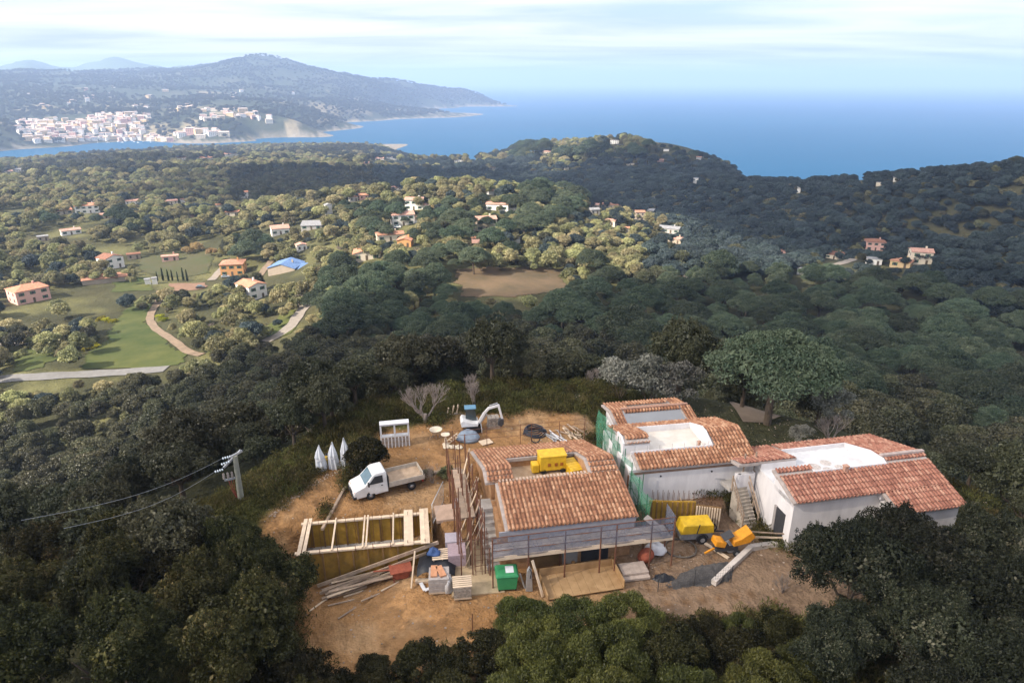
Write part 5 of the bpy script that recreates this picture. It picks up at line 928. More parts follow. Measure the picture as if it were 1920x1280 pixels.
# rebar cages standing left of the house
for k, (u, v, hh, lb) in enumerate(((888, 1012, 2.6, 'tall rusty rebar cage beside the left scaffold, the rear one'), (903, 1072, 3.1, 'rusty rebar cage standing on the corner of the concrete base, the front one'))):
    p = at_z(u, v, 171.0); e = thing('rebar_cage', lb, 'rebar cage', p, 0.2)
    for x in (-0.4, 0, 0.4):
        for y in (-0.25, 0.25): MB().tube([(x, y, -0.1), (x, y, hh)], 0.02, 4).build('bar', RUST, e)
    for i in range(int(hh / 0.42)): z = 0.3 + 0.42 * i; MB().tube([(-0.42, -0.27, z), (0.42, -0.27, z), (0.42, 0.27, z), (-0.42, 0.27, z)], 0.013, 4, closed=True).build('stirrup', RUST, e)
# formwork basin on the left ------------------------------------------------
P = [at_z(565, 982, 172.25), at_z(800, 957, 172.25), at_z(820, 1014, 172.25), at_z(562, 1034, 172.25)]
o_ = (P[0] + P[3]) / 2; ax = ((P[1] - P[0]) + (P[2] - P[3])).normalized(); ph = math.atan2(ax.y, ax.x); Lb = ((P[1] - P[0]).length + (P[2] - P[3]).length) / 2; Wb = ((P[0] - P[3]).length + (P[1] - P[2]).length) / 2
e = thing('formwork_basin', 'long open formwork basin of yellow panels framed with new timber beams', 'formwork', (o_.x, o_.y, 169.8), ph); zt = 2.45; w2 = Wb / 2
MB().box(0, Lb, w2 - 0.06, w2, -0.4, zt - 0.1).build('rear_panel', PLYY, e); MB().box(0, Lb, -w2, -w2 + 0.06, -0.4, zt - 0.1).build('front_panel', mat('ochre_form_panel', (0.26, 0.155, 0.035), 0.85, 0.4, 1.1, col2=(0.36, 0.21, 0.04)), e); MB().box(0, 0.06, -w2 + 0.065, w2 - 0.065, -0.4, zt - 0.1).build('end_panel', PLYB, e); MB().box(Lb - 0.06, Lb, -w2 + 0.065, w2 - 0.065, -0.4, zt - 0.1).build('end_panel', PLYB, e); MB().box(0.07, Lb - 0.07, -w2 + 0.07, w2 - 0.07, 0.2, 0.45).build('basin_floor', CONCR, e)
for y in (w2 - 0.12, -w2 + 0.02): MB().box(-0.15, Lb * 0.93, y - 0.12, y + 0.12, zt - 0.095, zt + 0.02).build('top_beam', WOODN, e)
for x, ww in ((0.12, 0.24), (0.42, 0.22), (Lb * 0.80, 0.3), (Lb * 0.835, 0.3), (Lb * 0.925, 0.3), (Lb * 0.96, 0.28)): MB().box(x - ww / 2, x + ww / 2, -w2 - 0.3, w2 + 0.3, zt + 0.022, zt + 0.09).build('cross_board', WOODN, e)
for x in (0.25, 0.475, 0.50, 0.70): MB().box(Lb * x - 0.05, Lb * x + 0.05, -w2 - 0.1, w2 + 0.1, zt + 0.022, zt + 0.10).build('cross_batten', WOODN, e)
for i in range(11): x = 0.5 + i * (Lb - 1) / 10; MB().box(x - 0.05, x + 0.05, w2 - 0.16, w2 - 0.065, 0.4, zt - 0.1).build('panel_rib', PLYB, e)
for i in range(8): x = 0.6 + i * (Lb - 1) / 8; MB().box(x - 0.05, x + 0.05, -w2 - 0.1, -w2 - 0.003, -0.4, zt - 0.12).build('panel_rib', PLYB, e)
for i in range(14): x = 0.4 + i * (Lb - 0.8) / 13; MB().tube([(x, w2 - 0.3, 0.4), (x, w2 - 0.3, zt + 0.35)], 0.013, 4).build('rebar', RUST, e)
for i in range(8): x = 0.3 + i * 1.1; MB().tube([(x, -w2 - 0.12, zt - 0.3), (x, -w2 - 0.12, zt + 0.3)], 0.02, 4).build('rebar', RUST, e)
for j in range(2): MB().tube([(Lb * 0.86, -w2 + 0.3, zt - 0.5 - j * 0.5), (Lb * 0.99, w2 - 0.3, zt - 0.5 - j * 0.5)], 0.03, 5).build('brace_bar', WOODN, e)
def prop(u0, v0, u1, v1, z0, z1, lb, m=None, w_=0.10, h_=0.05):
    a, b = at_z(u0, v0, z0), at_z(u1, v1, z1); o = MB().bar(a - a, b - a, w_, h_).build('timber_prop', m or WOODN); o.location = a; return tag(o, lb, 'timber')
prop(691, 1068, 690, 1025, 170.0, 172.0, 'short upright timber against the front of the formwork basin, left one of a pair'); prop(702, 1066, 699, 1024, 170.0, 172.0, 'short upright timber against the front of the formwork basin, right one of a pair'); prop(771, 1102, 778, 1032, 170.6, 172.3, 'pale timber post standing alone before the formwork basin', None, 0.09, 0.09)
prop(595, 1098, 822, 1016, 170.0, 172.15, 'long diagonal plank leaning along the front of the formwork basin', WOODO, 0.08, 0.24); prop(600, 1112, 800, 1036, 170.0, 171.4, 'second diagonal plank below the long leaning one', WOODO, 0.06, 0.2)
# pile of old boards
a0, a1 = at_z(592, 1118, 169.95), at_z(752, 1062, 170.5); d = (a1 - a0); pang = math.atan2(d.y, d.x)
for i in range(13):
    L_ = rr.uniform(2.0, 5.6); off = Vector((rr.uniform(0, 1.2), rr.uniform(-0.75, 0.75), 0)); z = 0.06 + 0.07 * (i // 3); ang = pang + rr.uniform(-0.12, 0.12); p = a0 + Matrix.Rotation(pang, 3, 'Z') @ off
    o = MB().box(0, L_, -0.09, 0.09, 0, 0.05).build('old_board', WOODN if i % 4 == 0 else WOODO); o.location = (p.x, p.y, gz1(p.x + L_ / 2 * math.cos(ang), p.y + L_ / 2 * math.sin(ang)) + z); o.rotation_euler = (rr.uniform(-0.05, 0.05), -0.06, ang); tag(o, 'old board in the heap before the formwork basin', 'board', 'heap of old boards')
def crate_grid(u, v, z): return at_z(u, v, z)
# brick-red frame on the ground
p = G(752, 1080); e = thing('tipping_skip', 'rusty red tipping skip lying at the end of the board heap', 'skip', p, 0.3); RED = mat('red_oxide', (0.30, 0.085, 0.05), 0.85, 0.3, 5)
MB().prism([(-0.6, 0.62), (0.6, 0.62), (0.4, 0.12), (-0.4, 0.12)], -0.4, 0.4).build('skip_body', RED, e); MB().box(-0.7, 0.7, -0.48, 0.48, 0.622, 0.68).build('rim', RED, e)
for x in (-0.5, 0.5): MB().bar((x, -0.45, 0), (x, 0.45, 0.55), 0.06).build('leg', RED, e)
MB().bar((-0.7, 0, 0.66), (-1.7, 0.1, 0.72), 0.1, 0.05).build('handle', RED, e)
# concrete base, pallets and stacks
zb = 170.9; p = at_z(878, 1112, zb); e = MB().box(-1.0, 2.2, -0.25, 5.2, -0.3, 0.12).build('concrete_footing', mat('base_concrete', (0.50, 0.38, 0.24), 0.95, 0.2, 1.5)); e.location = p; e.rotation_euler = (0, 0, 0.12); tag(e, 'long tan concrete footing under the pallet with slats at the lower edge of the yard', 'footing')
def pallet_stack(u, v, z, rz, w_, d_, h_, lb, block, bm, top='slats', rows=4, nm='paving_stack'):
    e = thing(nm, lb, 'pallet', at_z(u, v, z), rz)
    for y in (-d_ / 2, 0, d_ / 2 - 0.1): MB().box(-w_ / 2, w_ / 2, y, y + 0.1, 0, 0.12).build('runner', WOODN, e)
    for i in range(rows): MB().box(-w_ / 2 + 0.01 * (i % 2), w_ / 2 - 0.01 * (i % 2), -d_ / 2 + 0.01 * (i % 2), d_ / 2 - 0.01 * (i % 2), 0.122 + i * h_ / rows, 0.11 + (i + 1) * h_ / rows).build('layer', bm, e, 0.012)
    if top == 'slats':
        for i in range(6): y = -d_ / 2 + 0.08 + i * (d_ - 0.16) / 5; MB().box(-w_ / 2 - 0.05, w_ / 2 + 0.05, y - 0.055, y + 0.055, 0.125 + h_, 0.17 + h_).build('slat', WOODN, e)
    return e
PURP = mat('mauve_paver', (0.38, 0.29, 0.32), 0.9, 0.15, 6, 0.3, 14); STONE = mat('grey_stone', (0.33, 0.28, 0.24), 0.95, 0.4, 7, 0.6, 12, col2=(0.46, 0.40, 0.34)); GREYB = mat('grey_blockwork', (0.40, 0.36, 0.34), 0.95, 0.2, 5, 0.2)
zp = 171.05
pallet_stack(867, 1112, zp, 0.12, 1.05, 1.05, 0.75, 'pallet of grey stone with pale slats on top, at the lower edge of the yard', None, STONE)
pallet_stack(857, 1052, zp, 0.12, 1.15, 1.3, 0.85, 'pallet of mauve paving blocks beside the left scaffold', None, PURP, None, 3); 
e = pallet_stack(851, 1030, zp, 0.12, 1.1, 1.0, 0.9, 'pallet of lilac paving blocks behind the mauve one', None, mat('lilac_paver', (0.42, 0.38, 0.43), 0.9, 0.12, 6, 0.3, 14), None, 3)
e = pallet_stack(824, 1100, zp - 0.2, 0.08, 1.25, 1.2, 0.95, 'stack of grey blocks carrying two terracotta slabs', None, GREYB, None, 4)
for k, (dx, rz) in enumerate(((-0.3, 0.08), (0.12, 0.42))): o = MB().box(-0.2, 0.2, -0.5, 0.5, 0, 0.1).build('terracotta_slab', mat('terracotta_block', (0.55, 0.27, 0.15), 0.9, 0.15, 5) if k == 0 else bpy.data.materials['terracotta_block'], None, 0.01); o.location = e.location + Vector((dx, 0.1, 1.075)); o.rotation_euler = (0, 0, rz); tag(o, ('terracotta slab lying straight on the grey block stack', 'terracotta slab lying askew on the grey block stack')[k], 'slab')
# black sheet with slats and blue sack behind
p = at_z(820, 1064, 171.0); V, Fq = [], []
for i in range(13):
    for j in range(13): x, y = (i / 12 - 0.5) * 2.4, (j / 12 - 0.5) * 1.9; V.append((x, y, max(0.03, 0.62 - 0.55 * max(abs(x) - 0.7, 0) - 0.7 * max(abs(y) - 0.6, 0) + 0.06 * math.sin(4 * x + 2.5 * y))))
for i in range(12):
    for j in range(12): k = i * 13 + j; Fq.append((k, k + 13, k + 14, k + 1))
o = link(bpy.data.objects.new('black_sheet', mesh_np('black_sheet', V, Fq, mat('black_plastic', (0.022, 0.024, 0.03), 0.45, 0.3, 4), True))); o.location = p; tag(o, 'black plastic sheet over a low heap beside the lilac pallet', 'sheet')
e = thing('wooden_pallet', 'empty tan wooden pallet lying on the black plastic sheet', 'pallet', p + Vector((0.25, 0.35, 0.68)), 0.15)
for i in range(6): MB().box(-0.6, 0.6, -0.5 + i * 0.19, -0.38 + i * 0.19, 0.08, 0.11).build('slat', WOODN, e)
for x in (-0.55, 0, 0.5): MB().box(x, x + 0.08, -0.5, 0.58, 0, 0.078).build('runner', WOODO, e)
def blob(nm, lb, cat, loc, rx, ry, rz_, m, seed=0, amp=0.18, k=24, flat=0.0, low=0.0):
    V, Fq = [], []; r0 = np.random.default_rng(seed); ph_ = r0.random(6) * 6
    for i in range(k // 2 + 1):
        t = math.pi * i / (k // 2)
        for j in range(k):
            a = 2 * math.pi * j / k; n = 1 + amp * (math.sin(3 * a + ph_[0] + 2 * t) * 0.5 + math.sin(5 * t + ph_[1] + a) * 0.4 + math.sin(7 * a - 3 * t + ph_[2]) * 0.25)
            V.append((rx * n * math.sin(t) * math.cos(a), ry * n * math.sin(t) * math.sin(a), max(low, rz_ * n * math.cos(t)) if low is not None else rz_ * n * math.cos(t)))
    for i in range(k // 2):
        for j in range(k): Fq.append((i * k + j, (i + 1) * k + j, (i + 1) * k + (j + 1) % k, i * k + (j + 1) % k))
    o = link(bpy.data.objects.new(nm, mesh_np(nm, V, Fq, m, True))); o.location = loc; return tag(o, lb, cat)
BLUEP = mat('blue_plastic', (0.05, 0.10, 0.25), 0.6, 0.3, 4); WPL = mat('white_plastic', (0.72, 0.72, 0.75), 0.5, 0.12, 3)
blob('blue_sack', 'crumpled dark blue sack on the empty wooden pallet', 'sack', p + Vector((-0.25, 0.45, 0.79)), 0.42, 0.36, 0.32, BLUEP, 3, 0.25)
blob('plastic_wrap', 'crumpled clear plastic wrap at the corner of the slatted stone pallet', 'plastic wrap', at_z(842, 1105, 170.95), 0.28, 0.4, 0.9, mat('clear_wrap', (0.62, 0.60, 0.60), 0.35, 0.15, 4, alpha=0.75), 5, 0.3)
for k, (u, v, L_, rz, lb) in enumerate(((815, 1101, 1.35, 0.55, 'white board lying aslant before the grey block stack'), (793, 1103, 0.75, -1.1, 'short white board lying across the end of the longer white one'))): o = MB().box(-L_ / 2, L_ / 2, -0.11, 0.11, 0, 0.07).build('white_board', WPL, None, 0.01); o.location = G(u, v) + Vector((0, 0, 0.05 + 0.075 * k)); o.rotation_euler = (0, 0, rz); tag(o, lb, 'board')
o = MB().box(-0.6, 0.6, -0.16, 0.16, 0, 0.16).build('timber_block', WOODN); o.location = G(797, 1090); o.rotation_euler = (0, 0, 0.1); tag(o, 'thick timber offcut behind the white boards', 'timber')
for i, (u, v) in enumerate(((640, 1130), (668, 1112), (700, 1118), (735, 1098), (655, 1147), (600, 1132))): o = MB().box(-0.8, 0.8, -0.05, 0.05, 0, 0.05).build('loose_batten', WOODN if i % 2 else WOODO); o.location = G(u, v) + Vector((0, 0, 0.02)); o.rotation_euler = (0, 0, 0.35 + 0.12 * i); tag(o, 'loose batten lying on the earth in front of the board heap', 'batten', 'loose battens on the earth')
# green container, grey stake pair, plank tray
p = at_z(950, 1098, 171.0); e = thing('waste_container', 'green plastic waste container with a white square sheet on its lid', 'container', p, 0.1); GRN = mat('green_plastic', (0.045, 0.27, 0.11), 0.5, 0.12, 3)
MB().prism([(-0.66, 1.05), (0.66, 1.05), (0.56, 0.12), (-0.56, 0.12)], -0.5, 0.55).build('body', GRN, e, 0.05)
lid = MB()
lid.poly([(-0.72, -0.58, 1.06), (0.72, -0.58, 1.06), (0.72, 0.64, 1.06), (-0.72, 0.64, 1.06), (-0.6, -0.45, 1.24), (0.6, -0.45, 1.24), (0.6, 0.5, 1.24), (-0.6, 0.5, 1.24)], [(3, 2, 1, 0), (4, 5, 6, 7), (0, 1, 5, 4), (1, 2, 6, 5), (2, 3, 7, 6), (3, 0, 4, 7)]).build('lid', GRN, e, 0.05)
MB().box(-0.08, 0.42, -0.3, 0.32, 1.243, 1.25).build('sheet', mat('white_sheet', (0.8, 0.82, 0.86), 0.6, 0.05, 4), e)
for x in (-0.5, 0.5):
    for y in (-0.4, 0.45): MB().cyl((x - 0.04, y, 0.1), 0.1, 0.08, 10, axis='X').build('wheel', RUB, e)
T0, T1, T2 = at_z(1012, 1082, 171.05), at_z(1147, 1062, 171.05), at_z(1166, 1102, 171.05); dx = T1 - T0; e = thing('plank_tray', 'large open tray of tan planks with low board sides before the unfinished house', 'tray', T0, math.atan2(dx.y, dx.x)); Lt, Wt = dx.length, 2.1; TAN = mat('tan_ply', (0.40, 0.245, 0.115), 0.85, 0.2, 1.5, 0.1, col2=(0.48, 0.31, 0.16))
for i in range(9): MB().box(i * Lt / 9 + 0.006, (i + 1) * Lt / 9 - 0.006, -Wt, 0, 0.05, 0.10).build('floor_board', TAN, e)
MB().box(0, Lt, 0.002, 0.06, 0, 0.62).build('rear_board', TAN, e); MB().box(Lt + 0.002, Lt + 0.06, -Wt, 0, 0, 0.62).build('side_board', TAN, e); MB().box(-0.06, -0.002, -Wt, 0, 0, 0.4).build('side_board', TAN, e)
for x, y in ((Lt * 0.46, 0.12), (Lt + 0.03, 0.12)): MB().box(x - 0.1, x + 0.1, y - 0.055, y + 0.05, -0.1, 0.78).build('stake', PLYB, e)
prop(1018, 1118, 998, 1050, 171.0, 173.0, 'tall plank leaning at the left end of the plank tray', WOODN, 0.16, 0.06)
p = at_z(992, 1106, 171.0); e = thing('steel_chute', 'grey steel chute standing between the green container and the plank tray', 'chute', p, 0.05); MB().prism([(-0.22, 0), (0.22, 0), (0.14, 1.5), (0.0, 1.75), (-0.14, 1.5)], -0.12, 0.12).build('body', STEEL, e, 0.03); MB().bar((-0.25, 0.1, 0.1), (-0.55, 0.2, 1.1), 0.08).build('strut', STEEL, e); MB().tube([(0.05, -0.14, 1.0), (0.12, -0.2, 1.5), (0, -0.1, 1.72)], 0.03, 6).build('handle', DARKM, e)
# right of the house: compressor, mixer, ring, bag, tank
p = at_z(1300, 1008, 171.02); e = thing('compressor_trailer', 'yellow wedge-topped compressor trailer in front of the formwork wall', 'trailer', p, 0.1)
MB().prism([(-1.15, 0.75), (1.15, 0.75), (1.08, 1.42), (-0.95, 1.42)], -0.6, 0.6).build('hood', YEL, e, 0.05); MB().box(-1.1, 1.1, -0.55, 0.55, 0.3, 0.745).build('chassis', mat('grey_chassis', (0.22, 0.22, 0.23), 0.7, 0.2, 4), e, 0.02)
for y in (-0.72, 0.56): w_ = MB().cyl((0.35, y, 0.32), 0.32, 0.18, 18, axis='Y').build('wheel', RUB, e); MB().cyl((0.35, y - 0.02 if y < 0 else y + 0.17, 0.32), 0.16, 0.03, 12, axis='Y').build('rim', STEEL, w_); MB().tube([(0.35 + 0.4 * math.cos(t), y + 0.09, 0.34 + 0.4 * math.sin(t)) for t in np.linspace(0.2, 2.94, 8)], 0.05, 5).build('mudguard', DARKM, e)
MB().bar((1.1, 0, 0.5), (2.1, 0, 0.42), 0.08).build('drawbar', DARKM, e); MB().bar((-0.05, -0.62, 0.8), (0.1, -0.62, 1.5), 0.05).build('lifting_bar', DARKM, e); MB().tube([(1.25, -0.2, 0.5), (1.45, -0.2, 0.85), (1.5, 0.2, 0.9), (1.25, 0.3, 0.5)], 0.05, 6).build('hose', RUB, e)
p = at_z(1365, 1035, 171.02); e = thing('mortar_mixer', 'orange mortar mixer with raised tipping hopper on wheels', 'mixer', p, 0.15); ORA = mat('orange_paint', (0.70, 0.28, 0.015), 0.55, 0.25, 4, spec=0.4, detail=9)
MB().prism([(0.1, 0.75), (1.2, 0.95), (1.55, 1.35), (1.25, 1.75), (0.5, 1.25), (0.1, 1.15)], -0.45, 0.45).build('hopper', ORA, e, 0.04); MB().box(0.32, 1.05, -0.35, 0.35, 1.20, 1.24, Matrix.Rotation(-0.45, 4, 'Y') @ Matrix.Translation((-0.28, 0, 0.1))).build('grate', DARKM, e)
MB().prism([(-1.15, 0.85), (-0.45, 0.65), (-0.35, 1.05), (-1.05, 1.25)], -0.38, 0.38).build('engine_cover', ORA, e, 0.05); MB().box(-1.0, 0.5, -0.28, 0.28, 0.35, 0.62).build('frame', DARKM, e); MB().cyl((0.1, -0.15, 0.35), 0.3, 0.6, 16, axis='Y').build('tank', STEEL, e)
for x, y in ((0.35, -0.5), (0.35, 0.38)): w_ = MB().cyl((x, y, 0.24), 0.24, 0.13, 16, axis='Y').build('wheel', RUB, e); MB().cyl((x, y - 0.015, 0.24), 0.11, 0.02, 10, axis='Y').build('rim', STEEL, w_)
MB().bar((-1.0, 0, 0.45), (-1.7, -0.1, 0.2), 0.1).build('drawbar', ORA, e); MB().tube([(-0.3, 0.1, 1.05), (0.1, 0.2, 1.35), (0.3, 0.2, 1.2)], 0.06, 6).build('pipe', bpy.data.materials['blue_plastic'], e)
p = at_z(1276, 1028, 171.03); e = MB().tube([(1.02 * math.cos(t) , 0.98 * math.sin(t), 0.06 + 0.02 * math.sin(3 * t)) for t in np.linspace(0, 2 * math.pi, 40)[:-1]], 0.055, 6, closed=True).build('hose_ring', mat('grey_hose', (0.14, 0.12, 0.10), 0.7, 0.2, 5)); e.location = p; tag(e, 'big ring of dark pipe lying flat on the earth beside the compressor', 'pipe')
blob('white_bag', 'bulging white bulk bag beside the end of the scaffold deck', 'bag', at_z(1230, 1030, 171.25), 0.72, 0.6, 0.48, WPL, 8, 0.14); p = at_z(1210, 1052, 171.0); e = thing('red_drum', 'dented rust-red drum lying under the end of the scaffold', 'drum', p + Vector((0, 0, 0.45)), 0.4)
MB().lathe([(0.001, -0.5), (0.34, -0.46), (0.42, -0.3), (0.45, 0), (0.42, 0.3), (0.34, 0.46), (0.001, 0.5)], (0, 0, 0), 18).build('shell', RED, e); MB().lathe([(0.455, -0.03), (0.47, 0), (0.455, 0.03)], (0, 0, 0), 18).build('hoop', RED, e); e.rotation_euler = (0.5, 0.35, 0.3)
# stone steps slab right of the tray
p = at_z(1188, 1078, 171.0); e = thing('stone_plinth', 'low pale stone plinth of stacked slabs right of the plank tray', 'plinth', p, 0.17); PST = mat('pale_stone', (0.44, 0.36, 0.31), 0.95, 0.2, 3, 0.3)
for i in range(2): MB().box(-0.9 + 0.1 * i, 0.9, -0.55 + 0.3 * i, 0.8, 0.02 + 0.18 * i, 0.195 + 0.18 * i).build('slab', PST, e, 0.02)
# formwork retaining wall with rebar
A0, A1, A2 = at_z(1214, 984, 171.0), at_z(1300, 986, 171.0), at_z(1348, 992, 171.0); e = thing('formwork_wall', 'yellow formwork retaining wall with rusty starter bars below the rear white house', 'formwork', A0, 0)
def wall_seg(a, b, h0, m, nm, n_):
    a, b = a - A0, b - A0; d = b - a; L_ = d.length; M = Matrix.Translation(a) @ Matrix.Rotation(math.atan2(d.y, d.x), 4, 'Z'); MB().box(0, L_, 0, 0.1, -0.5, h0, M).build(nm, m, e)
    for i in range(n_): x = (i + 0.5) * L_ / n_; MB().box(x - 0.05, x + 0.05, -0.09, -0.002, -0.4, h0 - 0.05, M).build('stud', WOODN if nm == 'plank_panel' else PLYB, e); MB().tube([M @ Vector((x, 0.2, 0)), M @ Vector((x + 0.03, 0.22, h0 + 0.75))], 0.016, 4).build('rebar', RUST, e); MB().tube([M @ Vector((x + 0.12, 0.25, 0)), M @ Vector((x + 0.12, 0.25, h0 + 0.55))], 0.016, 4).build('rebar', RUST, e)
wall_seg(A0, A1, 2.0, PLYY, 'panel', 9); wall_seg(A1 + Vector((0.02, 0.0, 0)), A2, 1.75, PLYB, 'plank_panel', 10)
prop(1275, 1000, 1222, 925, 171.0, 172.5, 'long timber strut leaning on the yellow formwork wall, left one', None, 0.08, 0.08); prop(1290, 972, 1268, 915, 171.0, 172.7, 'timber strut leaning on the yellow formwork wall, right one', None, 0.08, 0.08); prop(1228, 968, 1300, 935, 171.1, 172.4, 'brown brace nailed across the yellow formwork wall', WOODO, 0.08, 0.06)
# white mesh barriers in front of the rear house
MESHW = mat('white_mesh_wire', (0.62, 0.62, 0.65), 0.6, 0.1, 4, metal=0.3)
for k, (u, v, w_, rz) in enumerate(((1330, 930, 1.9, -0.1), (1352, 905, 1.7, 0.3))):
    e = thing('mesh_barrier', ('white wire-mesh barrier before the rear house, the front one', 'white wire-mesh barrier before the rear house, the one behind by the wall')[k], 'barrier', at_z(u, v, 172.0), rz)
    MB().tube([(-w_ / 2, 0, 0.05), (w_ / 2, 0, 0.05), (w_ / 2, 0, 1.5), (-w_ / 2, 0, 1.5)], 0.025, 5, closed=True).build('frame', MESHW, e); b = MB()
    for i in range(14): x = -w_ / 2 + (i + 1) * w_ / 15; b.tube([(x, 0, 0.05), (x, 0, 1.5)], 0.007, 3)
    for j in range(6): b.tube([(-w_ / 2, 0, 0.25 + j * 0.22), (w_ / 2, 0, 0.25 + j * 0.22)], 0.007, 3)
    b.build('mesh', MESHW, e)
# kerb wall, gravel heap, fence
K = [at_z(1338, 1092, 171.15), at_z(1408, 1026, 171.15), at_z(1500, 1014, 171.15)]; e = thing('kerb_beam', 'pale concrete kerb beam running down from the right-hand house to the mesh fence', 'kerb', K[0], 0)
for a, b in zip(K, K[1:]): MB().bar(Vector((0, 0, 0)) + a - K[0], b - K[0], 0.34, 0.34).build('beam', mat('pale_concrete', (0.60, 0.54, 0.49), 0.9, 0.15, 2, 0.2), e)
a, b = at_z(1322, 1018, 171.1), at_z(1366, 1046, 171.1); o = MB().bar(a - a, b - a, 0.2, 0.1).build('white_plank', WOODN); o.location = a; tag(o, 'whitish plank on the ground below the orange mixer', 'plank')
prop(1402, 996, 1500, 1002, 172.0, 172.1, 'thin handrail of timber before the doorway of the right-hand house', WOODO, 0.06, 0.08); prop(1405, 1006, 1505, 1009, 171.7, 171.7, 'lower timber rail before the doorway of the right-hand house', WOODN, 0.05, 0.12)
def heap(nm, lb, cat, loc, rx, ry, h, m, seed, rz=0.0, n=44):
    X, Y = np.meshgrid(np.linspace(-1.3, 1.3, n), np.linspace(-1.3, 1.3, n)); x, y = X.ravel() * rx, Y.ravel() * ry; r_ = np.hypot(X, Y).ravel() * (1 + 0.42 * fbm(x, y, 0.9, seed, 5))
    z = h * np.clip(1 - r_, -0.25, 1) * (1 + 0.25 * fbm(x, y, 0.7, seed + 3, 3)) + 0.05 * fbm(x, y, 0.18, seed + 7, 2); i = (np.arange(n - 1)[:, None] * n + np.arange(n - 1)[None]).ravel(); q = np.stack([i, i + 1, i + n + 1, i + n], 1); q = q[(r_[q] < 1.12).any(1)]
    use, inv = np.unique(q, return_inverse=True); o = link(bpy.data.objects.new(nm, mesh_np(nm, np.stack([x, y, z], 1)[use], inv.reshape(-1, 4), m, True))); o.location = loc; o.rotation_euler = (0, 0, rz); return tag(o, lb, cat)
heap('gravel_heap', 'low heap of dark grey gravel behind the mesh fence', 'gravel heap', at_z(1312, 1080, 170.98), 1.9, 0.95, 0.75, mat('dark_gravel', (0.10, 0.093, 0.09), 0.95, 0.4, 18, 0.9, 40), 4, 0.45); heap('black_debris', 'small heap of black plastic scraps at the left end of the mesh fence', 'debris', at_z(1245, 1085, 171.0), 0.6, 0.4, 0.5, bpy.data.materials['black_plastic'], 6)
heap('dirt_heap', 'low mound of brown earth at the foot of the yellow formwork wall', 'earth heap', at_z(1235, 1000, 171.0), 1.2, 0.7, 0.7, mat('brown_earth', (0.19, 0.11, 0.06), 0.95, 0.35, 4, 0.8, 12), 9); heap('dirt_heap', 'small mound of pinkish rubble beside the concrete footing', 'earth heap', at_z(895, 1140, 170.6), 0.9, 0.55, 0.35, mat('rubble_earth', (0.27, 0.17, 0.11), 0.95, 0.35, 9, 0.9, 20), 12)
e = thing('mesh_fence', 'low wire-mesh fence on dark posts along the pale track', 'fence', at_z(1233, 1112, 170.9), 0); Q = [at_z(u, v, 170.9) - at_z(1233, 1112, 170.9) for u, v in ((1233, 1112), (1301, 1100), (1370, 1093))]
for q in Q: MB().tube([q + Vector((0, 0, -0.2)), q + Vector((0, 0, 1.35))], 0.03, 5).build('post', DARKM, e)
b = MB()
for a, c in zip(Q, Q[1:]):
    for j in range(7): z = Vector((0, 0, 0.1 + j * 0.19)); b.tube([a + z, c + z], 0.006, 3)
    for i in range(16): q = a.lerp(c, i / 16); b.tube([q + Vector((0, 0, 0.05)), q + Vector((0, 0, 1.3))], 0.006, 3)
b.build('mesh', DARKM, e)
o = MB().tube([(0, 0, -0.3), (0, 0, 1.25)], 0.03, 5).build('iron_stake', RUST); o.location = G(886, 1182); tag(o, 'thin iron stake standing at the foot of the bare earth', 'stake')
# air-conditioner, slab, netting posts beside the left scaffold
e = thing('air_conditioner', 'boxy white air-conditioner unit by the left scaffold', 'air conditioner', at_z(859, 952, 172.0), 0.3); MB().box(-0.4, 0.4, -0.16, 0.16, 0.1, 0.75).build('case', WPL, e, 0.03); MB().cyl((0.1, -0.165, 0.42), 0.22, -0.02, 18, axis='Y').build('fan_grille', DARKM, e)
o = MB().box(-0.95, 0.95, -0.9, 0.9, -0.1, 0.16).build('concrete_slab', mat('pink_concrete', (0.52, 0.37, 0.28), 0.95, 0.2, 1.6), None, 0.02); o.location = at_z(842, 962, 172.0); o.rotation_euler = (0, 0, 0.2); tag(o, 'pinkish concrete slab left of the air-conditioner', 'slab')
e = thing('temporary_fence', 'narrow steel mesh fence panel at the right end of the formwork basin', 'fence', at_z(822, 960, 172.0), 1.4)
MB().tube([(-1.4, 0, 0.05), (1.4, 0, 0.05), (1.4, 0, 1.6), (-1.4, 0, 1.6)], 0.025, 5, closed=True).build('frame', STEEL, e); b = MB()
for i in range(16): b.tube([(-1.4 + i * 0.175, 0, 0.05), (-1.4 + i * 0.175, 0, 1.6)], 0.008, 3)
b.build('mesh', STEEL, e)
# timber edging behind the truck, log kerb along the drive
for u0, v0, u1, v1, lb in ((800, 888, 862, 878, 'dark timber edging beam behind the truck near the scaffold'), (604, 992, 648, 912, 'thin log laid along the left edge of the truck yard')): prop(u0, v0, u1, v1, 172.1, 172.1, lb, WOODO, 0.18, 0.18)
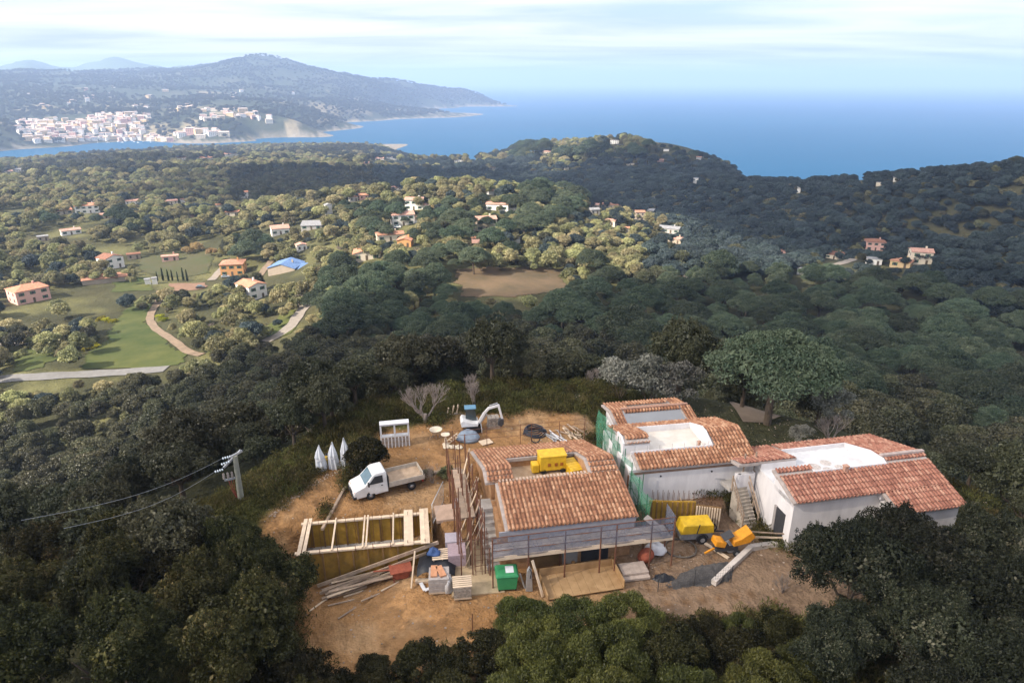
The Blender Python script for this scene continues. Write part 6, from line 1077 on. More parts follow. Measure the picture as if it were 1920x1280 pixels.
# ---------------------------------------------------------------- truck, excavator, pole, things in the rear yard
PAINT = mat('white_car_paint', (0.76, 0.74, 0.71), 0.38, 0.12, 2.2, spec=0.5, col2=(0.82, 0.82, 0.84), detail=9); GLS = mat('windscreen', (0.10, 0.17, 0.21), 0.08, 0.2, 1, spec=0.8); BLK = mat('black_trim', (0.03, 0.03, 0.033), 0.6, 0.2, 4); AMB = mat('amber_lamp', (0.6, 0.16, 0.04), 0.3, 0.1, 4); GREYM = mat('grey_bed', (0.47, 0.42, 0.36), 0.75, 0.2, 2.5, 0.1)
pa, pb = at_z(700, 934, 172.0), at_z(764, 922, 172.0); hd = math.atan2(pa.y - pb.y, pa.x - pb.x) + 0.10; c0 = (pa + pb) / 2; nrm = Vector((-math.sin(hd), math.cos(hd), 0)); c0 = c0 - nrm * 0.85
e = thing('flatbed_truck', 'white flatbed truck with an empty dropside bed parked on the ochre earth', 'truck', (c0.x, c0.y, gz1(c0.x, c0.y) + 0.02), hd); e.scale = (0.93,) * 3
prof = [(2.62, 0.38), (2.78, 0.50), (2.80, 0.80), (2.66, 1.02), (1.92, 1.28), (1.22, 2.02), (1.00, 2.12), (0.30, 2.14), (0.18, 2.05), (0.14, 0.45), (1.18, 0.42), (1.25, 0.66), (1.50, 0.82), (1.78, 0.66), (1.86, 0.40)]
n = len(prof); yw = lambda z: 0.97 if z < 1.25 else 0.97 - 0.17 * (z - 1.25) / 0.9
V = [(x, -yw(z), z) for x, z in prof] + [(x, yw(z), z) for x, z in prof]; b = MB(); b.poly(V, [tuple(range(n)), tuple(range(2 * n - 1, n - 1, -1))] + [(i, i + n, (i + 1) % n + n, (i + 1) % n) for i in range(n)]); cab = b.build('cab', PAINT, e, 0.035)
def side_quad(s, P): return [(x, s * (yw(z) + 0.012), z) for x, z in P]
MB().poly([(1.88, -0.80, 1.345), (1.88, 0.80, 1.345), (1.285, 0.72, 1.985), (1.285, -0.72, 1.985)], [(0, 1, 2, 3)]).build('windscreen', GLS, cab)
for s in (-1, 1):
    d_ = MB().poly(side_quad(s, [(1.55, 0.55), (0.42, 0.55), (0.42, 2.0), (1.12, 2.0), (1.72, 1.36), (1.72, 0.9)]), [(0, 1, 2, 3, 4, 5)]).build('door', PAINT, cab); MB().poly([(x, s * (yw(z) + 0.02), z) for x, z in [(1.64, 1.36), (0.50, 1.36), (0.50, 1.93), (1.10, 1.93)]], [(0, 1, 2, 3)]).build('side_window', BLK, d_)
    MB().box(0.55, 0.68, s * 0.985 - 0.015, s * 0.985 + 0.015, 1.10, 1.16).build('handle', BLK, d_); m_ = MB().box(1.60, 1.72, s * 1.0 - 0.12 + 0.14 * s, s * 1.0 + 0.12 + 0.14 * s, 1.36, 1.68).build('mirror', BLK, cab, 0.03); MB().box(2.55, 2.72, s * 0.62 - 0.2, s * 0.62 + 0.2, 0.78, 0.96).build('headlight', AMB if s < 0 else mat('lamp_glass', (0.75, 0.75, 0.78), 0.15, 0.05, 3, spec=0.6), cab, 0.02); MB().box(2.60, 2.74, s * 0.89 - 0.06, s * 0.89 + 0.06, 0.78, 0.94).build('indicator', AMB, cab)
MB().box(2.60, 2.86, -0.98, 0.98, 0.34, 0.60).build('bumper', BLK, e, 0.03); MB().box(2.70, 2.82, -0.35, 0.35, 0.66, 0.82).build('grille', BLK, e, 0.01)
MB().box(-2.6, 0.6, -0.42, 0.42, 0.42, 0.62).build('chassis', BLK, e); MB().box(-2.75, 0.05, -1.03, 1.03, 0.80, 0.90).build('bed_floor', mat('bed_floor', (0.42, 0.31, 0.22), 0.9, 0.25, 2), e)
for s in (-1, 1):
    q = MB().box(-2.78, 0.05, s * 1.04 - 0.02, s * 1.04 + 0.02, 0.82, 1.24).build('side_board', GREYM, e); MB().box(-2.75, 0.03, s * 1.065 - 0.006, s * 1.065 + 0.006, 0.96, 1.0).build('rib', GREYM, q); MB().box(-2.75, 0.03, s * 1.065 - 0.006, s * 1.065 + 0.006, 1.08, 1.12).build('rib', GREYM, q)
MB().box(-2.80, -2.76, -1.03, 1.03, 0.82, 1.24).build('tailboard', GREYM, e); hb = MB().box(0.06, 0.12, -1.0, 1.0, 0.82, 1.75).build('headboard', BLK, e); MB().bar((-2.72, 1.03, 1.2), (-2.72, 1.03, 1.55), 0.06).build('corner_post', BLK, e)
for x in (1.52, -1.75):
    for s in (-1, 1):
        t_ = MB().lathe([(0.19, -0.1), (0.30, -0.11), (0.345, -0.07), (0.345, 0.07), (0.30, 0.11), (0.19, 0.1)], (0, 0, 0), 20).build('wheel', RUB, e); t_.location = (x, s * 0.86, 0.345); t_.rotation_euler = (R(90), 0, 0); MB().lathe([(0.001, 0.07), (0.1, 0.09), (0.2, 0.05), (0.2, -0.05), (0.001, -0.09)], (0, 0, 0), 14).build('rim', STEEL, t_)
for s in (-1, 1): MB().box(-2.70, -2.62, s * 0.8 - 0.14, s * 0.8 + 0.14, 0.55, 0.68).build('tail_lamp', mat('red_lamp', (0.5, 0.03, 0.02), 0.3, 0.1, 4), e)
# mini excavator
p = at_z(884, 806, 172.0); e = thing('mini_excavator', 'white mini excavator with bent arm, dark cab and blue roof in the rear yard', 'excavator', p, 0.12); e.scale = (0.86,) * 3
for s in (-1, 1): MB().prism([(-0.95, 0.25), (-0.8, 0.02), (0.8, 0.02), (0.95, 0.25), (0.8, 0.5), (-0.8, 0.5)], s * 0.62 - 0.16, s * 0.62 + 0.16).build('track', RUB, e, 0.04)
MB().box(-0.5, 0.5, -0.45, 0.45, 0.3, 0.6).build('undercarriage', DARKM, e); MB().cyl((0, 0, 0.6), 0.35, 0.1, 16).build('slew_ring', DARKM, e)
MB().prism([(-1.0, 0.72), (0.62, 0.72), (0.68, 1.05), (0.1, 1.12), (-0.9, 1.45), (-1.1, 1.2)], -0.72, 0.72).build('body', PAINT, e, 0.05)
cb_ = MB().prism([(-0.55, 1.1), (0.55, 1.1), (0.5, 1.7), (0.35, 2.35), (-0.55, 2.35)], -0.1, 0.68).build('cab', mat('cab_glass', (0.04, 0.055, 0.06), 0.15, 0.2, 2, spec=0.6), e, 0.03); MB().box(-0.65, 0.5, -0.16, 0.74, 2.352, 2.45).build('cab_roof', mat('blue_roof', (0.12, 0.25, 0.36), 0.5, 0.1, 3), e, 0.03)
MB().bar((0.72, -0.3, 0.95), (1.25, -0.3, 1.9), 0.22, 0.26).bar((1.2, -0.3, 1.85), (1.75, -0.3, 2.5), 0.19, 0.24).build('boom', PAINT, e, 0.02); MB().bar((1.7, -0.3, 2.45), (2.75, -0.3, 2.75), 0.17, 0.24).build('boom_tip', PAINT, e, 0.02); MB().bar((2.68, -0.3, 2.8), (3.05, -0.3, 1.25), 0.16, 0.22).build('arm', PAINT, e, 0.02)
MB().tube([(0.85, -0.3, 0.8), (1.55, -0.3, 1.85)], 0.06, 8).build('ram', STEEL, e); MB().tube([(1.8, -0.3, 2.75), (2.6, -0.3, 3.0)], 0.05, 8).build('ram', STEEL, e); MB().prism([(2.85, 1.3), (3.2, 1.25), (3.2, 0.75), (2.95, 0.45), (2.6, 0.7)], -0.55, -0.05).build('bucket', DARKM, e, 0.02); MB().box(0.95, 1.02, -0.75, 0.75, 0.08, 0.42).build('blade', PAINT, e)
# rear yard bits
blob('blue_tarp', 'grey-blue tarpaulin over a heap at the foot of the mini excavator', 'tarpaulin', at_z(878, 822, 172.0), 1.0, 0.8, 0.75, mat('grey_blue_tarp', (0.22, 0.27, 0.34), 0.6, 0.2, 3), 2, 0.12)
e = thing('stone_pallet', 'pallet of grey stones under the bucket of the mini excavator', 'pallet', at_z(925, 800, 172.0), 0.2)
for i in range(3):
    for j in range(3): MB().box(-0.5 + j * 0.34, -0.18 + j * 0.34, -0.4, 0.4, 0.12 + i * 0.3, 0.41 + i * 0.3).build('stone', STONE, e, 0.04)
MB().box(-0.55, 0.55, -0.45, 0.45, 0, 0.11).build('pallet_base', WOODO, e)
p = at_z(1003, 814, 172.0); e = MB()
for k in range(5): e.tube([((0.95 - 0.05 * k) * math.cos(t) + 0.06 * math.sin(5 * t + k), (0.75 - 0.04 * k) * math.sin(t), 0.1 + 0.12 * k + 0.08 * math.sin(2 * t + k)) for t in np.linspace(0, 2 * math.pi, 28)[:-1]], 0.06, 6, closed=True)
o = e.build('black_hose_coil', mat('black_hose', (0.03, 0.035, 0.05), 0.5, 0.2, 5)); o.location = p; tag(o, 'large coil of black hose in the rear yard', 'hose')
o = MB().tube([(0.35 * math.cos(t), 0, 0.5 + 0.35 * math.sin(t)) for t in np.linspace(0, 2 * math.pi, 20)[:-1]], 0.05, 6, closed=True).build('hose_loop', bpy.data.materials['black_hose']); o.location = p + Vector((0, -1.6, -0.05)); tag(o, 'small upright loop of black hose in front of the large coil', 'hose')
for i in range(11): q = at_z(1040 + rr.uniform(-14, 14), 822 + rr.uniform(-4, 4), 172.05); L_ = rr.uniform(1.4, 2.4); o = MB().tube([(-L_ / 2, 0, 0), (L_ / 2, 0, 0)], 0.045, 6).build('steel_tube', STEEL if i % 3 else WPL); o.location = q + Vector((0, 0, 0.07 * (i % 4))); o.rotation_euler = (0, rr.uniform(-0.08, 0.08), 2.0 + rr.uniform(-0.35, 0.35)); tag(o, 'steel tube in the loose bundle beside the black hose coil', 'tube', 'bundle of steel tubes')
for i in range(9): q = at_z(1076 + rr.uniform(-16, 16), 812 + rr.uniform(-5, 5), 172.05); L_ = rr.uniform(1.6, 2.6); o = MB().box(-L_ / 2, L_ / 2, -0.07, 0.07, 0, 0.05).build('pale_plank', WOODN if i % 2 else WOODO); o.location = q + Vector((0, 0, 0.055 * (i % 3))); o.rotation_euler = (0, 0, 2.1 + rr.uniform(-0.4, 0.4)); tag(o, 'pale plank in the loose heap nearest the green-netted scaffold', 'plank', 'heap of pale planks in the rear yard')
o = MB().box(-0.5, 0.5, -0.4, 0.4, 0, 0.06).build('tan_panel', WOODN); o.location = at_z(911, 829, 172.05); o.rotation_euler = (0, 0, 0.5); tag(o, 'square tan panel lying behind the unfinished house', 'panel')
# stacked window frames on a crate
e = thing('window_frame_rack', 'rack of white window frames standing on a slatted crate in the rear yard', 'frame rack', at_z(742, 838, 172.0), 0.2); GW = mat('white_frame', (0.66, 0.67, 0.70), 0.5, 0.08, 3); w_ = 2.35
for k in range(3):
    y = 0.12 * k; f = MB().box(-w_ / 2, w_ / 2, y, y + 0.07, 0.95, 1.1).box(-w_ / 2, w_ / 2, y, y + 0.07, 2.0, 2.14).box(-w_ / 2, -w_ / 2 + 0.14, y + 0.001, y + 0.069, 1.1, 2.0).box(w_ / 2 - 0.14, w_ / 2, y + 0.001, y + 0.069, 1.1, 2.0).box(-0.07, 0.07, y + 0.001, y + 0.069, 1.1, 2.0); f.build('window_frame', GW, e)
MB().box(-w_ / 2, w_ / 2, -0.1, 0.55, 2.145, 2.2).build('top_board', WPL, e)
for i in range(9): x = -w_ / 2 + 0.05 + i * (w_ - 0.1) / 8; MB().box(x - 0.04, x + 0.04, -0.08, -0.03, 0, 0.93).build('slat', GW, e)
for z in (0.05, 0.45, 0.85): MB().box(-w_ / 2, w_ / 2, -0.029, 0.0, z, z + 0.09).build('rail', WOODO, e)
MB().box(-w_ / 2, w_ / 2, 0.002, 0.5, 0.0, 0.9).build('crate_body', mat('crate_grey', (0.42, 0.36, 0.32), 0.9, 0.25, 3), e)
# three wrapped parasols
for k, (u, v, hh) in enumerate(((603, 884, 2.1), (627, 881, 2.2), (650, 880, 2.5))):
    e = thing('wrapped_parasol', ('folded parasol in pale blue wrap, leftmost of the three by the wood', 'folded parasol in pale blue wrap, middle one of the three by the wood', 'tallest white-wrapped parasol, nearest the round evergreen')[k], 'parasol', at_z(u, v, 171.8), k); e.scale = (1.2, 1.2, 1.12)
    pr = [(0.30, 0.02), (0.33, 0.3), (0.30, 0.7), (0.26, 1.1), (0.27, 1.25), (0.18, 1.6), (0.09, 1.9), (0.02, 2.2)]; b = MB(); V, Fq = [], []; m = 16
    for r_, z in pr:
        for j in range(m): t = 2 * math.pi * j / m; q = r_ * (1 + 0.16 * (1 if j % 2 else -1)); V.append((q * math.cos(t) + 0.04 * math.sin(z * 3 + k), q * math.sin(t), z * hh / 2.2))
    for i in range(len(pr) - 1):
        for j in range(m): Fq.append((i * m + j, i * m + (j + 1) % m, (i + 1) * m + (j + 1) % m, (i + 1) * m + j))
    b.poly(V, Fq, False).build('cover', mat('parasol_wrap', (0.68, 0.70, 0.74), 0.5, 0.12, 3) if k == 0 else bpy.data.materials['parasol_wrap'], e); MB().cyl((0, 0, -0.1), 0.04, hh + 0.05, 8).build('mast', STEEL, e); MB().lathe([(0.30, 0.93 * hh / 2), (0.31, 1.0 * hh / 2), (0.30, 1.05 * hh / 2)], (0, 0, 0), 14).build('strap', WPL, e)
e = thing('yellow_cylinder', 'small yellow gas bottle between the wrapped parasols', 'gas bottle', at_z(614, 866, 172.0), 0); MB().lathe([(0.001, 0), (0.18, 0.02), (0.2, 0.1), (0.2, 0.5), (0.12, 0.62), (0.05, 0.66), (0.001, 0.72)], (0, 0, 0), 14).build('bottle', mat('dull_yellow', (0.5, 0.33, 0.05), 0.6, 0.15, 4), e); MB().lathe([(0.1, 0.6), (0.11, 0.76), (0.08, 0.76)], (0, 0, 0), 12).build('collar', DARKM, e)
e = thing('stone_basin', 'cream oval basin on a stand in the rear yard', 'basin', at_z(818, 820, 172.0), 0.1); CRM = mat('cream_stone', (0.66, 0.58, 0.46), 0.8, 0.1, 4); MB().lathe([(0.15, 0.45), (0.4, 0.5), (0.5, 0.75), (0.55, 0.8), (0.46, 0.78), (0.3, 0.58), (0.001, 0.55)], (0, 0, 0), 20).build('bowl', CRM, e)
for i in range(4): MB().bar((0.3 * math.cos(i * 1.57), 0.3 * math.sin(i * 1.57), 0), (0.22 * math.cos(i * 1.57), 0.22 * math.sin(i * 1.57), 0.5), 0.07).build('leg', WOODO, e)
e = thing('bird_bath', 'pale stone bird bath on a slim pedestal right of the cream basin', 'bird bath', at_z(836, 834, 172.0), 0); MB().lathe([(0.28, 0), (0.26, 0.1), (0.1, 0.2), (0.08, 0.75), (0.14, 0.85), (0.05, 0.86)], (0, 0, 0), 14).build('pedestal', CRM, e); MB().lathe([(0.05, 0.85), (0.36, 0.98), (0.38, 1.02), (0.3, 1.0), (0.001, 0.95)], (0, 0, 0), 16).build('bowl', CRM, e)
for i, (u, v) in enumerate(((838, 838), (848, 838), (860, 839))): blob('pale_rock', 'pale rock on the ground at the foot of the bird bath', 'rock', at_z(u, v, 172.0), 0.35, 0.22, 0.2, CRM, i, 0.3)['group'] = 'pale rocks by the bird bath'
e = thing('short_ladder', 'short pale ladder lying on the bank near the excavator', 'ladder', at_z(847, 826, 172.1), 0.9)
for y in (-0.2, 0.2): MB().bar((-0.9, y, 0), (0.9, y, 0.25), 0.06).build('rail', WOODN, e)
for i in range(6): MB().bar((-0.75 + 0.3 * i, -0.2, 0.02 + 0.042 * i), (-0.75 + 0.3 * i, 0.2, 0.02 + 0.042 * i), 0.04).build('rung', WOODN, e)
q0, q1 = at_z(790, 790, 171.8), at_z(866, 778, 171.8); e = thing('low_stone_wall', 'low stone kerb wall behind the window-frame rack', 'wall', q0, math.atan2(q1.y - q0.y, q1.x - q0.x)); LW = (q1 - q0).length
for i in range(10): MB().box(i * LW / 10 + 0.01, (i + 1) * LW / 10 - 0.01, -0.15, 0.15, -0.2, 0.22 + 0.05 * (i % 3)).build('stone', STONE, e, 0.03)
for i, (u, v) in enumerate(((848, 778), (856, 776), (838, 782))): prop(u, v, u + 3, v - 18, 172.0, 172.9, ('leaning pale post by the stone kerb wall, left one', 'leaning pale post by the stone kerb wall, right one', 'leaning pale post by the stone kerb wall, rear one')[i], WOODN, 0.12, 0.08)
# utility pole with wires
pb_ = at_z(459, 985, 170.1); e = thing('utility_pole', 'tapered concrete utility pole with white insulators at the edge of the near wood', 'utility pole', pb_, 0.0); d0 = math.hypot(pb_.x, pb_.y); tp = at_d(441, 853, d0); hp = tp.z - pb_.z; lx = tp.x - pb_.x
POLE = mat('pole_concrete', (0.24, 0.24, 0.20), 0.9, 0.15, 3, 0.2); INS = mat('glass_insulator', (0.62, 0.70, 0.76), 0.2, 0.1, 5, spec=0.6)
MB().tube([(0, 0, -0.6), (lx, 0, hp)], 0.27, 14, 0.16).build('mast', POLE, e); T = Vector((lx, 0, hp)); WIRE_P = []
for k, (a, b) in enumerate((((0.25, 0.5, 0.15), (-0.75, -0.35, -0.75)), ((0.3, 0.55, 0.05), (-0.25, -0.2, 0.0)))): MB().bar(T + Vector(a), T + Vector(b), 0.1, 0.14).build('cross_arm', STEEL, e)
MB().bar(T + Vector((-0.5, -0.2, -0.5)), T + Vector((-0.35, -0.1, 0.0)), 0.05).build('brace', STEEL, e)
def insulator(p, d, n=4):
    p, d = Vector(p), Vector(d).normalized(); o = MB()
    for i in range(n): o.tube([p + d * (0.15 * i), p + d * (0.15 * i + 0.05), p + d * (0.15 * i + 0.1)], [0.05, 0.1, 0.05], 10)
    o.build('insulator', INS, e); return p + d * 0.15 * n
for p, d in ((T + Vector((-0.25, -0.1, 0.0)), (-1, -0.45, -0.1)), (T + Vector((-0.3, -0.3, -0.3)), (-1, -0.55, -0.15)), (T + Vector((-0.78, -0.4, -0.85)), (-1, -0.5, -0.12))): WIRE_P.append(pb_ + insulator(p, d))
br = T + Vector((-0.12, 0, -1.75)); MB().bar(br, br + Vector((-0.75, -0.3, -0.05)), 0.09, 0.12).build('switch_arm', STEEL, e)
for k in range(3): q = br + Vector((-0.25 - 0.25 * k, -0.1 - 0.1 * k, 0.05)); MB().lathe([(0.05, 0), (0.1, 0.08), (0.06, 0.14), (0.1, 0.22), (0.06, 0.28), (0.09, 0.38), (0.03, 0.5)], q, 10).build('fuse_insulator', mat('brown_grey_porcelain', (0.34, 0.29, 0.26), 0.4, 0.15, 5) if k == 0 else bpy.data.materials['brown_grey_porcelain'], e)
for k in range(3): MB().tube([br + Vector((-0.2 - 0.2 * k, -0.05, 0)), br + Vector((-0.3 - 0.1 * k, 0, -1.0)), br + Vector((-0.05, 0.05, -2.2))], 0.025, 5).build('cable', mat('red_cable', (0.25, 0.05, 0.04), 0.6, 0.2, 5) if k == 0 else bpy.data.materials['red_cable'], e)
for p, (u, v), lb in ((WIRE_P[0], (40, 975), 'upper power wire running left from the concrete pole'), (WIRE_P[2], (120, 990), 'lower power wire running left from the concrete pole')):
    q = at_d(u, v, 33); pts = [p.lerp(q, t) + Vector((0, 0, -0.6 * math.sin(math.pi * t))) for t in np.linspace(0, 1, 14)]; o = MB().tube([x - p for x in pts], 0.012, 4).build('power_wire', mat('wire', (0.25, 0.26, 0.27), 0.5, 0.1, 3)); o.location = p; tag(o, lb, 'wire')
# far utility poles on the village hill and by the meadow
for i, (u, v, hh, lb) in enumerate(((118, 585, 6, 'white pole at the edge of the meadow wood'), (777, 358, 7, 'pole on the crest of the village hill, left one'), (888, 352, 6, 'pole on the crest of the village hill, right one'), (805, 392, 6, 'pole beside the upper hilltop villa'), (395, 640, 5, 'thin pole beside the end of the dirt track'), (1130, 378, 7, 'pole in the shaded village'), (1226, 382, 7, 'second pole in the shaded village, right of the first'))):
    g = G(u, v)
    if g: e = thing('utility_pole', lb, 'utility pole', g); MB().tube([(0, 0, -0.5), (0, 0, hh)], 0.14, 6, 0.1).build('mast', mat('pole_wood_far', (0.5, 0.47, 0.44), 0.9, 0.1, 2) if i == 0 else bpy.data.materials['pole_wood_far'], e); MB().bar((-0.7, 0, hh - 0.4), (0.7, 0, hh - 0.4), 0.1).build('cross_arm', bpy.data.materials['pole_wood_far'], e)
# parked cars, far off
def car(u, v, rz, col, lb):
    g = G(u, v)
    if g is None: return
    e = thing('parked_car', lb, 'car', g + Vector((0, 0, 0.25)), rz); m_ = mat('car_paint_' + lb.split()[0], col, 0.3, 0.03, 2, spec=0.5)
    MB().prism([(-2.0, 0.3), (2.0, 0.3), (2.05, 0.75), (1.1, 0.95), (-1.9, 0.98), (-2.05, 0.7)], -0.82, 0.82).build('body', m_, e, 0.08); MB().prism([(-1.5, 0.97), (0.95, 0.95), (0.35, 1.42), (-1.1, 1.44)], -0.7, 0.7).build('cabin', GLS, e, 0.06)
    for x in (-1.3, 1.25):
        for s in (-0.75, 0.62): MB().cyl((x, s, 0.32), 0.31, 0.14, 12, axis='Y').build('wheel', RUB, e)
car(376, 541, 0.2, (0.08, 0.07, 0.07), 'dark car parked on the red earth terrace below the orange house'); car(423, 521, 0.3, (0.35, 0.37, 0.40), 'silver car parked in front of the orange house'); car(745, 428, 0.1, (0.75, 0.75, 0.75), 'white car parked below the lower hilltop villa'); car(438, 572, 0.4, (0.28, 0.42, 0.48), 'blue-green car parked below the white three-level house')
# ---------------------------------------------------------------- trees, shrubs and the woods
keep_px([(505, 985), (560, 905), (600, 890), (640, 880), (645, 800), (690, 775), (850, 765), (900, 762), (1125, 762), (1200, 745), (1300, 745), (1400, 830), (1640, 805), (1820, 940), (1830, 1000), (1480, 1010), (1480, 1085), (1250, 1120), (920, 1110), (905, 1170), (720, 1215), (640, 1180), (600, 1120), (555, 1050)], 75)
keep_px([(590, 840), (660, 825), (660, 885), (595, 890)], 75); keep_px([(398, 850), (458, 848), (470, 960), (440, 960), (400, 930)], 60)
keep_px([(0, 255), (260, 258), (300, 262), (200, 278), (0, 296)], 2100); keep_px([(430, 266), (620, 235), (1000, 210), (1380, 300), (1500, 334), (1900, 300), (1920, 160), (900, 160), (620, 232)], 5000)
PINEPX = [[(560, 560), (640, 480), (700, 490), (840, 455), (900, 500), (860, 560), (1060, 560), (1100, 500), (1200, 520), (1400, 500), (1920, 560), (1920, 800), (1830, 800), (1700, 700), (1520, 760), (1400, 640), (1250, 690), (1080, 620), (800, 640), (640, 630), (560, 620)],
          [(640, 380), (760, 390), (860, 380), (1060, 350), (1110, 380), (1000, 440), (960, 470), (860, 450), (700, 440)], [(440, 440), (500, 420), (500, 480), (440, 480)], [(70, 400), (260, 400), (260, 430), (80, 430)], [(960, 280), (1400, 280), (1400, 300), (960, 300)]]
def is_pine(x, y, z, rng):
    q = proj(np.stack([x, y, z + 5], 1)); p = np.full(len(x), 0.0)
    for P, c in zip(PINEPX, (0.85, 0.55, 0.7, 0.6, 0.4)): p = np.maximum(p, c * (sdist(q[:, 0], q[:, 1], np.array(P, float)) < 0))
    return rng.random(len(x)) < (np.hypot(x, y) > 112) * p * np.clip(1.0 + 0.9 * fbm(x, y, 45, 51, 3), 0, 1.3)
# lone and telling trees first -------------------------------------------------
def tree_px(key, u, v, scl, label, cat='tree', rz=0.0, name=None, group=None, z=None):
    g = at_z(u, v, z) if z is not None else ground(u, v)
    return put(key, (g.x, g.y, g.z - 0.05), scl, rz, label, cat, group, name)
tree_px('pine0', 1438, 795, (1.02, 1.02, 0.82), 'umbrella pine standing alone beside the pale track behind the houses', rz=0.5)
tree_px('pine0', 870, 440, (1.25, 1.25, 1.1), 'big round umbrella pine between the pink-roofed villas on the village hill', rz=2)
tree_px('darkshrub', 688, 890, (1.15, 1.15, 1.05), 'dense round evergreen right behind the white truck cab', 'tree')
tree_px('bare0', 797, 790, 1.0, 'large leafless grey tree behind the stacked window frames'); tree_px('bare1', 888, 762, 0.95, 'smaller leafless grey tree behind the mini excavator')
tree_px('bare1', 762, 700, 0.9, 'leafless tree in the oak wood above the yard'); tree_px('bare0', 395, 620, 0.8, 'leafless tree beside the winding dirt track', rz=1); tree_px('bare1', 205, 735, 0.75, 'leafless tree beside the road on the left', rz=2); tree_px('bare0', 1555, 830, 0.7, 'leafless tree behind the right-hand white house')
tree_px('barebush', 812, 905, 1.25, 'twiggy sapling beside the truck tailgate', 'sapling'); tree_px('barebush', 1468, 1110, 1.1, 'reddish bare bush on the bank beside the dark tree', 'bush')
tree_px('shrub0', 797, 900, (0.34, 0.34, 0.4), 'low green bush at the end of the truck bed', 'bush'); tree_px('shrub0', 838, 893, (0.4, 0.4, 0.35), 'small green bush behind the timber edging near the scaffold', 'bush', 1.0)
for i, (u, v, s) in enumerate([(1268, 768, 1.0), (1215, 760, 1.05), (1160, 752, 0.95)]): tree_px('silver', u, v, s, ('silvery flowering shrub at the end of the row behind the rear house', 'greyish shrub in the middle of the row behind the rear house', 'olive-grey shrub nearest the yard in the row behind the rear house')[i], 'shrub', i)
tree_px('silver', 1556, 800, 0.8, 'pale blossoming shrub in the dark wood behind the right-hand house', 'shrub'); tree_px('silver', 1500, 840, 0.45, 'small pale shrub just behind the right-hand roof', 'shrub')
for i in range(7): tree_px('cypress', 296 + i * 9.3 + (i % 3), 528 - (i % 2), 0.72 + 0.08 * ((i * 7) % 4), 'slim cypress in the short row beside the dirt yard', 'cypress', i, group='row of slim cypresses')
for u, v, s in ((370, 470, 1.4), (398, 480, 1.3), (352, 476, 1.2), (815, 400, 1.3), (835, 395, 1.1), (560, 402, 1.6), (585, 398, 1.5), (600, 395, 1.4), (790, 380, 1.0), (420, 478, 1.2)): tree_px('reed', u, v, (s * 1.6, s * 1.6, s * 1.5), 'clump of dry yellow reeds on the sunny slope', 'reeds', u, group='clumps of dry reeds')
for u, v in ((200, 602), (212, 605), (300, 596), (306, 602), (345, 568), (165, 655), (178, 652), (190, 600)): tree_px('rape', u, v, 1.3, 'patch of yellow wildflowers at the edge of the meadow', 'flowers', u, group='patches of yellow wildflowers')
tree_px('oakdry0', 640, 405, 1.2, 'greyish dry oak, sunlight put into its leaf colour, left of the crest of the village hill'); tree_px('oakblue0', 1420, 520, 1.2, 'oak with haze blue put into its leaf colour in the right-hand valley, left of the white house at the slope foot'); tree_px('oakdry1', 600, 455, 1.1, 'greyish dry oak, sunlight put into its leaf colour, between the white cabin and the cream gable house')
# foreground trees, each its own ---------------------------------------------
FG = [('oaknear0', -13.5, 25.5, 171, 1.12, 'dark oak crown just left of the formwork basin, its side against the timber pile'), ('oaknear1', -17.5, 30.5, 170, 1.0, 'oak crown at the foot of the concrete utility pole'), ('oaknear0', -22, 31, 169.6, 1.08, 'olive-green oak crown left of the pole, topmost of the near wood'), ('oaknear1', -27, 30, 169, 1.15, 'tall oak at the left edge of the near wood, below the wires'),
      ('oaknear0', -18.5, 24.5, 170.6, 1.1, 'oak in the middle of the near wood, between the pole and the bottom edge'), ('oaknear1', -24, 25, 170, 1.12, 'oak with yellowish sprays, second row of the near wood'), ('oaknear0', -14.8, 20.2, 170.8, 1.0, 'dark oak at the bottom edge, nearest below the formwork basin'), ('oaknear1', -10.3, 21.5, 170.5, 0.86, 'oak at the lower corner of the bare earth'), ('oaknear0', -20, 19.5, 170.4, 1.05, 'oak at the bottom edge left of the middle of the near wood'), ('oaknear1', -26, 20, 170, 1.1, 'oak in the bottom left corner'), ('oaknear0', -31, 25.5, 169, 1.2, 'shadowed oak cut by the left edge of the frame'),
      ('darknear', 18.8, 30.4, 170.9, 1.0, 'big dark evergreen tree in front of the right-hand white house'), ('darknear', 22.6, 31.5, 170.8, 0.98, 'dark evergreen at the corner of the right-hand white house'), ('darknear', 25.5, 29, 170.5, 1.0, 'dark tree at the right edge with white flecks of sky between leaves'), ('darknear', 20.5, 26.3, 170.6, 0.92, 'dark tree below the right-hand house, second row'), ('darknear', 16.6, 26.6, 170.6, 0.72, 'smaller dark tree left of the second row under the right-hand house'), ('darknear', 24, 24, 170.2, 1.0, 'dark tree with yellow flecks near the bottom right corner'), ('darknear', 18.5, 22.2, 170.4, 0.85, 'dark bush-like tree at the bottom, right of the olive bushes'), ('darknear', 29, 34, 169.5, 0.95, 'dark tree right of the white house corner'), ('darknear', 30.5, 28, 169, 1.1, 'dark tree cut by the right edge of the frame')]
FG += [('oaknear1', -19.8, 33.2, 169.7, 1.0, 'oak left of the concrete pole base, in line with the wires'), ('oaknear0', -23.5, 34.5, 169.5, 1.0, 'oak behind the topmost near oak, under the wires'), ('oaknear1', -28.5, 34.5, 168.5, 1.1, 'oak at the left edge behind the near wood'), ('oaknear1', -14.6, 31.8, 169.8, 0.98, 'low oak crown against the left end of the formwork basin'), ('oaknear0', -16.9, 33.6, 169.8, 0.93, 'low oak right of the concrete pole, beside the dirt drive'), ('oaknear0', -12.9, 28.4, 170.0, 0.92, 'oak whose crown hides the lower end of the board heap'), ('oaknear1', -10.6, 24.6, 170.3, 0.8, 'oak crown bordering the bare earth on its left')]
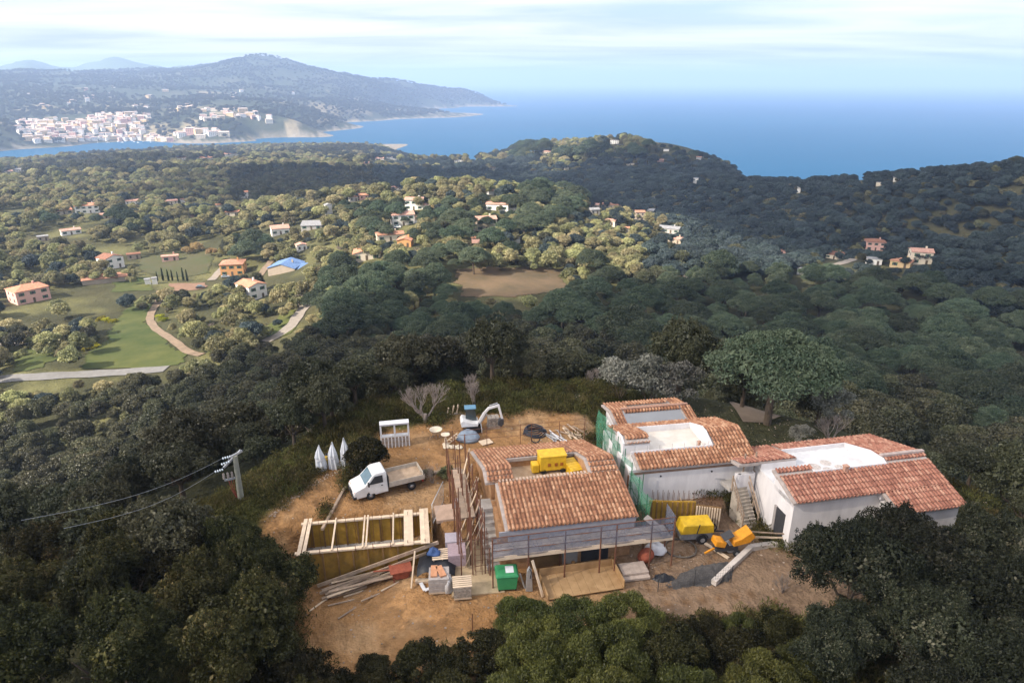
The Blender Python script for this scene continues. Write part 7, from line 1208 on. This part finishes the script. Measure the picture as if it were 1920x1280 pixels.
for i, (k, x, y, z, s, l) in enumerate(FG): put(k, (x, y, z - 0.1), s * (1.22 if k == 'darknear' else 1.12), i * 1.9, l)
BG = [('shrubnear0', 3.2, 26.6, 170.7, 1.08, 'bright green broom bush in front of the wooden plank tray, topmost of the near bushes'), ('shrubnear0', 0.6, 27.6, 170.7, 0.85, 'green bush in front of the green waste container'), ('shrubnear0', 6.0, 26.8, 170.7, 1.05, 'olive broom bush left of the track end'), ('shrubnear0', 1.2, 24.8, 170.6, 1.15, 'broad olive bush in the second row below the plank tray'), ('shrubnear0', 4.4, 24.2, 170.6, 1.2, 'yellow-green bush in the middle of the bottom bushes'), ('shrubnear1', 7.8, 24.8, 170.6, 1.1, 'dark green bush below the pale track'), ('shrubnear1', 9.8, 27.0, 170.6, 0.72, 'spiky grey-green bush beside the pale track'), ('shrubnear0', 11.8, 27.3, 170.6, 0.6, 'small light green bush at the edge of the pale track'), ('shrubnear1', 13.6, 27.2, 170.6, 0.75, 'scrubby bush between the pale track and the dark tree'),
      ('shrubnear1', -1.6, 25.0, 170.6, 0.95, 'dark bush at the foot of the bare earth, beside the iron stake'), ('shrubnear1', -4.2, 24.4, 170.6, 0.9, 'dark bush in the bottom row left of the iron stake'), ('shrubnear1', -6.6, 24.2, 170.6, 0.72, 'small dark shrub standing against the bare earth'), ('shrubnear1', -3, 22, 170.5, 1.0, 'bush at the bottom edge below the bare earth'), ('shrubnear1', -7.0, 21.6, 170.5, 0.9, 'bush at the bottom edge beside the dark oaks'), ('shrubnear0', 0.6, 21.8, 170.5, 1.15, 'olive bush at the bottom edge, centre'), ('shrubnear0', 4.0, 21.2, 170.5, 1.2, 'broad yellowish bush at the bottom edge right of centre'), ('shrubnear0', 8.0, 21.6, 170.5, 1.15, 'olive bush at the bottom edge below the dark green bush'), ('shrubnear0', 11.6, 22.4, 170.5, 1.15, 'light olive bush at the bottom edge next to the dark trees'), ('shrubnear1', 11.4, 24.8, 170.5, 1.0, 'brownish bush in the second row below the track'), ('shrubnear0', 14.3, 24.2, 170.5, 0.95, 'bush at the feet of the dark trees'), ('shrubnear0', 14.6, 20.6, 170.4, 1.1, 'bush in front of the dark trees at the bottom edge')]
BG += [('shrubnear1', -7.9, 22.9, 170.3, 0.85, 'dark shrub closing the lower end of the bare earth, left one'), ('shrubnear1', -5.6, 22.6, 170.3, 0.8, 'dark shrub closing the lower end of the bare earth, right one'), ('shrubnear0', -6.6, 20.6, 170.2, 1.0, 'olive bush at the bottom edge under the bare earth')]
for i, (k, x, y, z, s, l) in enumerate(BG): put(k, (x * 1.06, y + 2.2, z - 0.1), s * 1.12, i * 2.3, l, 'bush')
# the woods -------------------------------------------------------------------
def wood():
    A = []
    for r0, r1, sp, sd_ in ((36, 170, 3.3, 11), (170, 420, 4.4, 12), (420, 1000, 5.8, 13), (1000, 2300, 9, 14)):
        x, y, rng = scatter_pts(r0, r1, sp, sd_); z = H(x, y); s = 0.55 + 0.85 * rng.random(len(x)) ** 1.6
        if r0 >= 400: s *= 1.25
        if r0 >= 1000: s *= 1.5
        ok = (sdist(x, y, SITE) > 1.2) & (z > 2.5) & seen(x, y, z, 8); q = proj(np.stack([x, y, z + 3], 1)); ok &= (q[:, 0] > -130) & (q[:, 0] < 2050) & (q[:, 1] < 1150) & (np.hypot(x, y) > 36)
        x, y, z, s = x[ok], y[ok], z[ok], s[ok]; pn = is_pine(x, y, z, rng)
        # openings in the sunny left valley and thin maquis
        q = proj(np.stack([x, y, z], 1)); thin = (sdist(q[:, 0], q[:, 1], np.array([(0, 450), (120, 420), (420, 440), (640, 400), (640, 470), (560, 560), (500, 640), (380, 690), (0, 700)], float)) < 0) & (fbm(x, y, 26, 61, 3) > 0.12)
        ok = free(x, y, z, np.where(pn, 9, 5) * s, np.where(pn, 4.5, 2.4) * s) & ~thin
        A.append(np.stack([x, y, z, s, pn, rng.random(len(x))], 1)[ok])
    return np.concatenate(A)
WD = wood(); WD = WD[np.argsort(np.hypot(WD[:, 0], WD[:, 1]))]
wr = np.random.default_rng(77); inpx = lambda a: (lambda q: (q[:, 0] > -30) & (q[:, 0] < 1950) & (q[:, 1] > 0) & (q[:, 1] < 1300))(proj(a[:, :3] + np.array([0, 0, 3.0])))
pn = WD[:, 4] > 0.5
# keep pines apart from each other: every third candidate of the close grid
cell = (np.floor(WD[:, 0] / 8.3).astype(int) * 7919 + np.floor(WD[:, 1] / 8.3).astype(int)); _, first = np.unique(np.where(pn, cell, -np.arange(len(WD)) - 10**9), return_index=True)
sel = np.zeros(len(WD), bool); sel[first] = True; WD = WD[sel]; WD = WD[np.argsort(np.hypot(WD[:, 0], WD[:, 1]))]; pn = WD[:, 4] > 0.5; vis = inpx(WD)
kind = np.where(pn, 'pine', np.where((WD[:, 5] > 0.955) & (np.hypot(WD[:, 0], WD[:, 1]) < 420), 'bare', np.where((WD[:, 5] < 0.16) & (np.hypot(WD[:, 0], WD[:, 1]) > 60), 'shrub', 'oak')))
def region(x, y):
    u = proj(np.array([x, y, 150.0]))[0]; d = math.hypot(x, y)
    return ('on the slope left of the building site' if u < 560 else 'behind the yard with the excavator' if u < 1120 else 'on the slope behind the white houses') if d < 130 else ('in the valley wood left of the meadow' if u < 500 else 'in the wood below the fallow field' if u < 1100 else 'in the wooded valley to the right')
single = np.zeros(len(WD), bool)
for kd, nmax in (('oak', 285), ('pine', 285), ('shrub', 120), ('bare', 60)):
    idx = np.nonzero((kind == kd) & vis)[0][:nmax]; single[idx] = True
    for i in idx:
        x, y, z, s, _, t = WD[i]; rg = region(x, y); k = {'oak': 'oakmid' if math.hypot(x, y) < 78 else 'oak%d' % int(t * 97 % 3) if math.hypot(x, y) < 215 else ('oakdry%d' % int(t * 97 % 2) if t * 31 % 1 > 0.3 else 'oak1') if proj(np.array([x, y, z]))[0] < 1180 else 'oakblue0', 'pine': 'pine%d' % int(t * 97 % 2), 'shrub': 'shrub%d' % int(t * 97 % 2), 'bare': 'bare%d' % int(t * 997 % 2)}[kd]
        nm, ct = {'oak': ('dark green holm oak with a rounded crown ', 'tree'), 'pine': ('umbrella pine with a flat-topped green crown ', 'tree'), 'shrub': ('low olive-green maquis shrub ', 'shrub'), 'bare': ('leafless grey tree among evergreens ', 'tree')}[kd]
        put(k, (x, y, z - 0.1), (s, s, s * (0.85 + 0.3 * wr.random())), wr.random() * 6.28, nm + rg, ct, {'oak': 'holm oaks ', 'pine': 'umbrella pines ', 'shrub': 'maquis shrubs ', 'bare': 'leafless trees '}[kd] + rg)
rest = ~single
rad = np.hypot(WD[:, 0], WD[:, 1]); uu = proj(WD[:, :3])[:, 0]; dry = (rad > 215) & (rad < 620) & (uu < 1180 + 0.25 * (rad - 215)) | (rad >= 620) & (rad < 1050) & (uu < 430) | (rad >= 1050) & (fbm(WD[:, 0], WD[:, 1], 160, 71, 3) > -0.1)  # sunlit slopes, where oaks take the sun-lightened leaf colour
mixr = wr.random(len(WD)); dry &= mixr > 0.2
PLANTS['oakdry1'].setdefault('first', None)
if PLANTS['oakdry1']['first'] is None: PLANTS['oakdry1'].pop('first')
blue = ~dry & (rad > 280) & (uu > 700 + 200 * np.clip((900 - rad) / 600, 0, 1)) & (mixr > 0.12) | ~dry & (rad > 215) & (mixr < 0.10)  # distant oaks that take the leaf colour tinted with haze
for nm, key, kd, dr in (('hazed_oak_wood', 'oakblue0', 'oak', 5), ('oak_wood', 'oak0', 'oak', 0), ('oak_wood', 'oak1', 'oak', 0), ('oak_wood', 'oak2', 'oak', 0), ('sunlit_dry_oak_wood', 'oakdry0', 'oak', 1), ('sunlit_dry_oak_wood', 'oakdry1', 'oak', 1), ('pine_wood', 'pine0', 'pine', 2), ('pine_wood', 'pine1', 'pine', 2), ('maquis', 'shrub0', 'shrub', 2), ('maquis', 'shrub1', 'shrub', 2), ('leafless_wood', 'bare0', 'bare', 2), ('leafless_wood', 'bare1', 'bare', 2)):
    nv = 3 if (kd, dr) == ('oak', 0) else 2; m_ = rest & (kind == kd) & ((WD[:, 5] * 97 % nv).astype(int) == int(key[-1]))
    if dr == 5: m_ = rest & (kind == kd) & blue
    elif dr < 2: m_ &= (dry == bool(dr)) & ~blue  # dry and blue: oaks whose leaf colours carry sunlight and haze
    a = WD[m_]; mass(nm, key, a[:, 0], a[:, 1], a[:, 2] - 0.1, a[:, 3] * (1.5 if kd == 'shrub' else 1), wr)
print('wood', len(WD), single.sum(), (kind == 'pine').sum(), (kind == 'shrub').sum())
# woods on the far shore and mountains
x, y, rng = scatter_pts(2300, 6900, 24, 31, 38); z = H(x, y); s = 2.0 + 1.4 * rng.random(len(x)); q = proj(np.stack([x, y, z], 1))
ok = (z > 9) & seen(x, y, z, 14) & (q[:, 0] > -40) & (q[:, 0] < 960) & (fbm(x, y, 300, 44, 4) + rng.normal(size=len(x)) * 0.3 > -0.25)
for P in ([(60, 266), (300, 266), (268, 240), (290, 220), (180, 214), (40, 226)], [(378, 228), (378, 205), (508, 222)], [(325, 262), (330, 246), (420, 246), (422, 262)]): ok &= sdist(q[:, 0], q[:, 1], np.array(P, float)) > 0
mass('far_wood', 'oak0', x[ok], y[ok], z[ok] - 2, s[ok], rng); print('far wood', ok.sum())
# grass and weeds on the banks of the site
x, y, rng = scatter_pts(18, 75, 0.62, 41); sd = sdist(x, y, DIRTP); ok = (sd > -0.6 + 0.6 * fbm(x, y, 2, 3, 3)) & (sd < 6) & (rng.random(len(x)) < 0.6); 
bk = np.array([tuple(at_z(u, v, 172))[:2] for u, v in ((560, 1000), (592, 985), (625, 945), (652, 905), (668, 880))]); bx = np.concatenate([np.linspace(a, b, 60) for a, b in zip(bk, bk[1:])]); bx = bx + rng.normal(size=bx.shape) * 0.16; bx = bx[rng.random(len(bx)) < 0.04]
edge = np.stack([rng.uniform(-4, 26, 160), rng.uniform(27.5, 31, 160)], 1); bx = np.concatenate([bx, edge[(sdist(edge[:, 0], edge[:, 1], SITE) > -2.0)]]); x = np.concatenate([x[ok], bx[:, 0]]); y = np.concatenate([y[ok], bx[:, 1]]); ok = np.ones(len(x), bool); z = H(x, y)
put('turf', (-17.5, 43.5, H(np.array([-17.5]), np.array([43.5]))[0]), 1, 0, 'tuft of grass at the shoulder of the entrance track', 'grass')
mass('rough_grass', 'turf', x[ok], y[ok], z[ok], 0.5 + 0.7 * rng.random(ok.sum()), rng); print('grass', ok.sum())
# loose stones over the yard
rk = MB(); o = link(bpy.data.objects.new('rock', rock_mesh(np.random.default_rng(3)))); o.location = G(1180, 1125) + Vector((0, 0, 0.05)); o.scale = (0.16, 0.13, 0.12); tag(o, 'brownish rock lying on the pale track below the stone plinth', 'rock'); PLANTS['rock'] = dict(first=o)
x, y, rng = scatter_pts(24, 62, 0.26, 91); sd = sdist(x, y, SITE); ok = (sd < 0.5) & (rng.random(len(x)) < np.where(x > 6, 0.36, 0.2) * np.clip(0.9 + fbm(x, y, 3, 8, 3), 0.1, 2)); x, y = x[ok], y[ok]
kb = np.array([tuple(at_z(u, v, 171.8))[:2] for u, v in ((505, 975), (540, 945), (575, 918), (612, 897), (650, 884))]); kx = np.concatenate([np.linspace(a, b, 90) for a, b in zip(kb, kb[1:])]); kx = kx + rng.normal(size=kx.shape) * 0.16; x = np.concatenate([x, kx[:, 0]]); y = np.concatenate([y, kx[:, 1]])
mass('loose_stones', 'rock', x, y, H(x, y), 0.018 + 0.075 * rng.random(len(x)) ** 3, rng); print('stones', len(x))
# clouds
cloud('grey-white cumulus over the building site and the near wood', [(-120, 5), (140, 5), (270, 120), (330, 260), (150, 255), (20, 240), (-60, 205), (-120, 130)], 150, seed=2)
cloud('long cumulus shading the right-hand ridge', [(190, 300), (420, 200), (900, 300), (900, 1000), (560, 1250), (280, 1250), (60, 1000), (-20, 640), (110, 560), (150, 420)], 110, 70, 90, seed=4)
cloud('small cumulus shading the woods behind the village hill', [(-330, 640), (-60, 620), (40, 760), (-20, 1050), (-250, 1080), (-420, 900)], 90, 50, seed=7)
